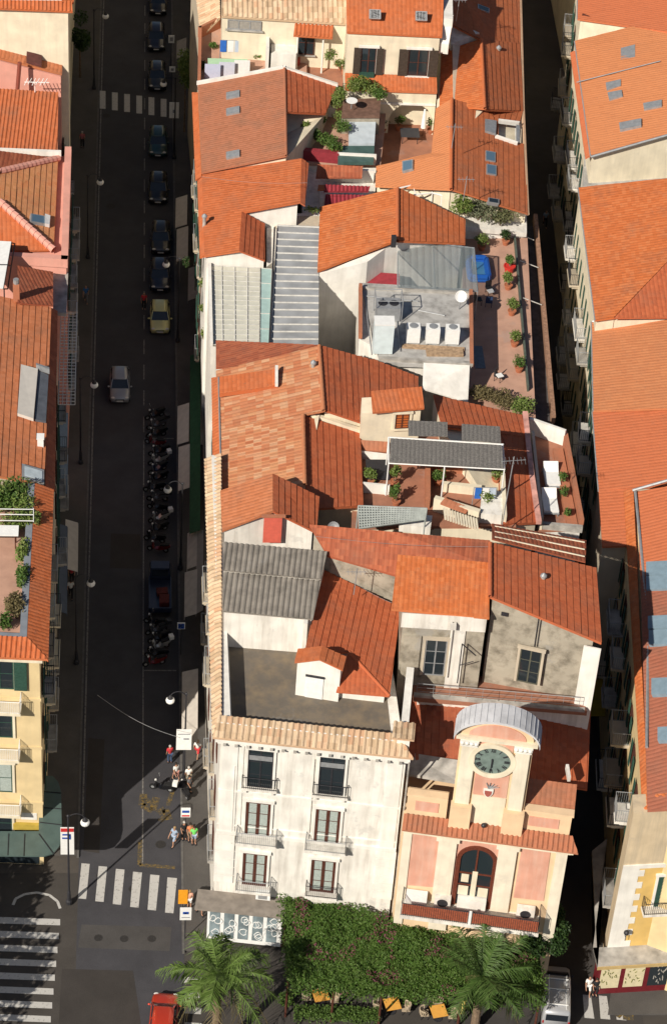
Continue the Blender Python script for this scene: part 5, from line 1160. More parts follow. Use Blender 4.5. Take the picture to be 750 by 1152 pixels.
an = thing('roof_antenna', 'low white television aerial lying across the rose plastered wall top', 'antenna', R((35, 102, 17.6))); mb = MB(); q = R((28, 101, 17.6))
for k in range(6): mb.tube(q+V((k*.3, -.3, .6+.1*(k % 2))), q+V((k*.3+.25, .4, .8)), .03, 4)
mb.tube(q+V((0, 0, .7)), q+V((1.9, 0, .7)), .035, 4); mb.tube(q+V((.8, 0, -.2)), q+V((.8, 0, .7)), .035, 5); mb.build('aerial', WHM, an)
b = house('tall_cream_house', 'tall cream house whose blank end wall stands above the rose house', (75, 120))
q1 = [(-80, 2, 22.6), (82, 12, 22.6), (83, -45, 22.6), (-80, -50, 22.6)]
body(b, q1, CREAM, 0, .3, .45); roof(b, [[(-80, -1, 22.9), (81, 1, 22.9), (82, 13, 22.5), (-80, 6, 22.5)]], ORG, 'col', .3, .14)
roof(b, [[(70, -50, 22.9), (70, 3, 22.9), (83, 3, 22.5), (86, -50, 22.5)]], ORG, 'col', .3, .14); slab(b, [(-80, -50, 22.7), (72, -50, 22.7), (72, 2, 22.7), (-80, -1, 22.7)], WHITE2, .2, 'roof_deck')

# ================================================================== EAST ROW (right of the alley)
SM = [ORF, LTO]
def erow(name, label, quad, mat, prof, h0, px, line=(0, 1), zs=(4.4, 8.2, 12.0), wallm=None, back=None, slabm=None, sh=None, up=True):
    b = house(name, label, px)
    body(b, quad, wallm or CREAM, 0, .25, .3); roof(b, [quad], mat, prof, .32, .16, line)
    FE = Fac(R(quad[0]), R(quad[1]), -.25); street_side(b, FE, .5, FE.L-.3, zs, 3.3, BRW, sh or GRN, True, dep=1.0, slabm=slabm or WHITE2, rail=STEEL)
    gutter(b, [quad[0], quad[1]], STEEL, .08)
    return b
b = erow('corner_hip_house', 'orange roofed house behind the wide skylight roof at the frame top', [(650, -45, 15.4), (649, 21, 15.4), (850, 50, 19.0), (850, -45, 19.0)], ORF, 'fine', 15.4, (640, 150))
FE = Fac(R((649, 21, 15.2)), R((690, 27, 15.9)), -.2); u, z = FE.at(661, 32); FE.box(MB(), u-.7, u+.7, z-1.2, z+1.2, 0, .06).build('shutter', BRW, b)
b = erow('wide_skylight_house', 'house with a smooth light orange roof carrying six roof windows', [(646, 46, 15.6), (664, 175, 15.6), (850, 122, 19.6), (850, -5, 19.6)], LTO, 'fine', 15.6, (640, 300))
roof(b, [[(641, 59, 15.2), (658, 178, 15.2), (664, 175, 15.55), (647, 57, 15.55)]], ORF, 'fine', .32, .12)
gutter(b, [(664, 176, 15.6), (850, 123, 19.6)], STEEL, .1); gutter(b, [(648, 92, 15.75), (742, 68, 17.8)], STEEL, .04)
for pts in ([(698, 56), (714, 52), (714, 60), (698, 63)], [(698, 63), (714, 60), (714, 66), (698, 69)], [(681, 95), (698, 91), (698, 98), (682, 103)], [(683, 106), (699, 103), (700, 110), (685, 114)], [(723, 118), (744, 114), (744, 121), (724, 125)], [(696, 140), (721, 135), (721, 143), (697, 148)]):
    skylight(b, [(x, y, 15.6+(x-655)/195*4.0) for x, y in pts])
slab(b, [(658, 150, 13.2), (850, 120, 13.2), (850, 190, 13.2), (655, 215, 13.2)], ROOFW, .3, 'lower_roof'); body(b, [(658, 150, 13.1), (850, 120, 13.1), (850, 190, 13.1), (656, 212, 13.1)], WHITE2, 0, 0, 0)
MB().box(R((714, 172, 13.3))+V((0, 0, .4)), (.9, .8, .8)).build('vent_box', CONC, b)
roof(b, [[(728, 168, 14.4), (850, 140, 14.4), (850, 172, 13.4), (722, 186, 13.4)]], TAN, 'col', .35, .1)
b = erow('plain_orange_house', 'house with a plain blotchy orange roof meeting a striped hip', [(650, 211, 14.3), (669, 360, 14.3), (690, 357, 14.7), (850, 190, 18.2)], BRT, 'fine', 14.3, (640, 440), zs=(4.2, 8.0, 11.8))
roof(b, [[(850, 190, 18.25), (690, 358, 14.7), (850, 356, 15.2)]], RED, 'fine', .32, .1, (1, 2)); body(b, [(690, 357, 14.5), (850, 355, 15), (850, 195, 18)], CREAM, 0, .3, .1)
b = erow('sandy_orange_house', 'house with a dull sandy orange roof in the middle of the alley row', [(665, 362, 13.2), (667, 462, 13.2), (850, 456, 16.4), (850, 352, 16.4)], tilemat('sandy_orange_tile', [(.50, .185, .08), (.54, .21, .092)], weather=.15), 'fine', 15.2, (645, 560), zs=(4.2, 8.0, 11.8)); gutter(b, [(666, 361, 13.4), (850, 351, 16.5)], STEEL, .1)
b = erow('deep_orange_house', 'house with a smooth deep orange roof stepping down beside the blue skylights', [(666, 463, 13.0), (673, 552, 13.0), (850, 538, 16.0), (850, 457, 16.0)], ORF, 'fine', 15.0, (660, 720), zs=(4.2, 8.0, 11.8), wallm=BEIGE)
body(b, [(673, 550, 12.9), (677, 614, 12.9), (705, 613, 13.3), (704, 550, 13.4)], BEIGE, 0, .25, .1); roof(b, [[(673, 551, 13.0), (677, 615, 13.0), (706, 614, 13.4), (705, 551, 13.45)]], ORF, 'fine', .32, .14)
b = house('blue_skylight_house', 'long orange roofed house with four blue glazed roof windows', (700, 950))
qa = [(701, 552, 13.6), (722, 908, 13.6), (860, 902, 17.0), (860, 530, 17.0)]
body(b, qa, YEL, 0, .3, .35)
roof(b, [[(701, 552, 13.5), (722, 909, 13.5), (729, 908, 13.9), (712, 551, 13.9)]], BRT, 'fine', .32, .14)
roof(b, [[(716, 553, 14.15), (720, 648, 14.2), (860, 640, 17.2), (860, 530, 17.2)]], ORF, 'fine', .32, .14); roof(b, [[(720, 648, 14.2), (728, 912, 14.1), (860, 905, 17.1), (860, 640, 17.2)]], SAL if False else tilemat('dusky_rose_tile', [(.33, .115, .07), (.37, .13, .08)], weather=.4), 'fine', .32, .14)
gutter(b, [(714, 551, 14.3), (729, 700, 14.3), (727, 840, 14.3)], STEEL, .1); gutter(b, [(711, 551, 14.4), (760, 537, 15.3)], STEEL, .1)
roof(b, [[(722, 911, 13.7), (738, 893, 14.4), (860, 886, 17.0), (860, 904, 16.2)]], BRT, 'col', .32, .12)
for (x0, y0, y1) in ((727, 634, 649), (727, 650, 665), (729, 695, 709), (730, 711, 727), (733, 765, 783), (740, 820, 835)):
    h = lambda x: 14.2+(x-718)/142*3.0
    skylight(b, [(x0, y0, h(x0)), (x0+40, y0-2, h(x0+40)), (x0+40, y1-1, h(x0+40)), (x0, y1, h(x0))], plain('blue_glazing', (.06, .19, .30), .6, .2, 1.0, spec=.2), plain('pale_grey_frame', (.20, .28, .34), .6, .1))
FE = Fac(R(qa[0]), R(qa[1]), -.1); street_side(b, FE, .5, FE.L-.4, (4.4, 8.2, 11.8), 3.4, BRW, GRN, True, dep=1.1, slabm=WHITE2, rail=STEEL)
b = house('amber_corner_house', 'amber and white quoined corner house above a maroon framed shop', (700, 1105), 'building')
A, B = R((712, 915, 13.8)), R((790, 911, 13.8)); F = Fac(A, B); n = -F.n
FEd = R((701, 552, 13.5))-R((722, 909, 13.5)); FEd.z = 0; FEd.normalize()
bq = [A, B, B+FEd*1.5, A+FEd*1.5]
MB().prism([V((p.x, p.y, 0)) for p in bq], [V((p.x, p.y, A.z)) for p in bq]).build('wall', wallmat('sandy_plaster', (.62, .50, .34), amount=.6), b)
_, zq = F.at(725, 975); _, zc = F.at(720, 1063)
mb = MB(); F.box(mb, 0, 1.05, zc, zq, 0, .06)
k = 0; z = zc
while z < zq-.4:
    if k % 2 == 0: F.box(mb, 1.05, 1.4, z, z+.55, 0, .06)
    z += .55; k += 1
F.box(mb, 0, F.L, zq-.05, zq+.25, 0, .1); mb.build('quoin_moulding', WHITE, b)
F.box(MB(), 1.05, F.L, zc, zq-.06, 0, .03).build('wall_panel', AMB, b)
u, z = F.at(748, 1001); window(b, F, u, z, 1.2, 2.8, GRN, GLS, WHITE, (1, 1), GRN, False, False); uu, zz = F.at(740, 1035); balcony(b, F, u, z-1.4, 2.7, .8, WHITE2, DKM, 1.0, .12)
u, z = F.at(748, 1052); window(b, F, u, z, 1.2, 1.8, BRW, GLS, WHITE, (1, 1), None, False)
mb = MB(); uu, z = F.at(710, 1052); mb.tube(F.pt(.9, z, .4), F.pt(.9, z+.6, .4), .02, 4); mb.ball(F.pt(.9, z+.75, .4), .18, 8, 6); mb.tube(F.pt(.9, z+.3, 0), F.pt(.9, z+.3, .4), .02, 4); mb.build('wall_lamp', DKM, b)
mb = MB(); F.box(mb, -.9, F.L, zc-.25, zc, .0, 1.5); mb.prism([F.pt(-.9, zc-.25, 0), F.pt(-.9, zc-.25, 1.5), F.pt(-.9, zc-.25, 1.0)+FEd*9, F.pt(.3, zc-.25, 0)+FEd*9], (0, 0, .25)); mb.build('canopy', CONC, b)
F.box(MB(), -.92, F.L, zc-.28, zc-.02, 1.505, 1.56).build('canopy_edge', plain('gold_edge', (.50, .36, .16), .5, .1), b)
MARW = plain('maroon_shopfront_paint', (.14, .015, .02), .5, .15, 5)
so_ = F.box(MB(), -.55, F.L, .12, zc-.26, .0, .9).build('shopfront', MARW, b)
rng = random.Random(8)
for i in range(4):
    u0 = -.4+i*1.55; pm = plain('poster_cream', (.62, .55, .36), .7, .1) if i < 2 else GLS
    F.box(MB(), u0, u0+1.25, .7, zc-.75, .905, .93).build('display_pane', pm, so_)
    mb = MB()
    for _ in range(16):
        a, c = rng.uniform(u0+.12, u0+1.1), rng.uniform(.85, zc-1.0); mb.tube(F.pt(a, c, .94), F.pt(a+rng.uniform(-.12, .12), c+rng.uniform(.08, .3), .94), .035, 4)
    mb.build('display_print', plain('print_olive', (.20, .20, .08), .7) if i < 2 else plain('print_grey', (.35, .33, .30), .7), so_)

# ---- awnings on the shops of the central block (parts of their houses)
def awn(hs, x0, x1, y0, y1, mat, ho=2.7, hi=3.5):
    q = [P(x1, y0-4, hi), P(x0, y0, ho), P(x0-.6, y1, ho), P(x1-.6, y1-4, hi)]
    o = MB().prism([p-V((0, 0, .05)) for p in q], q).build('awning', mat, H[hs])
    MB().prism([q[1]-V((0, 0, .3)), q[2]-V((0, 0, .3)), q[2]-V((0, 0, .06)), q[1]-V((0, 0, .06))], (.03, 0, 0)).build('valance', mat, o)
AW = plain('pale_awning', (.50, .46, .41), .85, .1, 2); AG = plain('grey_awning', (.28, .26, .24), .85, .1, 2); AGR = plain('green_awning', (.02, .075, .035), .85, .2, 3)
awn('patchwork_roof_house', 200, 213, 457, 500, AW); awn('patchwork_roof_house', 201, 214, 503, 552, AW); awn('patchwork_roof_house', 214, 226, 400, 600, AGR, 3.6, 4.2)
awn('white_townhouse', 211, 222, 600, 640, AW); awn('white_townhouse', 208, 222, 644, 694, AW); awn('white_townhouse', 221, 229, 600, 690, AG, 3.4, 4.0); awn('white_townhouse', 205, 223, 756, 838, AW, 3.0, 3.9)
awn('small_gable_house', 198, 211, 223, 256, AW); awn('small_gable_house', 199, 212, 258, 294, AW); awn('glass_roof_house', 212, 223, 302, 338, AG); awn('tan_roof_house', 199, 210, 46, 66, AG)
awn('yellow_corner_house', 88, 74, 588, 643, AW); awn('yellow_corner_house', 76, 63, 592, 690, plain('slate_blue_awning', (.08, .10, .14), .8, .1, 2), 3.6, 4.3)
YC = plain('yellow_awning', (.30, .21, .02), .85, .1, 2)
q = [P(668, 733, 4), P(680, 735, 4), P(680, 806, 4), P(664, 806, 4)]; MB().prism(q, (0, 0, .06)).build('awning', YC, H['grey_rendered_house'])
for i, (x, y, l) in enumerate(((648, 520, 26), (652, 560, 24), (683, 760, 26), (688, 900, 26))):
    hs = ['deep_orange_house', 'deep_orange_house', 'blue_skylight_house', 'blue_skylight_house'][i]
    q = [P(x, y, 3.4), P(x+8, y, 4.0), P(x+11, y+l*1.4, 4.0), P(x+3, y+l*1.4, 3.4)]; MB().prism(q, (0, 0, .05)).build('awning', AG, H[hs])
cab = MB(); a, c = P(110, 782, 8), P(203, 830, 7)
pts = [a.lerp(c, t/10)-V((0, 0, math.sin(math.pi*t/10)*.5)) for t in range(11)]; cab.path(pts, .014, 4)
tag(cab.build('street_cable', STEEL), 'thin cable spanning the street to the white banner', 'cable')

# ---- rows continue beyond the top of the frame
for nm, lab, pts, h in (('street_row_house', 'cream house farther along the street, past the tall blank wall', [(-20, 184.9), (-5.6, 184.9), (-5.6, 262), (-20, 262)], 21.0), ('block_end_house', 'orange roofed house closing the far end of the middle block', [(6.2, 202, ), (32.5, 202), (33.5, 262), (6.2, 262)], 18.5), ('alley_row_house', 'cream house farther along the alley row, past the corner hip roof', [(40.2, 193.5), (60, 193.5), (62, 262), (41.5, 262)], 17.0)):
    b = thing(nm, lab, 'house', V((sum(p[0] for p in pts)/4, 203, 0)))
    q = [V((p[0], p[1], h)) for p in pts]; MB().prism([V((p.x, p.y, 0)) for p in q], q).build('wall', CREAM, b)
    m1, m2 = (q[0]+q[1])/2+V((0, 0, 2.6)), (q[2]+q[3])/2+V((0, 0, 2.6)); rm = MB(); rm.has = True
    strip_face(rm, [m1, m2, q[3]+V((-.3, 0, -.1)), q[0]+V((-.3, 0, -.1))], 'col', .35, .14); strip_face(rm, [m1, m2, q[2]+V((.3, 0, -.1)), q[1]+V((.3, 0, -.1))], 'col', .35, .14); rm.build('tile_roof', ORG, b)

# ================================================================== VEGETATION
def shrub(name, label, cat, px, h, rx, ry, rz, n, size, mat, group=None, pot=None, stem=True):
    base = P(px[0], px[1], h); o = thing(name, label, cat, base, group); z0 = 0
    if pot:
        r, hp, pm = pot; MB().lathe([(r*.7, 0), (r, hp*.85), (r*1.1, hp*.86), (r*1.1, hp), (r*.9, hp), (r*.85, hp*.9)], base, 12).build('pot', pm, o); z0 = hp
    if stem:
        mb = MB(); rg = random.Random(int(px[0]*7+px[1]))
        for k in range(5):
            t = rg.random()*6.28; mb.tube(base+V((0, 0, z0*.8)), base+V((rx*.5*math.cos(t), ry*.5*math.sin(t), z0+rz*1.2)), .03, 4, .015)
        mb.build('stem', BARK, o)
    bl = []
    for k in range(5):
        t = random.random()*6.28; d = random.random()*.55
        bl.append((base+V((rx*d*math.cos(t), ry*d*math.sin(t), z0+rz*random.uniform(.7, 1.25))), rx*.6, ry*.6, rz*.6, n//5))
    leaves(bl, size).build('foliage', mat, o); return o
TPOT = plain('terracotta_pot', (.40, .14, .07), .85, .15, 4); RPOT = plain('red_glazed_pot', (.55, .04, .03), .4, .1, 4)
G = GZ*K+.01
shrub('hedge_bush', 'bright green bush at the back corner of the roof garden', 'bush', (516, 243), 15.2*K, 1.1, 1.0, 1.0, 900, .22, LEAFY, 'hedge at the back of the roof garden')
shrub('hedge_bush', 'silvery grey leaved bush in the middle of the roof garden hedge', 'bush', (537, 248), 14.8*K, 1.5, 1.1, 1.0, 1200, .2, leafmat('silver_leaf', [(.16, .18, .10), (.24, .25, .16), (.10, .13, .06)]), 'hedge at the back of the roof garden')
shrub('hedge_bush', 'sparse olive bush nearest the alley in the roof garden hedge', 'bush', (562, 254), 14.4*K, 1.3, 1.0, .8, 800, .2, leafmat('olive_leaf', [(.13, .14, .06), (.20, .20, .10), (.08, .10, .04)]), 'hedge at the back of the roof garden')
for i, (x, y, r, lab, mt, pt) in enumerate(((541, 281, .6, 'broad green plant beside the blue paddling pool', LEAFY, (.3, .4, TPOT)), (572, 306, .4, 'small plant in a shiny red pot by the roof garden rail', LEAF, (.42, .6, RPOT)), (571, 325, .5, 'first green potted plant past the shiny red pot', LEAFY, (.3, .4, TPOT)), (575, 354, .5, 'potted plant level with the lone dark chairs', LEAFY, (.3, .4, TPOT)), (578, 389, .55, 'potted yellow green plant midway along the garden rail', LEAFY, (.3, .4, TPOT)), (583, 418, .5, 'last potted plant before the dry hedge', LEAF, (.3, .4, TPOT)), (568, 275, .45, 'dark potted plant beside the sparse olive bush', LEAFD, (.28, .4, TPOT)))):
    shrub('potted_plant', lab, 'plant', (x, y), G, r*1.25, r*1.25, .6, 420, .17, mt, 'potted plants in the roof garden', pt)
for i, (x, y, mt, lab) in enumerate(((543, 446, DRYL, 'dry brown stretch of the hedge at the near end of the roof garden'), (563, 452, DRYL, 'mixed dry stretch of the hedge between the brown and the green stretch'), (585, 460, LEAFY, 'green stretch of the hedge at the near end of the roof garden'))):
    shrub('hedge_bush', lab, 'bush', (x, y+4), G, 1.15, 1.15, .7, 1000, .18, mt, 'hedge at the near end of the roof garden')
T = FLZ*K+.01
for x, y, lab, mt in ((443, 540, 'tall light green pot plant under the pergola corner', LEAFY), (445, 562, 'leafy pot plant in front of the tall one by the pergola terrace', LEAF), (557, 536, 'yellow green plant at the alley end of the pergola', LEAFY)):
    shrub('potted_plant', lab, 'plant', (x, y+6), T, .6, .6, .75, 260, .2, mt, 'pot plants on the pergola terrace', (.28, .4, TPOT))
for x, y, lab in ((631, 540, 'round potted shrub opposite the first white lounger'), (633, 556, 'round potted shrub between the two white loungers'), (636, 578, 'round potted shrub at the near end of the alley terrace')):
    shrub('potted_plant', lab, 'plant', (x+1, y+2), 13.8*K+.4, .42, .42, .45, 220, .16, LEAF, 'shrubs along the alley terrace')
T3z = 14.9*K
for x, y, rx, lab, dz in ((380, 122, .7, 'green climber at the corner of the brown upper deck', .9), (382, 138, .7, 'green climber halfway down the brown upper deck edge', .6), (398, 104, .9, 'green climber along the back rail of the upper deck', 2.1), (417, 105, .9, 'green climber at the back rail end near the arched loggia', 2.1), (354, 158, .6, 'leafy plant behind the first maroon planter', .3), (366, 164, .8, 'wide leafy plant behind the second maroon planter', .2), (357, 142, .5, 'pale flowering plant by the white low wall', .3)):
    shrub('terrace_plant', lab, 'plant', (x, y), T3z+dz, rx*1.35, rx*1.1, .6, 520, .19, LEAFY if dz > .5 else LEAF, 'plants on the planter terrace')
Z1 = 15.6*K
for x, y, lab, mt in ((240, 56, 'small bush with pink flowers on the laundry terrace wall', LEAF), (285, 55, 'olive bush on the laundry terrace near the white divider', LEAFY), (288, 66, 'low green tub plant in front of the olive bush', LEAF), (228, 78, 'dark green plant in the laundry terrace corner', LEAFD)):
    shrub('terrace_plant', lab, 'plant', (x, y), Z1, .55, .5, .4, 220, .17, mt, 'plants on the laundry terrace')
for x, y, z, lab in ((372, 67, 17.3, 'climber beside the cream house steps'), (383, 79, 16.5, 'leafy climber at the foot of the cream house steps')):
    shrub('terrace_plant', lab, 'plant', (x, y), z*K, .8, .6, .6, 300, .18, LEAFY, 'climbers by the steps')
shrub('terrace_plant', 'low green plants along the white wall by the bright ridge roof', 'plant', (352, 241), 15.3*K, .9, .4, .4, 200, .17, LEAFY)
# planted terrace of the yellow corner house
ZY = 16.0*K+.12
for x, y, rx, ry, mt, lab, n in ((4, 562, 2.4, 1.1, LEAF, 'large green shrub bank behind the white table on the yellow house terrace', 900), (26, 570, 1.3, 1.2, LEAFY, 'olive shrub at the back corner of the yellow house terrace', 480), (12, 590, 1.8, .7, LEAFY, 'low yellow green shrub just beyond the white table', 520), (26, 622, .65, 1.4, LEAFY, 'tall bright green shrub against the grey coping', 460), (25, 650, .6, 1.5, LEAF, 'long green shrub against the grey coping past the bright one', 460), (19, 688, 1.0, 1.5, DRYL, 'brownish shrub at the near corner of the yellow house terrace', 620), (3, 700, .6, .6, LEAF, 'small green shrub near the terrace front edge', 240)):
    shrub('terrace_shrub', lab, 'shrub', (x, y+8), ZY, rx, ry, .95, int(n*1.5), .22, mt, 'shrubs on the yellow house terrace')
tb = thing('white_awning_table', 'long white topped table among the shrubs on the yellow house terrace', 'table', P(2, 612, ZY)); c = P(2, 615, ZY)
MB().box(c+V((-1, 0, 1.35)), (4.2, .95, .08)).build('tabletop', WHM, tb)
mb = MB()
for sx in (-2.9, .9):
    for sy in (-.4, .4): mb.tube(c+V((sx, sy, 0)), c+V((sx, sy, 1.32)), .04, 5)
mb.build('leg', BRW, tb)
pf = thing('wire_pergola', 'thin white wire pergola frame over the shrubs of the yellow house terrace', 'pergola', P(10, 580, ZY)); mb = MB()
for y in (572, 578, 585): mb.tube(P(-40, y, ZY+2.2), P(38, y+1, ZY+2.2), .03, 4)
mb.tube(P(38, 572, ZY+2.2), P(38, 587, ZY+2.2), .03, 4); mb.tube(P(38, 590, ZY), P(38, 580, ZY+2.2), .03, 4); mb.build('frame', WHM, pf)

# big climbing canopy over the cafe
vn = thing('bougainvillea_canopy', 'broad flowering climber covering the cafe roof in front of the white and clock buildings', 'climbing plant', P(470, 1100))
poly = [P(x, y, 4.6) for x, y in ((316, 1000), (345, 1000), (372, 1016), (440, 1036), (520, 1054), (600, 1064), (612, 1120), (500, 1118), (430, 1116), (330, 1106))]
def inpoly(p, pl):
    c = False
    for i in range(len(pl)):
        a, q = pl[i], pl[i-1]
        if (a.y > p.y) != (q.y > p.y) and p.x < (q.x-a.x)*(p.y-a.y)/(q.y-a.y)+a.x: c = not c
    return c
mb = MB(); fl = MB(); x0, x1 = min(p.x for p in poly), max(p.x for p in poly); y0, y1 = min(p.y for p in poly), max(p.y for p in poly); cnt = 0
while cnt < 70000:
    p = V((random.uniform(x0-.4, x1+.4), random.uniform(y0-.4, y1+.3), 0)); jit = V((random.gauss(0, .25), random.gauss(0, .25), 0))
    if not inpoly(p+jit, poly): continue
    nz = noise.noise(V((p.x*.45, p.y*.45, 0))); nz2 = noise.noise(V((p.x*1.6, p.y*1.6, 5)))
    if nz2 < -.6 and random.random() < .6: cnt += 1; continue
    top = 4.6+nz*.55+nz2*.28; z = top-random.random()**2.2*1.0
    p.z = z; cnt += 1
    fn = noise.noise(V((p.x*.6+9, p.y*.6, 2)))
    if fn > .22 and random.random() < .2 and z > top-.4: add_leaf(fl, p+V((0, 0, .05)), .15, .6)
    else: add_leaf(mb, p, random.uniform(.11, .23), .5)
fo = mb.build('foliage', LEAFV, vn); fl.build('blossom', FLOW, fo)
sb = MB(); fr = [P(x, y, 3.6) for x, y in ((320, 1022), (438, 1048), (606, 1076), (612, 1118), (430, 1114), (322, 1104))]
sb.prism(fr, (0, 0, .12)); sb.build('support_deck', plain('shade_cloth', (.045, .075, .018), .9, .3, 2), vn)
mb = MB()
for x, y in ((324, 1102), (376, 1108), (430, 1112), (520, 1114), (608, 1116), (322, 1024), (604, 1068)): q = P(x, y, 3.6); mb.tube(V((q.x, q.y, 0)), q, .08, 6)
mb.build('post', BRW, vn)

def palm(name, label, px, h, nf, L, base_xy=None, seed=1, droop=1.0, dead=0, leaf=None):
    rg = random.Random(seed); top = P(px[0], px[1], h); o = thing(name, label, 'palm tree', V((top.x, top.y, 0)))
    mb = MB(); n = 14
    for i in range(n):
        z0, z1 = (h-.3)*i/n, (h-.3)*(i+1)/n; mb.tube(V((top.x, top.y, z0)), V((top.x, top.y, z1)), .30-.06*i/n, 10, .25-.06*i/n)
    mb.build('trunk', BARK, o)
    for part, cnt, mat, dr in (('crown', nf, leaf or PALM, 1.0), ('dead_frond', dead, DRYL, 2.4)):
        mb = MB()
        for k in range(cnt):
            az = k*2.39996+rg.uniform(-.25, .25); el = rg.uniform(.1, 1.25) if dr == 1 else rg.uniform(-.5, -.1); l = L*rg.uniform(.8, 1.1)
            d = V((math.cos(az), math.sin(az), 0)); side = V((-d.y, d.x, 0)); pts = []
            for j in range(15):
                t = j/14; r = l*t*math.cos(el)*(1-.12*t*t); z = l*t*math.sin(el)-droop*dr*l*.55*t*t*(1.1-.5*math.sin(el)); pts.append(top+d*r+V((0, 0, z)))
            mb.path(pts, .025, 4)
            for j in range(1, 15):
                for s2 in range(3):
                    p = pts[j-1].lerp(pts[j], (s2+.5)/3); t = (j-1+s2/3)/14; ll = .85*math.sin(math.pi*min(1, .12+t*.88))**.7*L/3.2; tg = (pts[j]-pts[j-1]).normalized()
                    for sg in (-1, 1):
                        e = (side*sg+tg*rg.uniform(.5, 1.1)+V((rg.uniform(-.2, .2), rg.uniform(-.2, .2), -.2-rg.random()*.55))).normalized()*ll*rg.uniform(.55, 1.2); wv = tg*.03
                        mb.poly([p-wv, p+wv, p+e*.6+wv*.8-V((0, 0, .02)), p+e-V((0, 0, ll*.22)), p+e*.6-wv*.8])
        if cnt: mb.build(part, mat, o)
    return o
palm('palm_tree', 'large bright green palm with a thick trunk at the square corner', (246, 1098), 7.5, 22, 4.6, seed=4, dead=7, droop=1.15)
palm('palm_tree', 'finer darker palm rising through the flowering climber above the cafe', (542, 1098), 5.2, 16, 4.6, seed=9, droop=.6, dead=2, leaf=leafmat('fine_palm_leaf', [(.05, .10, .02), (.075, .14, .03), (.11, .17, .05)]))
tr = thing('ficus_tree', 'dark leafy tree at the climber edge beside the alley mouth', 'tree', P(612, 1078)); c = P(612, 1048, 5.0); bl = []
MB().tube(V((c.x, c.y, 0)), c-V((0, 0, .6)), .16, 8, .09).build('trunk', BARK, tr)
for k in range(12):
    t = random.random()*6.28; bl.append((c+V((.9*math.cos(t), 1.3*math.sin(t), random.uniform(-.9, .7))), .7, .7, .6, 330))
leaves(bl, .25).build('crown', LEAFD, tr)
tr = thing('street_tree', 'bright green young tree on the pavement by the upper zebra crossing', 'tree', P(214, 110)); c = P(209, 78, 6.6); MB().tube(V((c.x, c.y, .1)), c, .1, 6, .05).build('trunk', BARK, tr)
leaves([(c+V((random.uniform(-.5, .5), random.uniform(-.9, .9), random.uniform(-.6, .9))), .8, 1.0, .7, 260) for _ in range(9)], .25).build('crown', LEAFY, tr)
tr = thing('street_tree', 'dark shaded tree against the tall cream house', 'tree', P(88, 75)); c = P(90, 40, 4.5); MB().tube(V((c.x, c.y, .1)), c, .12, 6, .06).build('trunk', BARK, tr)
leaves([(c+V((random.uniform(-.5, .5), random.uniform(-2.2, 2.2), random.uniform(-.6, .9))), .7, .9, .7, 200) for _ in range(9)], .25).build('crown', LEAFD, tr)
for i, (x, y, h) in enumerate(((228, 322, 11), (229, 352, 10.5), (229, 382, 10), (210, 300, 11.5))):
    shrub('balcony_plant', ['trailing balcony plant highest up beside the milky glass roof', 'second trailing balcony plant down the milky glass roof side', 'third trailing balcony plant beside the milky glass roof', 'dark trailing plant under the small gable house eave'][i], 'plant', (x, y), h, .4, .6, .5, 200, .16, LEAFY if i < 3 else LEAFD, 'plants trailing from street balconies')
hd = thing('clipped_hedge', 'low clipped hedge along the cafe front at the bottom edge', 'hedge', P(385, 1146)); mb = MB()
for _ in range(3200):
    t = random.random(); q = P(330+t*96, 1146+t*4, 0); add_leaf(mb, q+V((0, random.uniform(-.45, .45), random.random()**.5*1.0)), random.uniform(.1, .2), .5)
mb.build('foliage', LEAF, hd)
for x, y, lab in ((404, 1120, 'round green shrub between the first two cafe tables'), (462, 1127, 'round green shrub between the second and third cafe tables'), (322, 1130, 'dark shrub at the palm side of the cafe')):
    shrub('cafe_shrub', lab, 'shrub', (x, y), 0, .7, .7, .6, 420, .2, LEAF, 'shrubs around the cafe tables')

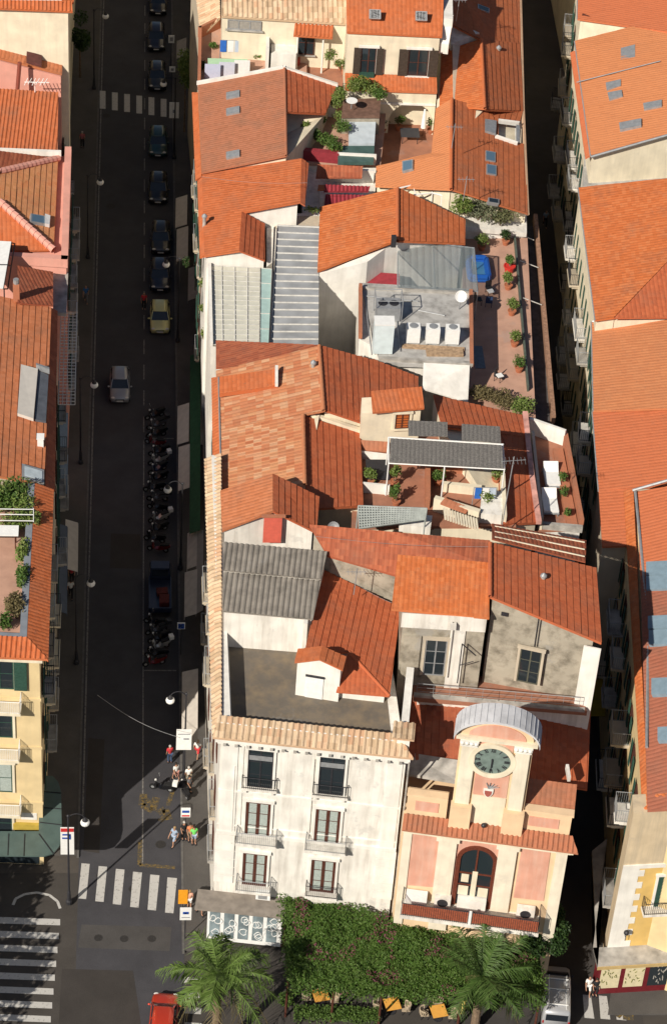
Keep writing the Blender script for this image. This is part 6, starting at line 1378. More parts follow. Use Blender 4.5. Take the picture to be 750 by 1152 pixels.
# ================================================================== CARS
CARP = {}
def paint(name, col, rough=.28):
    if name not in MT:
        m, t, b_ = newmat(name, rough, .25, .5); b_.inputs['Base Color'].default_value = (*col, 1); b_.inputs['Coat Weight'].default_value = .6; MT[name] = m
    return MT[name]
GLC = glassy('car_glass', (.015, .02, .028), .05)
def loft(mb, rings):
    n = len(rings[0]); o = len(mb.v); mb.v += [V(p) for r in rings for p in r]
    for i in range(len(rings)-1):
        for j in range(n): mb.f.append([o+i*n+j, o+i*n+(j+1) % n, o+(i+1)*n+(j+1) % n, o+(i+1)*n+j]); mb.uv.append(None)
    mb.f.append([o+j for j in range(n)][::-1]); mb.uv.append(None); mb.f.append([o+(len(rings)-1)*n+j for j in range(n)]); mb.uv.append(None)
    return mb
def car(name, label, cat, loc, rz, col, L=3.9, Wd=1.64, Hh=1.46, group=None):
    o = thing(name, label, cat, loc, group, rz); ROOT[o.name] = V((0, 0, 0)); w2 = Wd/2; y = lambda t: -L/2+L*t       # front faces -Y
    rings = []
    for t, ww, zb, zs, zt in ((0, .72, .30, .52, .60), (.03, .90, .22, .60, .72), (.12, .98, .2, .66, .83), (.27, 1.0, .2, .70, .93), (.5, 1.0, .2, .72, .95), (.8, 1.0, .2, .74, .98), (.95, .95, .22, .74, .96), (1.0, .80, .32, .66, .84)):
        a = w2*ww; rings.append([(-a*.92, y(t), zb), (a*.92, y(t), zb), (a, y(t), zb+.18), (a, y(t), zs), (a*.93, y(t), zt-.05), (a*.80, y(t), zt), (-a*.80, y(t), zt), (-a*.93, y(t), zt-.05), (-a, y(t), zs), (-a, y(t), zb+.18)])
    loft(MB(), rings).build('body', col, o, True)
    gw, rw = w2*.90, w2*.72; z0, z1 = .93, Hh
    bf, bb, rf, rb = y(.27), y(.97), y(.44), y(.86)
    MB().hexa([(-gw, bf, z0), (gw, bf, z0), (gw, bb, z0), (-gw, bb, z0), (-rw, rf, z1-.04), (rw, rf, z1-.04), (rw, rb, z1-.04), (-rw, rb, z1-.04)]).build('window_glass', GLC, o)
    rr = []
    for t, s, dz in ((0, .86, -.05), (.08, 1.0, -.01), (.5, 1.03, .03), (.92, 1.0, 0), (1, .88, -.04)):
        yy = rf-.06+(rb-rf+.14)*t; a = (rw+.03)*s; rr.append([(-a, yy, z1+dz-.05), (a, yy, z1+dz-.05), (a*.95, yy, z1+dz), (a*.5, yy, z1+dz+.02), (-a*.5, yy, z1+dz+.02), (-a*.95, yy, z1+dz)])
    loft(MB(), rr).build('roof', col, o, True)
    mb = MB()
    for sx in (-1, 1):
        mb.tube((sx*gw, bf, z0), (sx*rw, rf, z1-.02), .035, 5); mb.tube((sx*gw, bb, z0), (sx*rw, rb, z1-.02), .045, 5); mb.tube((sx*gw, (bf+bb)/2, z0), (sx*rw, (rf+rb)/2, z1-.02), .04, 5)
    mb.build('pillar', col, o)
    for sx in (-1, 1):
        for t in (.17, .81):
            wl = MB().tube((sx*(w2-.19), y(t), .30), (sx*(w2+.01), y(t), .30), .30, 14).build('wheel', BLK, o); MB().tube((sx*(w2+.011), y(t), .30), (sx*(w2+.03), y(t), .30), .19, 10).build('rim', STEEL, wl)
        MB().ball((sx*w2*.68, y(.035), .66), .15, 8, 6, (1.2, .7, .6)).build('headlight', plain('lamp_lens', (.62, .62, .6), .15, .05), o)
        MB().ball((sx*w2*.80, y(.985), .76), .12, 8, 6, (.8, .5, 1.2)).build('tail_light', plain('tail_lens', (.35, .02, .02), .25, .05), o)
        MB().ball((sx*(w2+.09), y(.32), .98), .1, 8, 6, (1.1, .7, .8)).build('wing_mirror', col, o)
    F_ = MB().box((0, y(0)-.005, .42), (.5, .03, .12)).build('number_plate', WHM, o)
    MB().box((0, y(0)-.0, .55), (.7, .05, .1)).build('radiator_grille', DKM, o)
    return o
def at(x, y, z=0.0): return P(x, y, z)
for x, y, lab, c in ((178, 8, 'black parked car cut by the frame top', ('car_black', (.012, .012, .015))), (176, 48, 'dark navy parked car nearest above the young street tree', ('car_navy', (.012, .014, .028))), (177, 92, 'charcoal parked car just before the upper zebra crossing', ('car_charcoal', (.022, .023, .026))), (178, 166, 'dark teal parked car just past the upper zebra crossing', ('car_teal', (.012, .05, .055))), (178, 218, 'black parked car between the teal car and the pale awnings', ('car_black', (.012, .012, .015))), (181, 274, 'grey black parked car beside the pale awnings', ('car_charcoal', (.022, .023, .026))), (180, 316, 'dark blue parked car right behind the yellow green car', ('car_blue', (.012, .018, .04)))):
    car('parked_car', lab, 'car', at(x, y), math.radians(random.uniform(-1, 1)), paint(*c), 3.8 if y < 300 else 3.7, 1.62, 1.46, 'cars parked along the street')
car('parked_car', 'small pale yellow green car parked at the end of the row', 'car', at(180, 364), 0, paint('car_lime', (.60, .58, .27)), 3.4, 1.62, 1.52, 'cars parked along the street')
car('moving_car', 'silver grey hatchback driving alone down the street lane', 'car', at(135, 440), math.radians(.5), paint('car_silver', (.30, .31, .34)), 3.6, 1.58, 1.48)
car('red_car', 'red hatchback at the bottom edge beside the large palm', 'car', at(184, 1152), math.radians(175), paint('car_red', (.50, .045, .02)), 3.8, 1.7, 1.45)
# blue pickup with a red load
pk = thing('blue_pickup', 'blue pickup truck parked among the scooters with a red load', 'pickup truck', at(180, 672)); ROOT[pk.name] = V((0, 0, 0)); BLU = paint('truck_blue', (.014, .022, .05), .4)
loft(MB(), [[(-.72, 1.15, .35), (.72, 1.15, .35), (.78, 1.15, .9), (.66, 1.2, 1.75), (-.66, 1.2, 1.75), (-.78, 1.15, .9)], [(-.78, 2.3, .3), (.78, 2.3, .3), (.82, 2.3, .95), (.68, 1.95, 1.8), (-.68, 1.95, 1.8), (-.82, 2.3, .95)], [(-.74, 2.55, .35), (.74, 2.55, .35), (.76, 2.5, .85), (.74, 2.4, .95), (-.74, 2.4, .95), (-.76, 2.5, .85)]]).build('cab', BLU, pk)
MB().hexa([(-.6, 1.1, 1.05), (.6, 1.1, 1.05), (.6, 1.16, 1.05), (-.6, 1.16, 1.05), (-.55, 1.13, 1.62), (.55, 1.13, 1.62), (.55, 1.19, 1.62), (-.55, 1.19, 1.62)]).build('window_glass', GLC, pk)
mb = MB(); mb.box((0, -.6, .68), (1.62, 3.4, .1)); mb.box((-.78, -.6, .9), (.06, 3.4, .4)); mb.box((.78, -.6, .9), (.06, 3.4, .4)); mb.box((0, -2.28, .9), (1.5, .06, .4)); mb.build('load_bed', BLU, pk)
for sx in (-1, 1):
    for yy in (-1.4, 1.75): MB().tube((sx*.58, yy, .3), (sx*.78, yy, .3), .3, 12).build('wheel', BLK, pk)
ld = thing('red_crate', 'red crate and boxes lying in the bed of the blue pickup', 'crate', at(180, 672)+V((.2, -.9, .74))); c = at(180, 672)
RD = plain('red_load', (.09, .015, .014), .8, .3, 5); mb = MB()
for k, (dx, dy, sx, sy, sz) in enumerate(((.3, -1.3, .7, .9, .4), (.15, -.35, .8, .6, .3))): mb.box(c+V((dx, dy, .735+sz/2)), (sx, sy, sz), .1*k)
mb.build('crate_shell', RD, ld)
mb = MB(); mb.ball(c+V((.95, -.5, 1.1)), .2, 8, 6)
# silver van at the bottom
vn2 = thing('silver_van', 'silver delivery van leaving the alley mouth', 'van', at(623, 1130), None, math.radians(-7)); ROOT[vn2.name] = V((0, 0, 0)); SIL = paint('van_silver', (.42, .43, .45), .35)
rings = []
for yy, ww, zt in ((2.2, .78, 1.0), (2.12, .84, 1.05), (1.75, .86, 1.10), (.75, .87, 1.88), (.45, .88, 1.95), (-1.9, .88, 1.95), (-2.15, .86, 1.88), (-2.2, .82, 1.6)):
    rings.append([(-ww, yy, .3), (ww, yy, .3), (ww*1.02, yy, .9), (ww*.92, yy, zt-.08), (ww*.8, yy, zt), (-ww*.8, yy, zt), (-ww*.92, yy, zt-.08), (-ww*1.02, yy, .9)])
loft(MB(), rings).build('body', SIL, vn2, True)
MB().hexa([(-.72, .80, 1.80), (.72, .80, 1.80), (.74, 1.66, 1.12), (-.74, 1.66, 1.12), (-.72, .84, 1.86), (.72, .84, 1.86), (.74, 1.70, 1.17), (-.74, 1.70, 1.17)]).build('windscreen', GLC, vn2)
MB().box((0, -2.215, 1.45), (1.35, .03, .55)).build('rear_window', GLC, vn2)
mb = MB()
for k in (-.55, .55): mb.box((k, -.6, 2.0), (.05, 2.6, .06))
for k in (-1.6, -.4, .4): mb.box((0, k, 2.03), (1.3, .05, .05))
mb.build('roof_rack', WHM, vn2)
for sx in (-1, 1):
    for yy in (-1.45, 1.45): MB().tube((sx*.68, yy, .32), (sx*.9, yy, .32), .32, 12).build('wheel', BLK, vn2)
    MB().ball((sx*.8, -2.2, 1.0), .1, 8, 6, (.6, .4, 1.6)).build('tail_light', MT['tail_lens'], vn2); MB().ball((sx*.98, 1.3, 1.25), .1, 8, 6, (.8, .5, 1.3)).build('wing_mirror', DKM, vn2)

# ================================================================== SCOOTERS
def scooter(name, label, cat, loc, rz, col, group=None, box=None):
    o = thing(name, label, cat, loc, group, rz); ROOT[o.name] = V((0, 0, 0))
    for yy, r in ((.62, .23), (-.58, .23)):
        w_ = MB().tube((-.05, yy, r), (.05, yy, r), r, 14).build('wheel', BLK, o); MB().tube((-.056, yy, r), (.056, yy, r), r*.5, 8).build('rim', STEEL, w_)
    loft(MB(), [[(-.1, .2, .25), (.1, .2, .25), (.12, .2, .34), (-.12, .2, .34)], [(-.16, 0, .25), (.16, 0, .25), (.16, 0, .34), (-.16, 0, .34)], [(-.15, -.2, .25), (.15, -.2, .25), (.16, -.2, .62), (-.16, -.2, .62)], [(-.15, -.6, .4), (.15, -.6, .4), (.15, -.6, .72), (-.15, -.6, .72)], [(-.06, -.92, .58), (.06, -.92, .58), (.07, -.92, .72), (-.07, -.92, .72)]]).build('body', col, o)
    loft(MB(), [[(-.19, .28, .3), (.19, .28, .3), (.17, .34, .3), (-.17, .34, .3)], [(-.21, .34, .6), (.21, .34, .6), (.16, .45, .6), (-.16, .45, .6)], [(-.14, .30, .95), (.14, .30, .95), (.12, .40, .95), (-.12, .40, .95)]]).build('front_shield', col, o)
    loft(MB(), [[(-.13, -.15, .62), (.13, -.15, .62), (.12, -.15, .75), (-.12, -.15, .75)], [(-.16, -.5, .70), (.16, -.5, .70), (.14, -.5, .82), (-.14, -.5, .82)], [(-.1, -.85, .72), (.1, -.85, .72), (.09, -.85, .83), (-.09, -.85, .83)]]).build('seat', BLK, o)
    mb = MB(); mb.path([(-.34, .18, 1.02), (-.12, .30, 1.0), (.12, .30, 1.0), (.34, .18, 1.02)], .022, 5); mb.tube((0, .62, .25), (0, .32, 1.0), .03, 5); hb = mb.build('handlebar', DKM, o)
    for sx in (-1, 1):
        mb = MB(); mb.tube((sx*.26, .22, 1.02), (sx*.34, .28, 1.2), .01, 4); mb.ball((sx*.35, .28, 1.22), .065, 8, 5, (1, .4, .7)); mb.build('mirror', STEEL, hb)
    MB().ball((0, .42, .92), .09, 8, 6).build('headlight', MT['lamp_lens'], o)
    if box: MB().box((0, -.92, .92), (.36, .32, .3)).build('top_box', box, o)
    return o
SC = [('scooter_black', (.012, .012, .014)), ('scooter_grey', (.10, .10, .11)), ('scooter_red', (.16, .012, .012)), ('scooter_blue', (.015, .02, .06)), ('scooter_white', (.45, .45, .44))]
rg = random.Random(21); n = 0; protos = {}
ys = [(y, 0) for y in (470, 481, 491, 501, 511, 521, 531, 541, 552, 563, 574, 586, 598, 609, 620)]+[(y, 1) for y in (703, 712, 721, 730, 739, 748)]
pat = [0, 1, 0, 2, 0, 4, 3, 0, 0, 1, 0, 4, 0, 0, 2, 0, 1, 0, 4, 0, 2]
GN = ['black', 'grey', 'dark red', 'dark blue', 'white']
for k, (yy, seg_) in enumerate(ys):
    ci = pat[k]; key = ci; x = 176+rg.uniform(-3, 3); lab = f'{GN[ci]} scooter parked askew in the shaded row of scooters along the street'
    loc = at(x, yy); rz = math.radians(rg.choice((75, 105, 95, 112))+rg.uniform(-8, 8))
    if key not in protos: protos[key] = scooter('parked_scooter', lab, 'scooter', loc, rz, paint(*SC[ci]), 'scooters parked in the shaded row', WHM if ci == 4 else (DKM if ci == 1 else None))
    else: dup(protos[key], loc, rz, lab)
scooter('motorcycle', 'black motorcycle with white tank parked in the sunlit corner', 'motorcycle', at(182, 889), math.radians(75), paint(*SC[0]), None, WHM)
scooter('parked_scooter', 'black scooter in the sunlit corner beside the standing people', 'scooter', at(207, 893), math.radians(20), paint(*SC[0]))
car('dark_van', 'dark van deep in the alley shade', 'van', at(672, 905), math.radians(-4), paint('car_charcoal', (.022, .023, .026)), 4.4, 1.7, 1.9) if False else None

# ================================================================== LAMPS, SIGNS
def lamp(label, base, rz=0.0, h=8.2, arm=1.05, group='street lamps', banner=None):
    o = thing('street_lamp', label, 'street lamp', base, group, rz); ROOT[o.name] = V((0, 0, 0))
    MB().lathe([(.2, 0), (.2, .25), (.13, .35), (.11, 1.1), (.075, 1.2), (.06, h*.6), (.05, h)], (0, 0, 0), 10).build('pole', DKM, o)
    pts = [(0, 0, h-.3)]+[(arm*(1-math.cos(t))/2, 0, h-.3+.55*math.sin(t)) for t in [math.pi*k/8 for k in range(1, 9)]]
    MB().path(pts, .03, 5).ball((0, 0, h+.05), .1, 8, 6).build('arm', DKM, o)
    e = pts[-1]; hd_ = MB().lathe([(.05, .2), (.1, .12), (.17, .0), (.19, -.06), (.15, -.06), (.05, -.02)][::-1], V(e), 14).build('lamp_hood', DKM, o)
    MB().ball(V(e)-V((0, 0, .26)), .30, 12, 8, (1, 1, .85)).build('globe', plain('white_globe', (.80, .80, .78), .3, .03), o)
    return o
for x, y, lab in ((106, 100, 'lamp on the far pavement by the dark shaded tree'), (99, 290, 'lamp on the far pavement by the rose coped house'), (91, 521, 'lamp on the far pavement by the blue awnings'), (86, 746, 'lamp on the far pavement behind the yellow house awning'), (78, 1016, 'lamp with a white banner at the zebra crossing end of the yellow house')):
    lamp('black street '+lab, at(x, y, .1))
for x, y, lab in ((196, 178, 'lamp beside the white board sign at the upper crossing'), (200, 384, 'lamp just past the yellow green car'), (203, 640, 'lamp behind the blue pickup'), (207, 878, 'lamp above the standing people near the white banner')):
    lamp('black street '+lab, at(x, y, .13), math.pi)
def board(name, label, c, w_, h_, marks, pole_h=None, mat=None, rz=0.0, cat='sign'):
    """flat sign board; marks: list of (u,z,w,h,material) on its face; the board faces the square (-Y)"""
    o = thing(name, label, cat, V((c.x, c.y, .12 if pole_h is None else pole_h)), None, rz); ROOT[o.name] = V((c.x, c.y, .12 if pole_h is None else pole_h)) if rz == 0 else V((0, 0, 0))
    MB().box(c, (w_, .06, h_)).build('panel', mat or WHM, o)
    for u, z, a, b_, m in marks: MB().box(c+V((u, -.045, z)), (a, .03, b_)).build('sign_print', m, o)
    if pole_h is None: MB().tube(V((c.x, c.y+.07, .12)), c+V((0, .07, h_/2)), .035, 6).build('pole', DKM, o)
    return o
SB = plain('sign_blue', (.02, .07, .32), .5, .05); SR = plain('sign_red', (.50, .03, .03), .5, .05); SO = plain('sign_orange', (.75, .32, .02), .5, .08); SK = plain('sign_grey', (.25, .26, .28), .5, .05)
board('street_banner', 'white hanging banner with blue curl and red top on the zebra crossing lamp', P(76, 946, 5.2), .85, 2.5, [(0, 1.05, .8, .3, SR), (-.05, .62, .5, .12, SB), (.15, .42, .14, .45, SB), (-.12, .3, .4, .12, SB)], 0.1)
board('street_banner', 'large plain white banner by the lamp near the standing people', P(207, 832, 4.6), 1.0, 1.9, [(.15, .1, .35, .12, SK), (0, .55, .8, .06, SK)])
board('street_board', 'white street board with a dark dot at the upper zebra crossing', P(196, 124, 4.4), .85, 1.6, [(0, -.1, .22, .3, SK)])
board('parking_sign', 'small white parking sign above the charcoal parked car', P(194, 78, 3.4), .55, .55, [(0, 0, .25, .25, SK)])
board('parking_sign', 'small white sign beside the navy parked car', P(193, 44, 3.4), .55, .8, [(0, 0, .3, .4, SK)])
board('parking_sign', 'small blue and white parking sign below the blue pickup', P(204, 704, 3.0), .55, .6, [(0, 0, .42, .45, SB), (-.05, .02, .06, .3, WHM), (.05, .1, .14, .05, WHM), (.05, 0, .14, .05, WHM)])
board('bus_stop_sign', 'white sign with blue and red bars by the people in green', P(209, 914, 2.8), .62, .85, [(0, .12, .46, .2, SB), (0, -.28, .5, .12, SR)])
board('pharmacy_board', 'white board with a blue oval beside the orange board', P(209, 1028, 2.6), .72, 1.15, [(0, .12, .36, .2, SB), (0, .12, .14, .1, WHM), (0, -.3, .5, .05, SK)])
board('orange_board', 'plain orange board standing just above the blue oval board', P(206, 1009, 1.3), .6, 1.3, [], None, SO)
for x, y, w_, lab in ((238, 940, 'a', 'framed white menu board on the white townhouse corner'),):
    board('menu_board', lab, P(239, 945, 1.6), .12, 1.4, [], None, WHM)

# ================================================================== ROOF ODDMENTS
pl = thing('paddling_pool', 'blue inflatable paddling pool on the roof garden', 'paddling pool', P(537, 304, G)); c = P(537, 306, G); BP = plain('pool_blue', (.03, .16, .62), .3, .06)
mb = MB(); q = [c+V((sx*.7, sy*1.25, .22)) for sx, sy in ((-.8, -1), (.8, -1), (1, -.8), (1, .8), (.8, 1), (-.8, 1), (-1, .8), (-1, -.8))]
for z in (0, .25): mb.path([p+V((0, 0, z-.02)) for p in q+[q[0]]], .2, 8)
mb.build('rim', BP, pl); MB().prism([p-V((0, 0, .15)) for p in q], (0, 0, .12)).build('water', plain('pool_water', (.10, .32, .55), .05, .05), pl)
def chair(label, px, z, rz, mat, group):
    o = thing('terrace_chair', label, 'chair', P(px[0], px[1], z), group, rz); ROOT[o.name] = V((0, 0, 0)); MB().box((0, 0, .44), (.5, .5, .06)).build('seat', mat, o); MB().box((0, .26, .72), (.5, .05, .56)).build('backrest', mat, o)
    for sx in (-.22, .22):
        for sy in (-.22, .22): MB().tube((sx, sy, 0), (sx, sy, .41), .022, 5).build('leg', mat, o)
    return o
chair('black wicker chair with white cushion beside the blue pool', (550, 330), G, .4, DKM, 'roof garden chairs'); chair('dark blue chair in front of the white cushioned chair', (549, 344), G, 3.0, plain('navy_cloth', (.02, .04, .10), .8), 'roof garden chairs'); chair('black chair by the dry hedge of the roof garden', (560, 428), G, 1.0, DKM, 'roof garden chairs'); chair('dark chair against the deck wall of the roof garden', (537, 342), G, 1.7, DKM, 'roof garden chairs')
for x, y, lab in ((551, 334, 'white cushion lying on the black wicker chair'), (561, 429, 'white cloth lying on the chair by the dry hedge')):
    c = P(x, y, G)+V((0, .05, .50)); tag(MB().box(c, (.45, .42, .06), .4).build('seat_cushion', WHM), lab, 'cushion')
tag(MB().box(P(538, 402, G)+V((0, 0, .02)), (.75, 2.6, .03)).build('floor_mat', plain('slate_mat', (.14, .18, .22), .8, .2, 3)), 'grey blue mat lying along the deck wall of the roof garden', 'mat')
# laundry terrace
ck_ = thing('drying_rack', 'drying rack with blue and white washing on the laundry terrace', 'drying rack', P(264, 66, Z1)); c = P(264, 66, Z1); mb = MB()
for sx in (-1.2, 1.2): mb.tube(c+V((sx, 0, 0)), c+V((sx, 0, 1.7)), .03, 5)
mb.tube(c+V((-1.2, 0, 1.7)), c+V((1.2, 0, 1.7)), .02, 4); mb.build('frame', STEEL, ck_)
for u, wd, m in ((-.95, .5, plain('blue_cloth', (.03, .14, .50), .9)), (-.35, .5, WHM), (.2, .45, plain('pale_blue_cloth', (.45, .52, .62), .9)), (.75, .6, WHM)): MB().box(c+V((u, 0, 1.15)), (wd, .05, 1.05)).build('washing', m, ck_)
tb = thing('green_cloth_table', 'long table under a pale green cloth on the laundry terrace', 'table', P(256, 78, Z1)); c = P(256, 79, Z1)
MB().box(c+V((0, 0, .72)), (3.2, 1.1, .05)).build('tabletop', plain('pale_green_cloth', (.42, .62, .40), .9, .06), tb)
for sx in (-1.4, 1.4):
    for sy in (-.45, .45): MB().tube(c+V((sx, sy, 0)), c+V((sx, sy, .69)), .03, 5).build('leg', STEEL, tb)
for x, m, lab in ((239, plain('lilac_sheet', (.50, .52, .66), .9, .05), 'lilac screen panel nearest the street on the laundry terrace edge'), (255, plain('pale_lilac_sheet', (.56, .57, .66), .9, .05), 'pale lilac screen panel in the middle of the laundry terrace edge'), (272, WHM, 'white screen panel on the laundry terrace edge')):
    c = P(x, 92-(x-230)*.13, Z1); tag(MB().box(c+V((0, .3, .68)), (1.25, .05, 1.35)).build('terrace_screen', m), lab, 'screen', 'screens on the laundry terrace')
gp = thing('green_parasol', 'dark green folded awning frame behind the drying rack', 'awning', P(266, 50, Z1)); c = P(266, 51, Z1); MB().box(c+V((0, .3, 1.3)), (2.2, .7, .08)).build('canopy', GRN, gp)
mb = MB()
for sx in (-1, 1): mb.tube(c+V((sx, .3, 0)), c+V((sx, .3, 1.27)), .03, 5)
mb.build('leg', STEEL, gp)
tq = thing('round_terrace_table', 'round white table on the brown upper deck among climbers', 'table', P(395, 122, T3z+2.1)); c = P(395, 122, (14.9+1.8)*K); MB().tube(c+V((0, 0, .70)), c+V((0, 0, .74)), .45, 16).build('tabletop', WHM, tq); MB().tube(c, c+V((0, 0, .7)), .04, 6).build('leg', STEEL, tq)
cr = CY*K
pu = thing('closed_parasol', 'closed white parasol standing in the terracotta courtyard', 'parasol', P(475, 153, cr)); c = P(475, 153, cr); MB().tube(c, c+V((0, 0, 2.6)), .03, 6).build('pole', BRW, pu); MB().lathe([(.05, .7), (.22, .8), (.17, 1.6), (.08, 2.5), (.02, 2.55)], c, 10).build('canopy', WHM, pu)
tt = thing('courtyard_table', 'dark square table in the terracotta courtyard', 'table', P(461, 158, cr)); c = P(460, 158, cr); MB().box(c+V((0, 0, .73)), (1.5, 1.3, .06)).build('tabletop', plain('charcoal_top', (.05, .05, .055), .5), tt)
for sx in (-.6, .6):
    for sy in (-.5, .5): MB().tube(c+V((sx, sy, 0)), c+V((sx, sy, .7)), .03, 5).build('leg', DKM, tt)
for x, y, lab, mt in ((431, 148, 'dark leafy plant at the loggia pier of the courtyard', LEAFD), (484, 150, 'green pot plant at the courtyard edge by the arch', LEAF), (448, 146, 'green pot plant under the loggia arch', LEAF)):
    shrub('courtyard_plant', lab, 'plant', (x, y), cr, .55, .5, .6, 220, .18, mt, 'plants in the terracotta courtyard', (.28, .4, TPOT))
for x, y, z, lab in ((508, 163, 18.4, 'bent television aerial on the light orange ridge by the courtyard'), (513, 20, 19.8, 'thin television aerial beside the white party wall'), (521, 222, 17.6, 'low television aerial at the ridge roof end by the planted hedge'), (398, 665, 18.0, 'dark television aerial leaning over the red terrace roof')):
    an = thing('roof_antenna', lab, 'antenna', P(x, y, z*K)); b0 = P(x, y, z*K); mb = MB(); mb.tube(b0-V((0, 0, .3)), b0+V((.1, 0, 1.9)), .03, 5)
    for k in range(5): mb.tube(b0+V((-.45+k*.25, -.3, 1.6)), b0+V((-.45+k*.25, .3, 1.6)), .014, 4)
    mb.tube(b0+V((-.6, 0, 1.6)), b0+V((.7, 0, 1.6)), .02, 4); mb.build('aerial', STEEL, an)
for x, y, z, lab in ((374, 600, 19.2, 'grey satellite dish on the penthouse corner by the brown roof'), (443, 452, 17.5, 'satellite dish on the cream penthouse wall')):
    ds = thing('satellite_dish', lab, 'satellite dish', P(x, y, z*K)); c = P(x, y, z*K); MB().tube(c-V((0, 0, .4)), c+V((0, 0, .5)), .035, 6).build('pole', STEEL, ds)
    dm = MB().lathe([(.02, 0), (.22, .05), (.36, .15), (.37, .18), (.22, .09), (.02, .04)], (0, 0, 0), 14); dm.v = [c+V((0, -.08, .6))+Mx @ p for p in dm.v]; dm.build('dish', STEEL, ds)
# cafe
OC = plain('orange_cloth', (.72, .36, .07), .9, .1, 3); RAT = plain('pale_rattan', (.42, .34, .24), .8, .25, 10)
for i, (x, y, lab) in enumerate(((360, 1128, 'cafe table under an orange cloth nearest the large palm'), (440, 1138, 'cafe table under an orange cloth in the middle of the cafe'), (492, 1146, 'cafe table under an orange cloth nearest the fine palm'))):
    tb = thing('cafe_table', lab, 'table', at(x, y), 'cafe tables'); c = at(x, y); mb = MB(); mb.box(c+V((0, 0, .76)), (.95, .95, .03), .2)
    o = mb.build('tablecloth_top', OC, tb); MB().tube(c, c+V((0, 0, .74)), .05, 8).build('leg', DKM, tb); MB().tube(c, c+V((0, 0, .04)), .28, 12).build('base', DKM, tb)
    for k, (dx, dy, rz, wd_) in enumerate(((-.85, .1, 1.57, 'on the street side of'), (.85, -.1, -1.57, 'on the alley side of'), (.05, .9, 0, 'behind'))):
        ch = thing('cafe_chair', 'pale rattan chair '+wd_+' the '+('palm side', 'middle', 'fine palm')[i]+' orange cafe table', 'chair', c+V((dx, dy, 0)), 'cafe chairs', rz); ROOT[ch.name] = V((0, 0, 0))
        MB().box((0, 0, .44), (.5, .5, .07)).build('seat', RAT, ch); mb = MB()
        for j in range(9):
            t = math.pi*j/8; mb.tube((.28*math.cos(t), .28*math.sin(t), .44), (.3*math.cos(t), .32*math.sin(t), .86), .035, 5)
        mb.path([(.3*math.cos(math.pi*j/8), .32*math.sin(math.pi*j/8), .86) for j in range(9)], .04, 5); mb.build('backrest', RAT, ch)
        for sx in (-.2, .2):
            for sy in (-.2, .2): MB().tube((sx, sy, 0), (sx, sy, .42), .02, 5).build('leg', DKM, ch)
um = thing('closed_parasol', 'closed yellow parasol leaning at the cafe under the fine palm', 'parasol', at(520, 1156)); c = at(516, 1150); MB().tube(c, c+V((.3, .6, 2.6)), .03, 6).build('pole', BRW, um)
mb = MB(); a, e_ = c+V((.08, .15, .8)), c+V((.3, .6, 2.5)); mb.tube(a, a.lerp(e_, .5), .24, 9, .17); mb.tube(a.lerp(e_, .5), e_, .17, 9, .04); mb.build('canopy', plain('yellow_canvas', (.60, .46, .14), .9, .08), um)

# ================================================================== PEOPLE
def skin_mesh(name, verts, edges, radii, root, mat, parent, sub=1):
    me = bpy.data.meshes.new(name); me.from_pydata([V(v) for v in verts], edges, []); o = bpy.data.objects.new(name, me); COL.objects.link(o)
    m = o.modifiers.new('s', 'SKIN'); m.use_smooth_shade = True; sv = me.skin_vertices[0].data
    for i, r in enumerate(radii): sv[i].radius = (r, r) if not isinstance(r, tuple) else r
    for i in range(len(verts)): sv[i].use_root = (i == root)
    if sub: o.modifiers.new('u', 'SUBSURF').levels = sub; o.modifiers['u'].render_levels = sub
    dg = bpy.context.evaluated_depsgraph_get(); nm_ = bpy.data.meshes.new_from_object(o.evaluated_get(dg)); o.modifiers.clear(); o.data = nm_; nm_.materials.clear(); nm_.materials.append(mat)
    for p in nm_.polygons: p.use_smooth = True
    o.parent = parent; return o
def figure(pose):
    """joint positions for a 1.70 m figure facing -Y; pose: stand, walk"""
    s = .22 if pose == 'walk' else .03; J = {}
    J['pelvis'] = (0, 0, .93); J['waist'] = (0, -.01, 1.10); J['chest'] = (0, 0, 1.30); J['neck'] = (0, .0, 1.45); J['jaw'] = (0, -.02, 1.53); J['head'] = (0, -.015, 1.61); J['crown'] = (0, 0, 1.67)
    for sg, n in ((-1, 'l'), (1, 'r')):
        k = s*sg
        J['sh'+n] = (.17*sg, 0, 1.39); J['el'+n] = (.225*sg, k*.5+.02, 1.12); J['wr'+n] = (.215*sg, k*.9-.10, .90); J['pa'+n] = (.21*sg, k*.95-.14, .83)
        J['hip'+n] = (.09*sg, 0, .88); J['kn'+n] = (.095*sg, -k*.9-.02, .50); J['an'+n] = (.095*sg, -k*1.2+.04, .09); J['to'+n] = (.105*sg, -k*1.2-.12, .04)
    return J
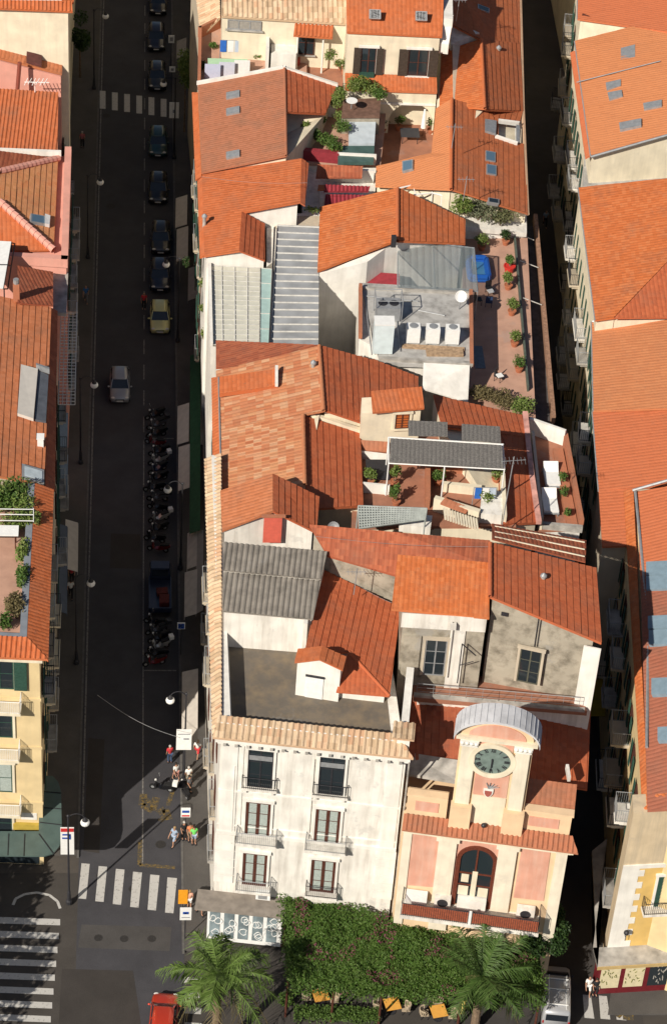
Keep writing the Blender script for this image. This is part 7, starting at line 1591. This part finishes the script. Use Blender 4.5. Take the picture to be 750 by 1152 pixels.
def person(label, loc, rz, shirt, legs, hair, pose='stand', short=False, skin=None, sc=1.0, group=None):
    o = thing('person', label, 'person', loc, group, rz); o.scale = (sc, sc, sc); J = figure(pose); vs = []; es = []; rs = []; ix = {}
    def add(n, r): ix[n] = len(vs); vs.append(J[n]); rs.append(r)
    for n, r in (('pelvis', .12), ('waist', .105), ('chest', .13), ('neck', .052), ('jaw', .062), ('head', .085), ('crown', .06)): add(n, r)
    es += [(0, 1), (1, 2), (2, 3), (3, 4), (4, 5), (5, 6)]
    for s_ in 'lr':
        for n, r in (('sh', .055), ('el', .04), ('wr', .028), ('pa', .034), ('hip', .085), ('kn', .055), ('an', .038), ('to', .035)): add(n+s_, r)
        es += [(ix['chest'], ix['sh'+s_]), (ix['sh'+s_], ix['el'+s_]), (ix['el'+s_], ix['wr'+s_]), (ix['wr'+s_], ix['pa'+s_]), (ix['pelvis'], ix['hip'+s_]), (ix['hip'+s_], ix['kn'+s_]), (ix['kn'+s_], ix['an'+s_]), (ix['an'+s_], ix['to'+s_])]
        pa = V(J['pa'+s_]); sg = -1 if s_ == 'l' else 1
        for f_ in range(4):
            a = len(vs); y_ = -.03+.02*f_; L_ = (.07, .08, .076, .06)[f_]
            vs.extend([tuple(pa+V((0, y_, -.04))), tuple(pa+V((-.012*sg, y_-.01, -.04-L_*.6))), tuple(pa+V((-.03*sg, y_-.01, -.04-L_)))]); rs.extend([.009, .0085, .007]); es.extend([(ix['pa'+s_], a), (a, a+1), (a+1, a+2)])
        a = len(vs); vs.extend([tuple(pa+V((-.02*sg, -.045, -.005))), tuple(pa+V((-.03*sg, -.06, -.045)))]); rs.extend([.010, .008]); es.extend([(ix['pa'+s_], a), (a, a+1)])
    sk = skin or plain('skin_tan', (.42, .23, .15), .6, .08, 6)
    body_ = skin_mesh('body', vs, es, rs, 0, sk, o)
    mb = MB(); mb.ball((0, -.10, 1.60), .018, 6, 5, (.8, 1.1, 1.3))
    for sg in (-1, 1): mb.ball((sg*.085, 0, 1.60), .022, 6, 5, (.5, .8, 1.3))
    mb.build('nose_and_ears', sk, body_) if False else None
    J2 = J; t = [(0, 0, .90), (0, -.005, 1.10), (0, 0, 1.30), (0, 0, 1.42)]; e2 = [(0, 1), (1, 2), (2, 3)]; r2 = [.145, .135, .152, .075]
    for s_ in 'lr':
        a = len(t); sh, el = V(J['sh'+s_]), V(J['el'+s_]); t += [tuple(sh), tuple(sh.lerp(el, .75))]; r2 += [.078, .06]; e2 += [(2, a), (a, a+1)]
    skin_mesh('shirt', t, e2, r2, 0, shirt, o)
    t = [(0, 0, .93)]; e2 = []; r2 = [.14]
    for s_ in 'lr':
        hp, kn, an_ = V(J['hip'+s_]), V(J['kn'+s_]), V(J['an'+s_]); a = len(t); t += [tuple(hp), tuple(kn)]; r2 += [.105, .078]; e2 += [(0, a), (a, a+1)]
        if not short: t += [tuple(an_+V((0, 0, .03)))]; r2 += [.06]; e2 += [(a+1, a+2)]
    skin_mesh('shorts' if short else 'trousers', t, e2, r2, 0, legs, o)
    MB().ball((0, .02, 1.635), .098, 12, 8, (.95, 1.08, 1.0)).build('hair', hair, o, True)
    mb = MB()
    for sg in (-1, 1): mb.ball((sg*.032, -.092, 1.615), .011, 6, 4)
    mb.build('eye', DKM, o); MB().ball((0, -.105, 1.59), .016, 6, 5, (.8, 1, 1.4)).build('nose', sk, o)
    for sg in (-1, 1): MB().box((J['to'+'lr'[sg > 0]][0], J['to'+'lr'[sg > 0]][1]+.06, .035), (.1, .27, .07)).build('shoe', DKM, o)
    return o
C_ = lambda n, c: plain('cloth_'+n, c, .9, .1, 6)
HB, HL, HG = plain('dark_hair', (.025, .017, .012), .7), plain('fair_hair', (.30, .20, .10), .7), plain('grey_hair', (.45, .43, .40), .7)
WHT, DNM, KHA, BKC = C_('white', (.72, .71, .68)), C_('denim', (.05, .08, .15)), C_('khaki', (.30, .25, .17)), C_('black', (.02, .02, .022))
PZ = .12
for x, y, rz, sh_, lg, hr, ps, st, lab in (
    (191, 858, 200, C_('red', (.50, .04, .05)), DNM, HG, 'stand', False, 'grey haired person in a red top below the white banner'),
    (198, 878, 30, WHT, C_('rose', (.45, .22, .18)), HB, 'walk', True, 'person in a white top with rosy shorts by the black motorcycle'),
    (212, 882, 190, WHT, KHA, HG, 'stand', False, 'person in a loose white shirt and khaki trousers near the parked scooter'),
    (222, 852, 160, WHT, C_('red', (.50, .04, .05)), HL, 'walk', True, 'person in white at the shop door of the white townhouse'),
    (196, 950, -40, C_('pale_denim', (.30, .38, .50)), C_('pale_denim', (.30, .38, .50)), HL, 'walk', True, 'person in pale blue striding across the yellow box marking'),
    (207, 944, 20, BKC, BKC, HG, 'stand', False, 'person in black standing beside the one in bright green'),
    (218, 949, 10, C_('lime', (.16, .62, .14)), C_('pale_denim', (.30, .38, .50)), HB, 'stand', True, 'person in a bright green shirt on the pavement'),
    (214, 946, 10, C_('coral', (.62, .22, .10)), KHA, HB, 'stand', True, 'person in a coral top close behind the bright green shirt'),
    (213, 1021, 170, C_('salmon', (.66, .36, .26)), WHT, HL, 'stand', True, 'person in salmon pink standing by the orange board'),
    (224, 1027, 20, C_('coral', (.62, .22, .10)), KHA, HB, 'walk', True, 'person in coral walking along the shopfront near the orange board'),
    (93, 166, 180, C_('dusty_rose', (.35, .10, .12)), BKC, HG, 'stand', False, 'person in a dusty rose top on the far pavement at the upper crossing'),
    (97, 340, 0, C_('blue', (.04, .14, .34)), C_('grey', (.14, .14, .15)), HB, 'walk', False, 'person in blue on the shaded pavement near the steel grid balcony'),
    (81, 655, 0, C_('red', (.50, .04, .05)), BKC, HB, 'stand', False, 'person in red just below the pale awning of the yellow house'),
    (80, 672, 180, WHT, BKC, HB, 'walk', False, 'person in white following the one in red by the yellow house'),
    (162, 348, 0, C_('red', (.50, .04, .05)), BKC, HB, 'stand', False, 'person in red at the lane line beside the yellow green car'),
    (660, 1118, 0, WHT, WHT, HB, 'walk', True, 'person all in white on the small crossing at the alley mouth'),
    (668, 1120, 10, BKC, BKC, HB, 'stand', False, 'person in black beside the one in white at the alley mouth'),
    (634, 412, 180, C_('red', (.50, .04, .05)), BKC, HB, 'walk', False, 'person in red in the deep shade of the alley'),
    (640, 440, 0, WHT, DNM, HB, 'walk', False, 'person in white below the red one in the alley shade'),
    (645, 470, 0, C_('pink', (.55, .25, .28)), BKC, HL, 'stand', False, 'person in pink in the alley beside the deep orange roof'),
    (612, 255, 0, C_('pale_denim', (.30, .38, .50)), BKC, HB, 'walk', False, 'person in pale blue far up the alley'),
    (640, 385, 160, C_('grey', (.14, .14, .15)), DNM, HB, 'walk', False, 'person in grey in the alley below the plain orange roof'),
    (213, 892, 60, C_('grey', (.14, .14, .15)), BKC, HB, 'stand', False, 'person in dark grey leaning by the parked black scooter')):
    on_road = (x in (162, 191, 198, 660, 668, 196)) or x > 600
    person(lab, at(x, y, 0.0 if on_road else PZ), math.radians(rz), sh_, lg, hr, ps, st, None, 1.0)

for x, y, lab in ((-14.5, 96, 'broad leafy square tree standing out past the large zebra crossing'), (-15, 102.5, 'second broad square tree nearer the yellow house')):
    tr = thing('square_tree', lab, 'tree', V((x, y, 0))); MB().tube((x, y, 0), (x, y, 7), .22, 8, .12).build('trunk', BARK, tr)
    leaves([(V((x+random.uniform(-2, 2), y+random.uniform(-2, 2), 8+random.uniform(-1.2, 1.6))), 1.5, 1.5, 1.1, 260) for _ in range(12)], .42).build('crown', LEAFD, tr)

# ---- clutter on the roof deck and roofs
FLAT[0] = None
dk_ = H['garden_terrace_house']; mb = MB()
for a, c in (((410, 335), (418, 400)), ((412, 334), (470, 340)), ((446, 362), (450, 396)), ((470, 350), (500, 356))): mb.tube(R((*a, DZ))+V((0, 0, .08)), R((*c, DZ))+V((0, 0, .08)), .05, 5)
mb.build('pipe', STEEL, dk_)
parapet(dk_, [(405, 326, DZ), (405, 380, DZ)], .5, .25, SAL, 'parapet'); parapet(dk_, [(406, 325, DZ), (528, 331, DZ)], .18, .2, CONC, 'parapet')
MB().box(R((500, 400, DZ))+V((0, .2, .12)), (2.6, .7, .22)).build('planter', plain('weathered_wood', (.35, .24, .15)), dk_)
for x, y, z, lab in ((560, 60, 16.4, 'small grey chimney cowl on the long alley roof near the top'), (230, 250, 16.0, 'slim white flue at the street eave of the gable house'), (352, 415, 17.6, 'small orange vent tile on the patchwork roof ridge'), (610, 655, 20.2, 'grey cowl on the red roof of the grey rendered house')):
    q = R((x, y, z)); o = thing('roof_vent', lab, 'vent', q); MB().tube(q-V((0, 0, .4)), q+V((0, 0, .55)), .13, 8).build('pipe', CONC, o); MB().lathe([(.22, .5), (.2, .6), (.04, .75)], q, 10).build('cowl', STEEL, o)
for i, (a, c, lab) in enumerate((((352, 610, 20.5), (549, 622, 20.8), 'thin wire stretched along the brown roof of the grey rendered house'), ((455, 690, 18.0), (395, 660, 18.4), 'short wire above the red terrace roof'), ((226, 205, 17.0), (345, 212, 18.0), 'thin white wire across the orange gable house roof'))):
    p, q = R(a), R(c); tag(MB().path([p.lerp(q, t/8)+V((0, 0, .5-math.sin(math.pi*t/8)*.25)) for t in range(9)], .009, 4).build('roof_wire', STEEL), lab, 'wire')

for x, y, z, rx, ry, mt, lab in ((383, 112, T3z+2.3, .8, 1.2, LEAFY, 'dense climber at the back corner of the brown upper deck'), (383, 150, T3z+.9, .9, .9, LEAF, 'dense climber beside the pale glass skylight of the planter terrace'), (374, 170, T3z+.6, 1.0, .7, LEAF, 'bushy plant at the end of the longer maroon planter'), (405, 98, T3z+2.6, 1.4, .6, LEAFY, 'long climber hanging over the arched loggia side of the upper deck'), (426, 112, T3z+2.2, .6, .9, LEAF, 'climber on the upper deck end facing the courtyard'), (344, 150, T3z+.7, .7, .5, LEAFY, 'plant spilling over the shorter maroon planter')):
    shrub('terrace_plant', lab, 'plant', (x, y), z, rx, ry, .6, 520, .19, mt, 'plants on the planter terrace')
for x, y, z, rx, mt, lab in ((492, 545, T, .5, LEAF, 'small plant by the salmon inner parapet'), (548, 570, T, .6, LEAFY, 'bushy plant beside the pale landing of the pergola terrace'), (416, 545, T, .5, LEAFY, 'plant in the dark well next to the pergola terrace')):
    shrub('potted_plant', lab, 'plant', (x, y), z, rx, rx, .6, 300, .19, mt, 'pot plants on the pergola terrace', (.28, .4, TPOT))
for x, y, rx, ry, mt, lab in ((-8, 556, 2.0, 1.0, LEAFY, 'pale green shrub bank at the far wall of the yellow house terrace'), (20, 558, 1.5, .9, LEAF, 'deep green shrub bank beneath the wire pergola'), (32, 588, .9, 1.0, LEAFY, 'yellow green bush at the wire pergola corner')):
    shrub('terrace_shrub', lab, 'shrub', (x, y+8), ZY, rx, ry, 1.0, 1100, .22, mt, 'shrubs on the yellow house terrace')
lb = thing('laundry_line', 'blue and white laundry heaped at the alley end of the pergola terrace', 'laundry', R((546, 572, FLZ))); c = R((546, 574, FLZ)); mb = MB(); mb.tube(c+V((-.9, .3, 0)), c+V((-.9, .3, 1.7)), .03, 5); mb.tube(c+V((.6, .3, 0)), c+V((.6, .3, 1.7)), .03, 5); mb.tube(c+V((-.9, .3, 1.7)), c+V((.6, .3, 1.7)), .02, 4); mb.build('frame', STEEL, lb)
for u, m in ((-.6, MT['blue_cloth']), (-.1, WHM), (.35, MT['pale_blue_cloth'])): MB().box(c+V((u, .3, 1.2)), (.42, .06, .9)).build('washing', m, lb)
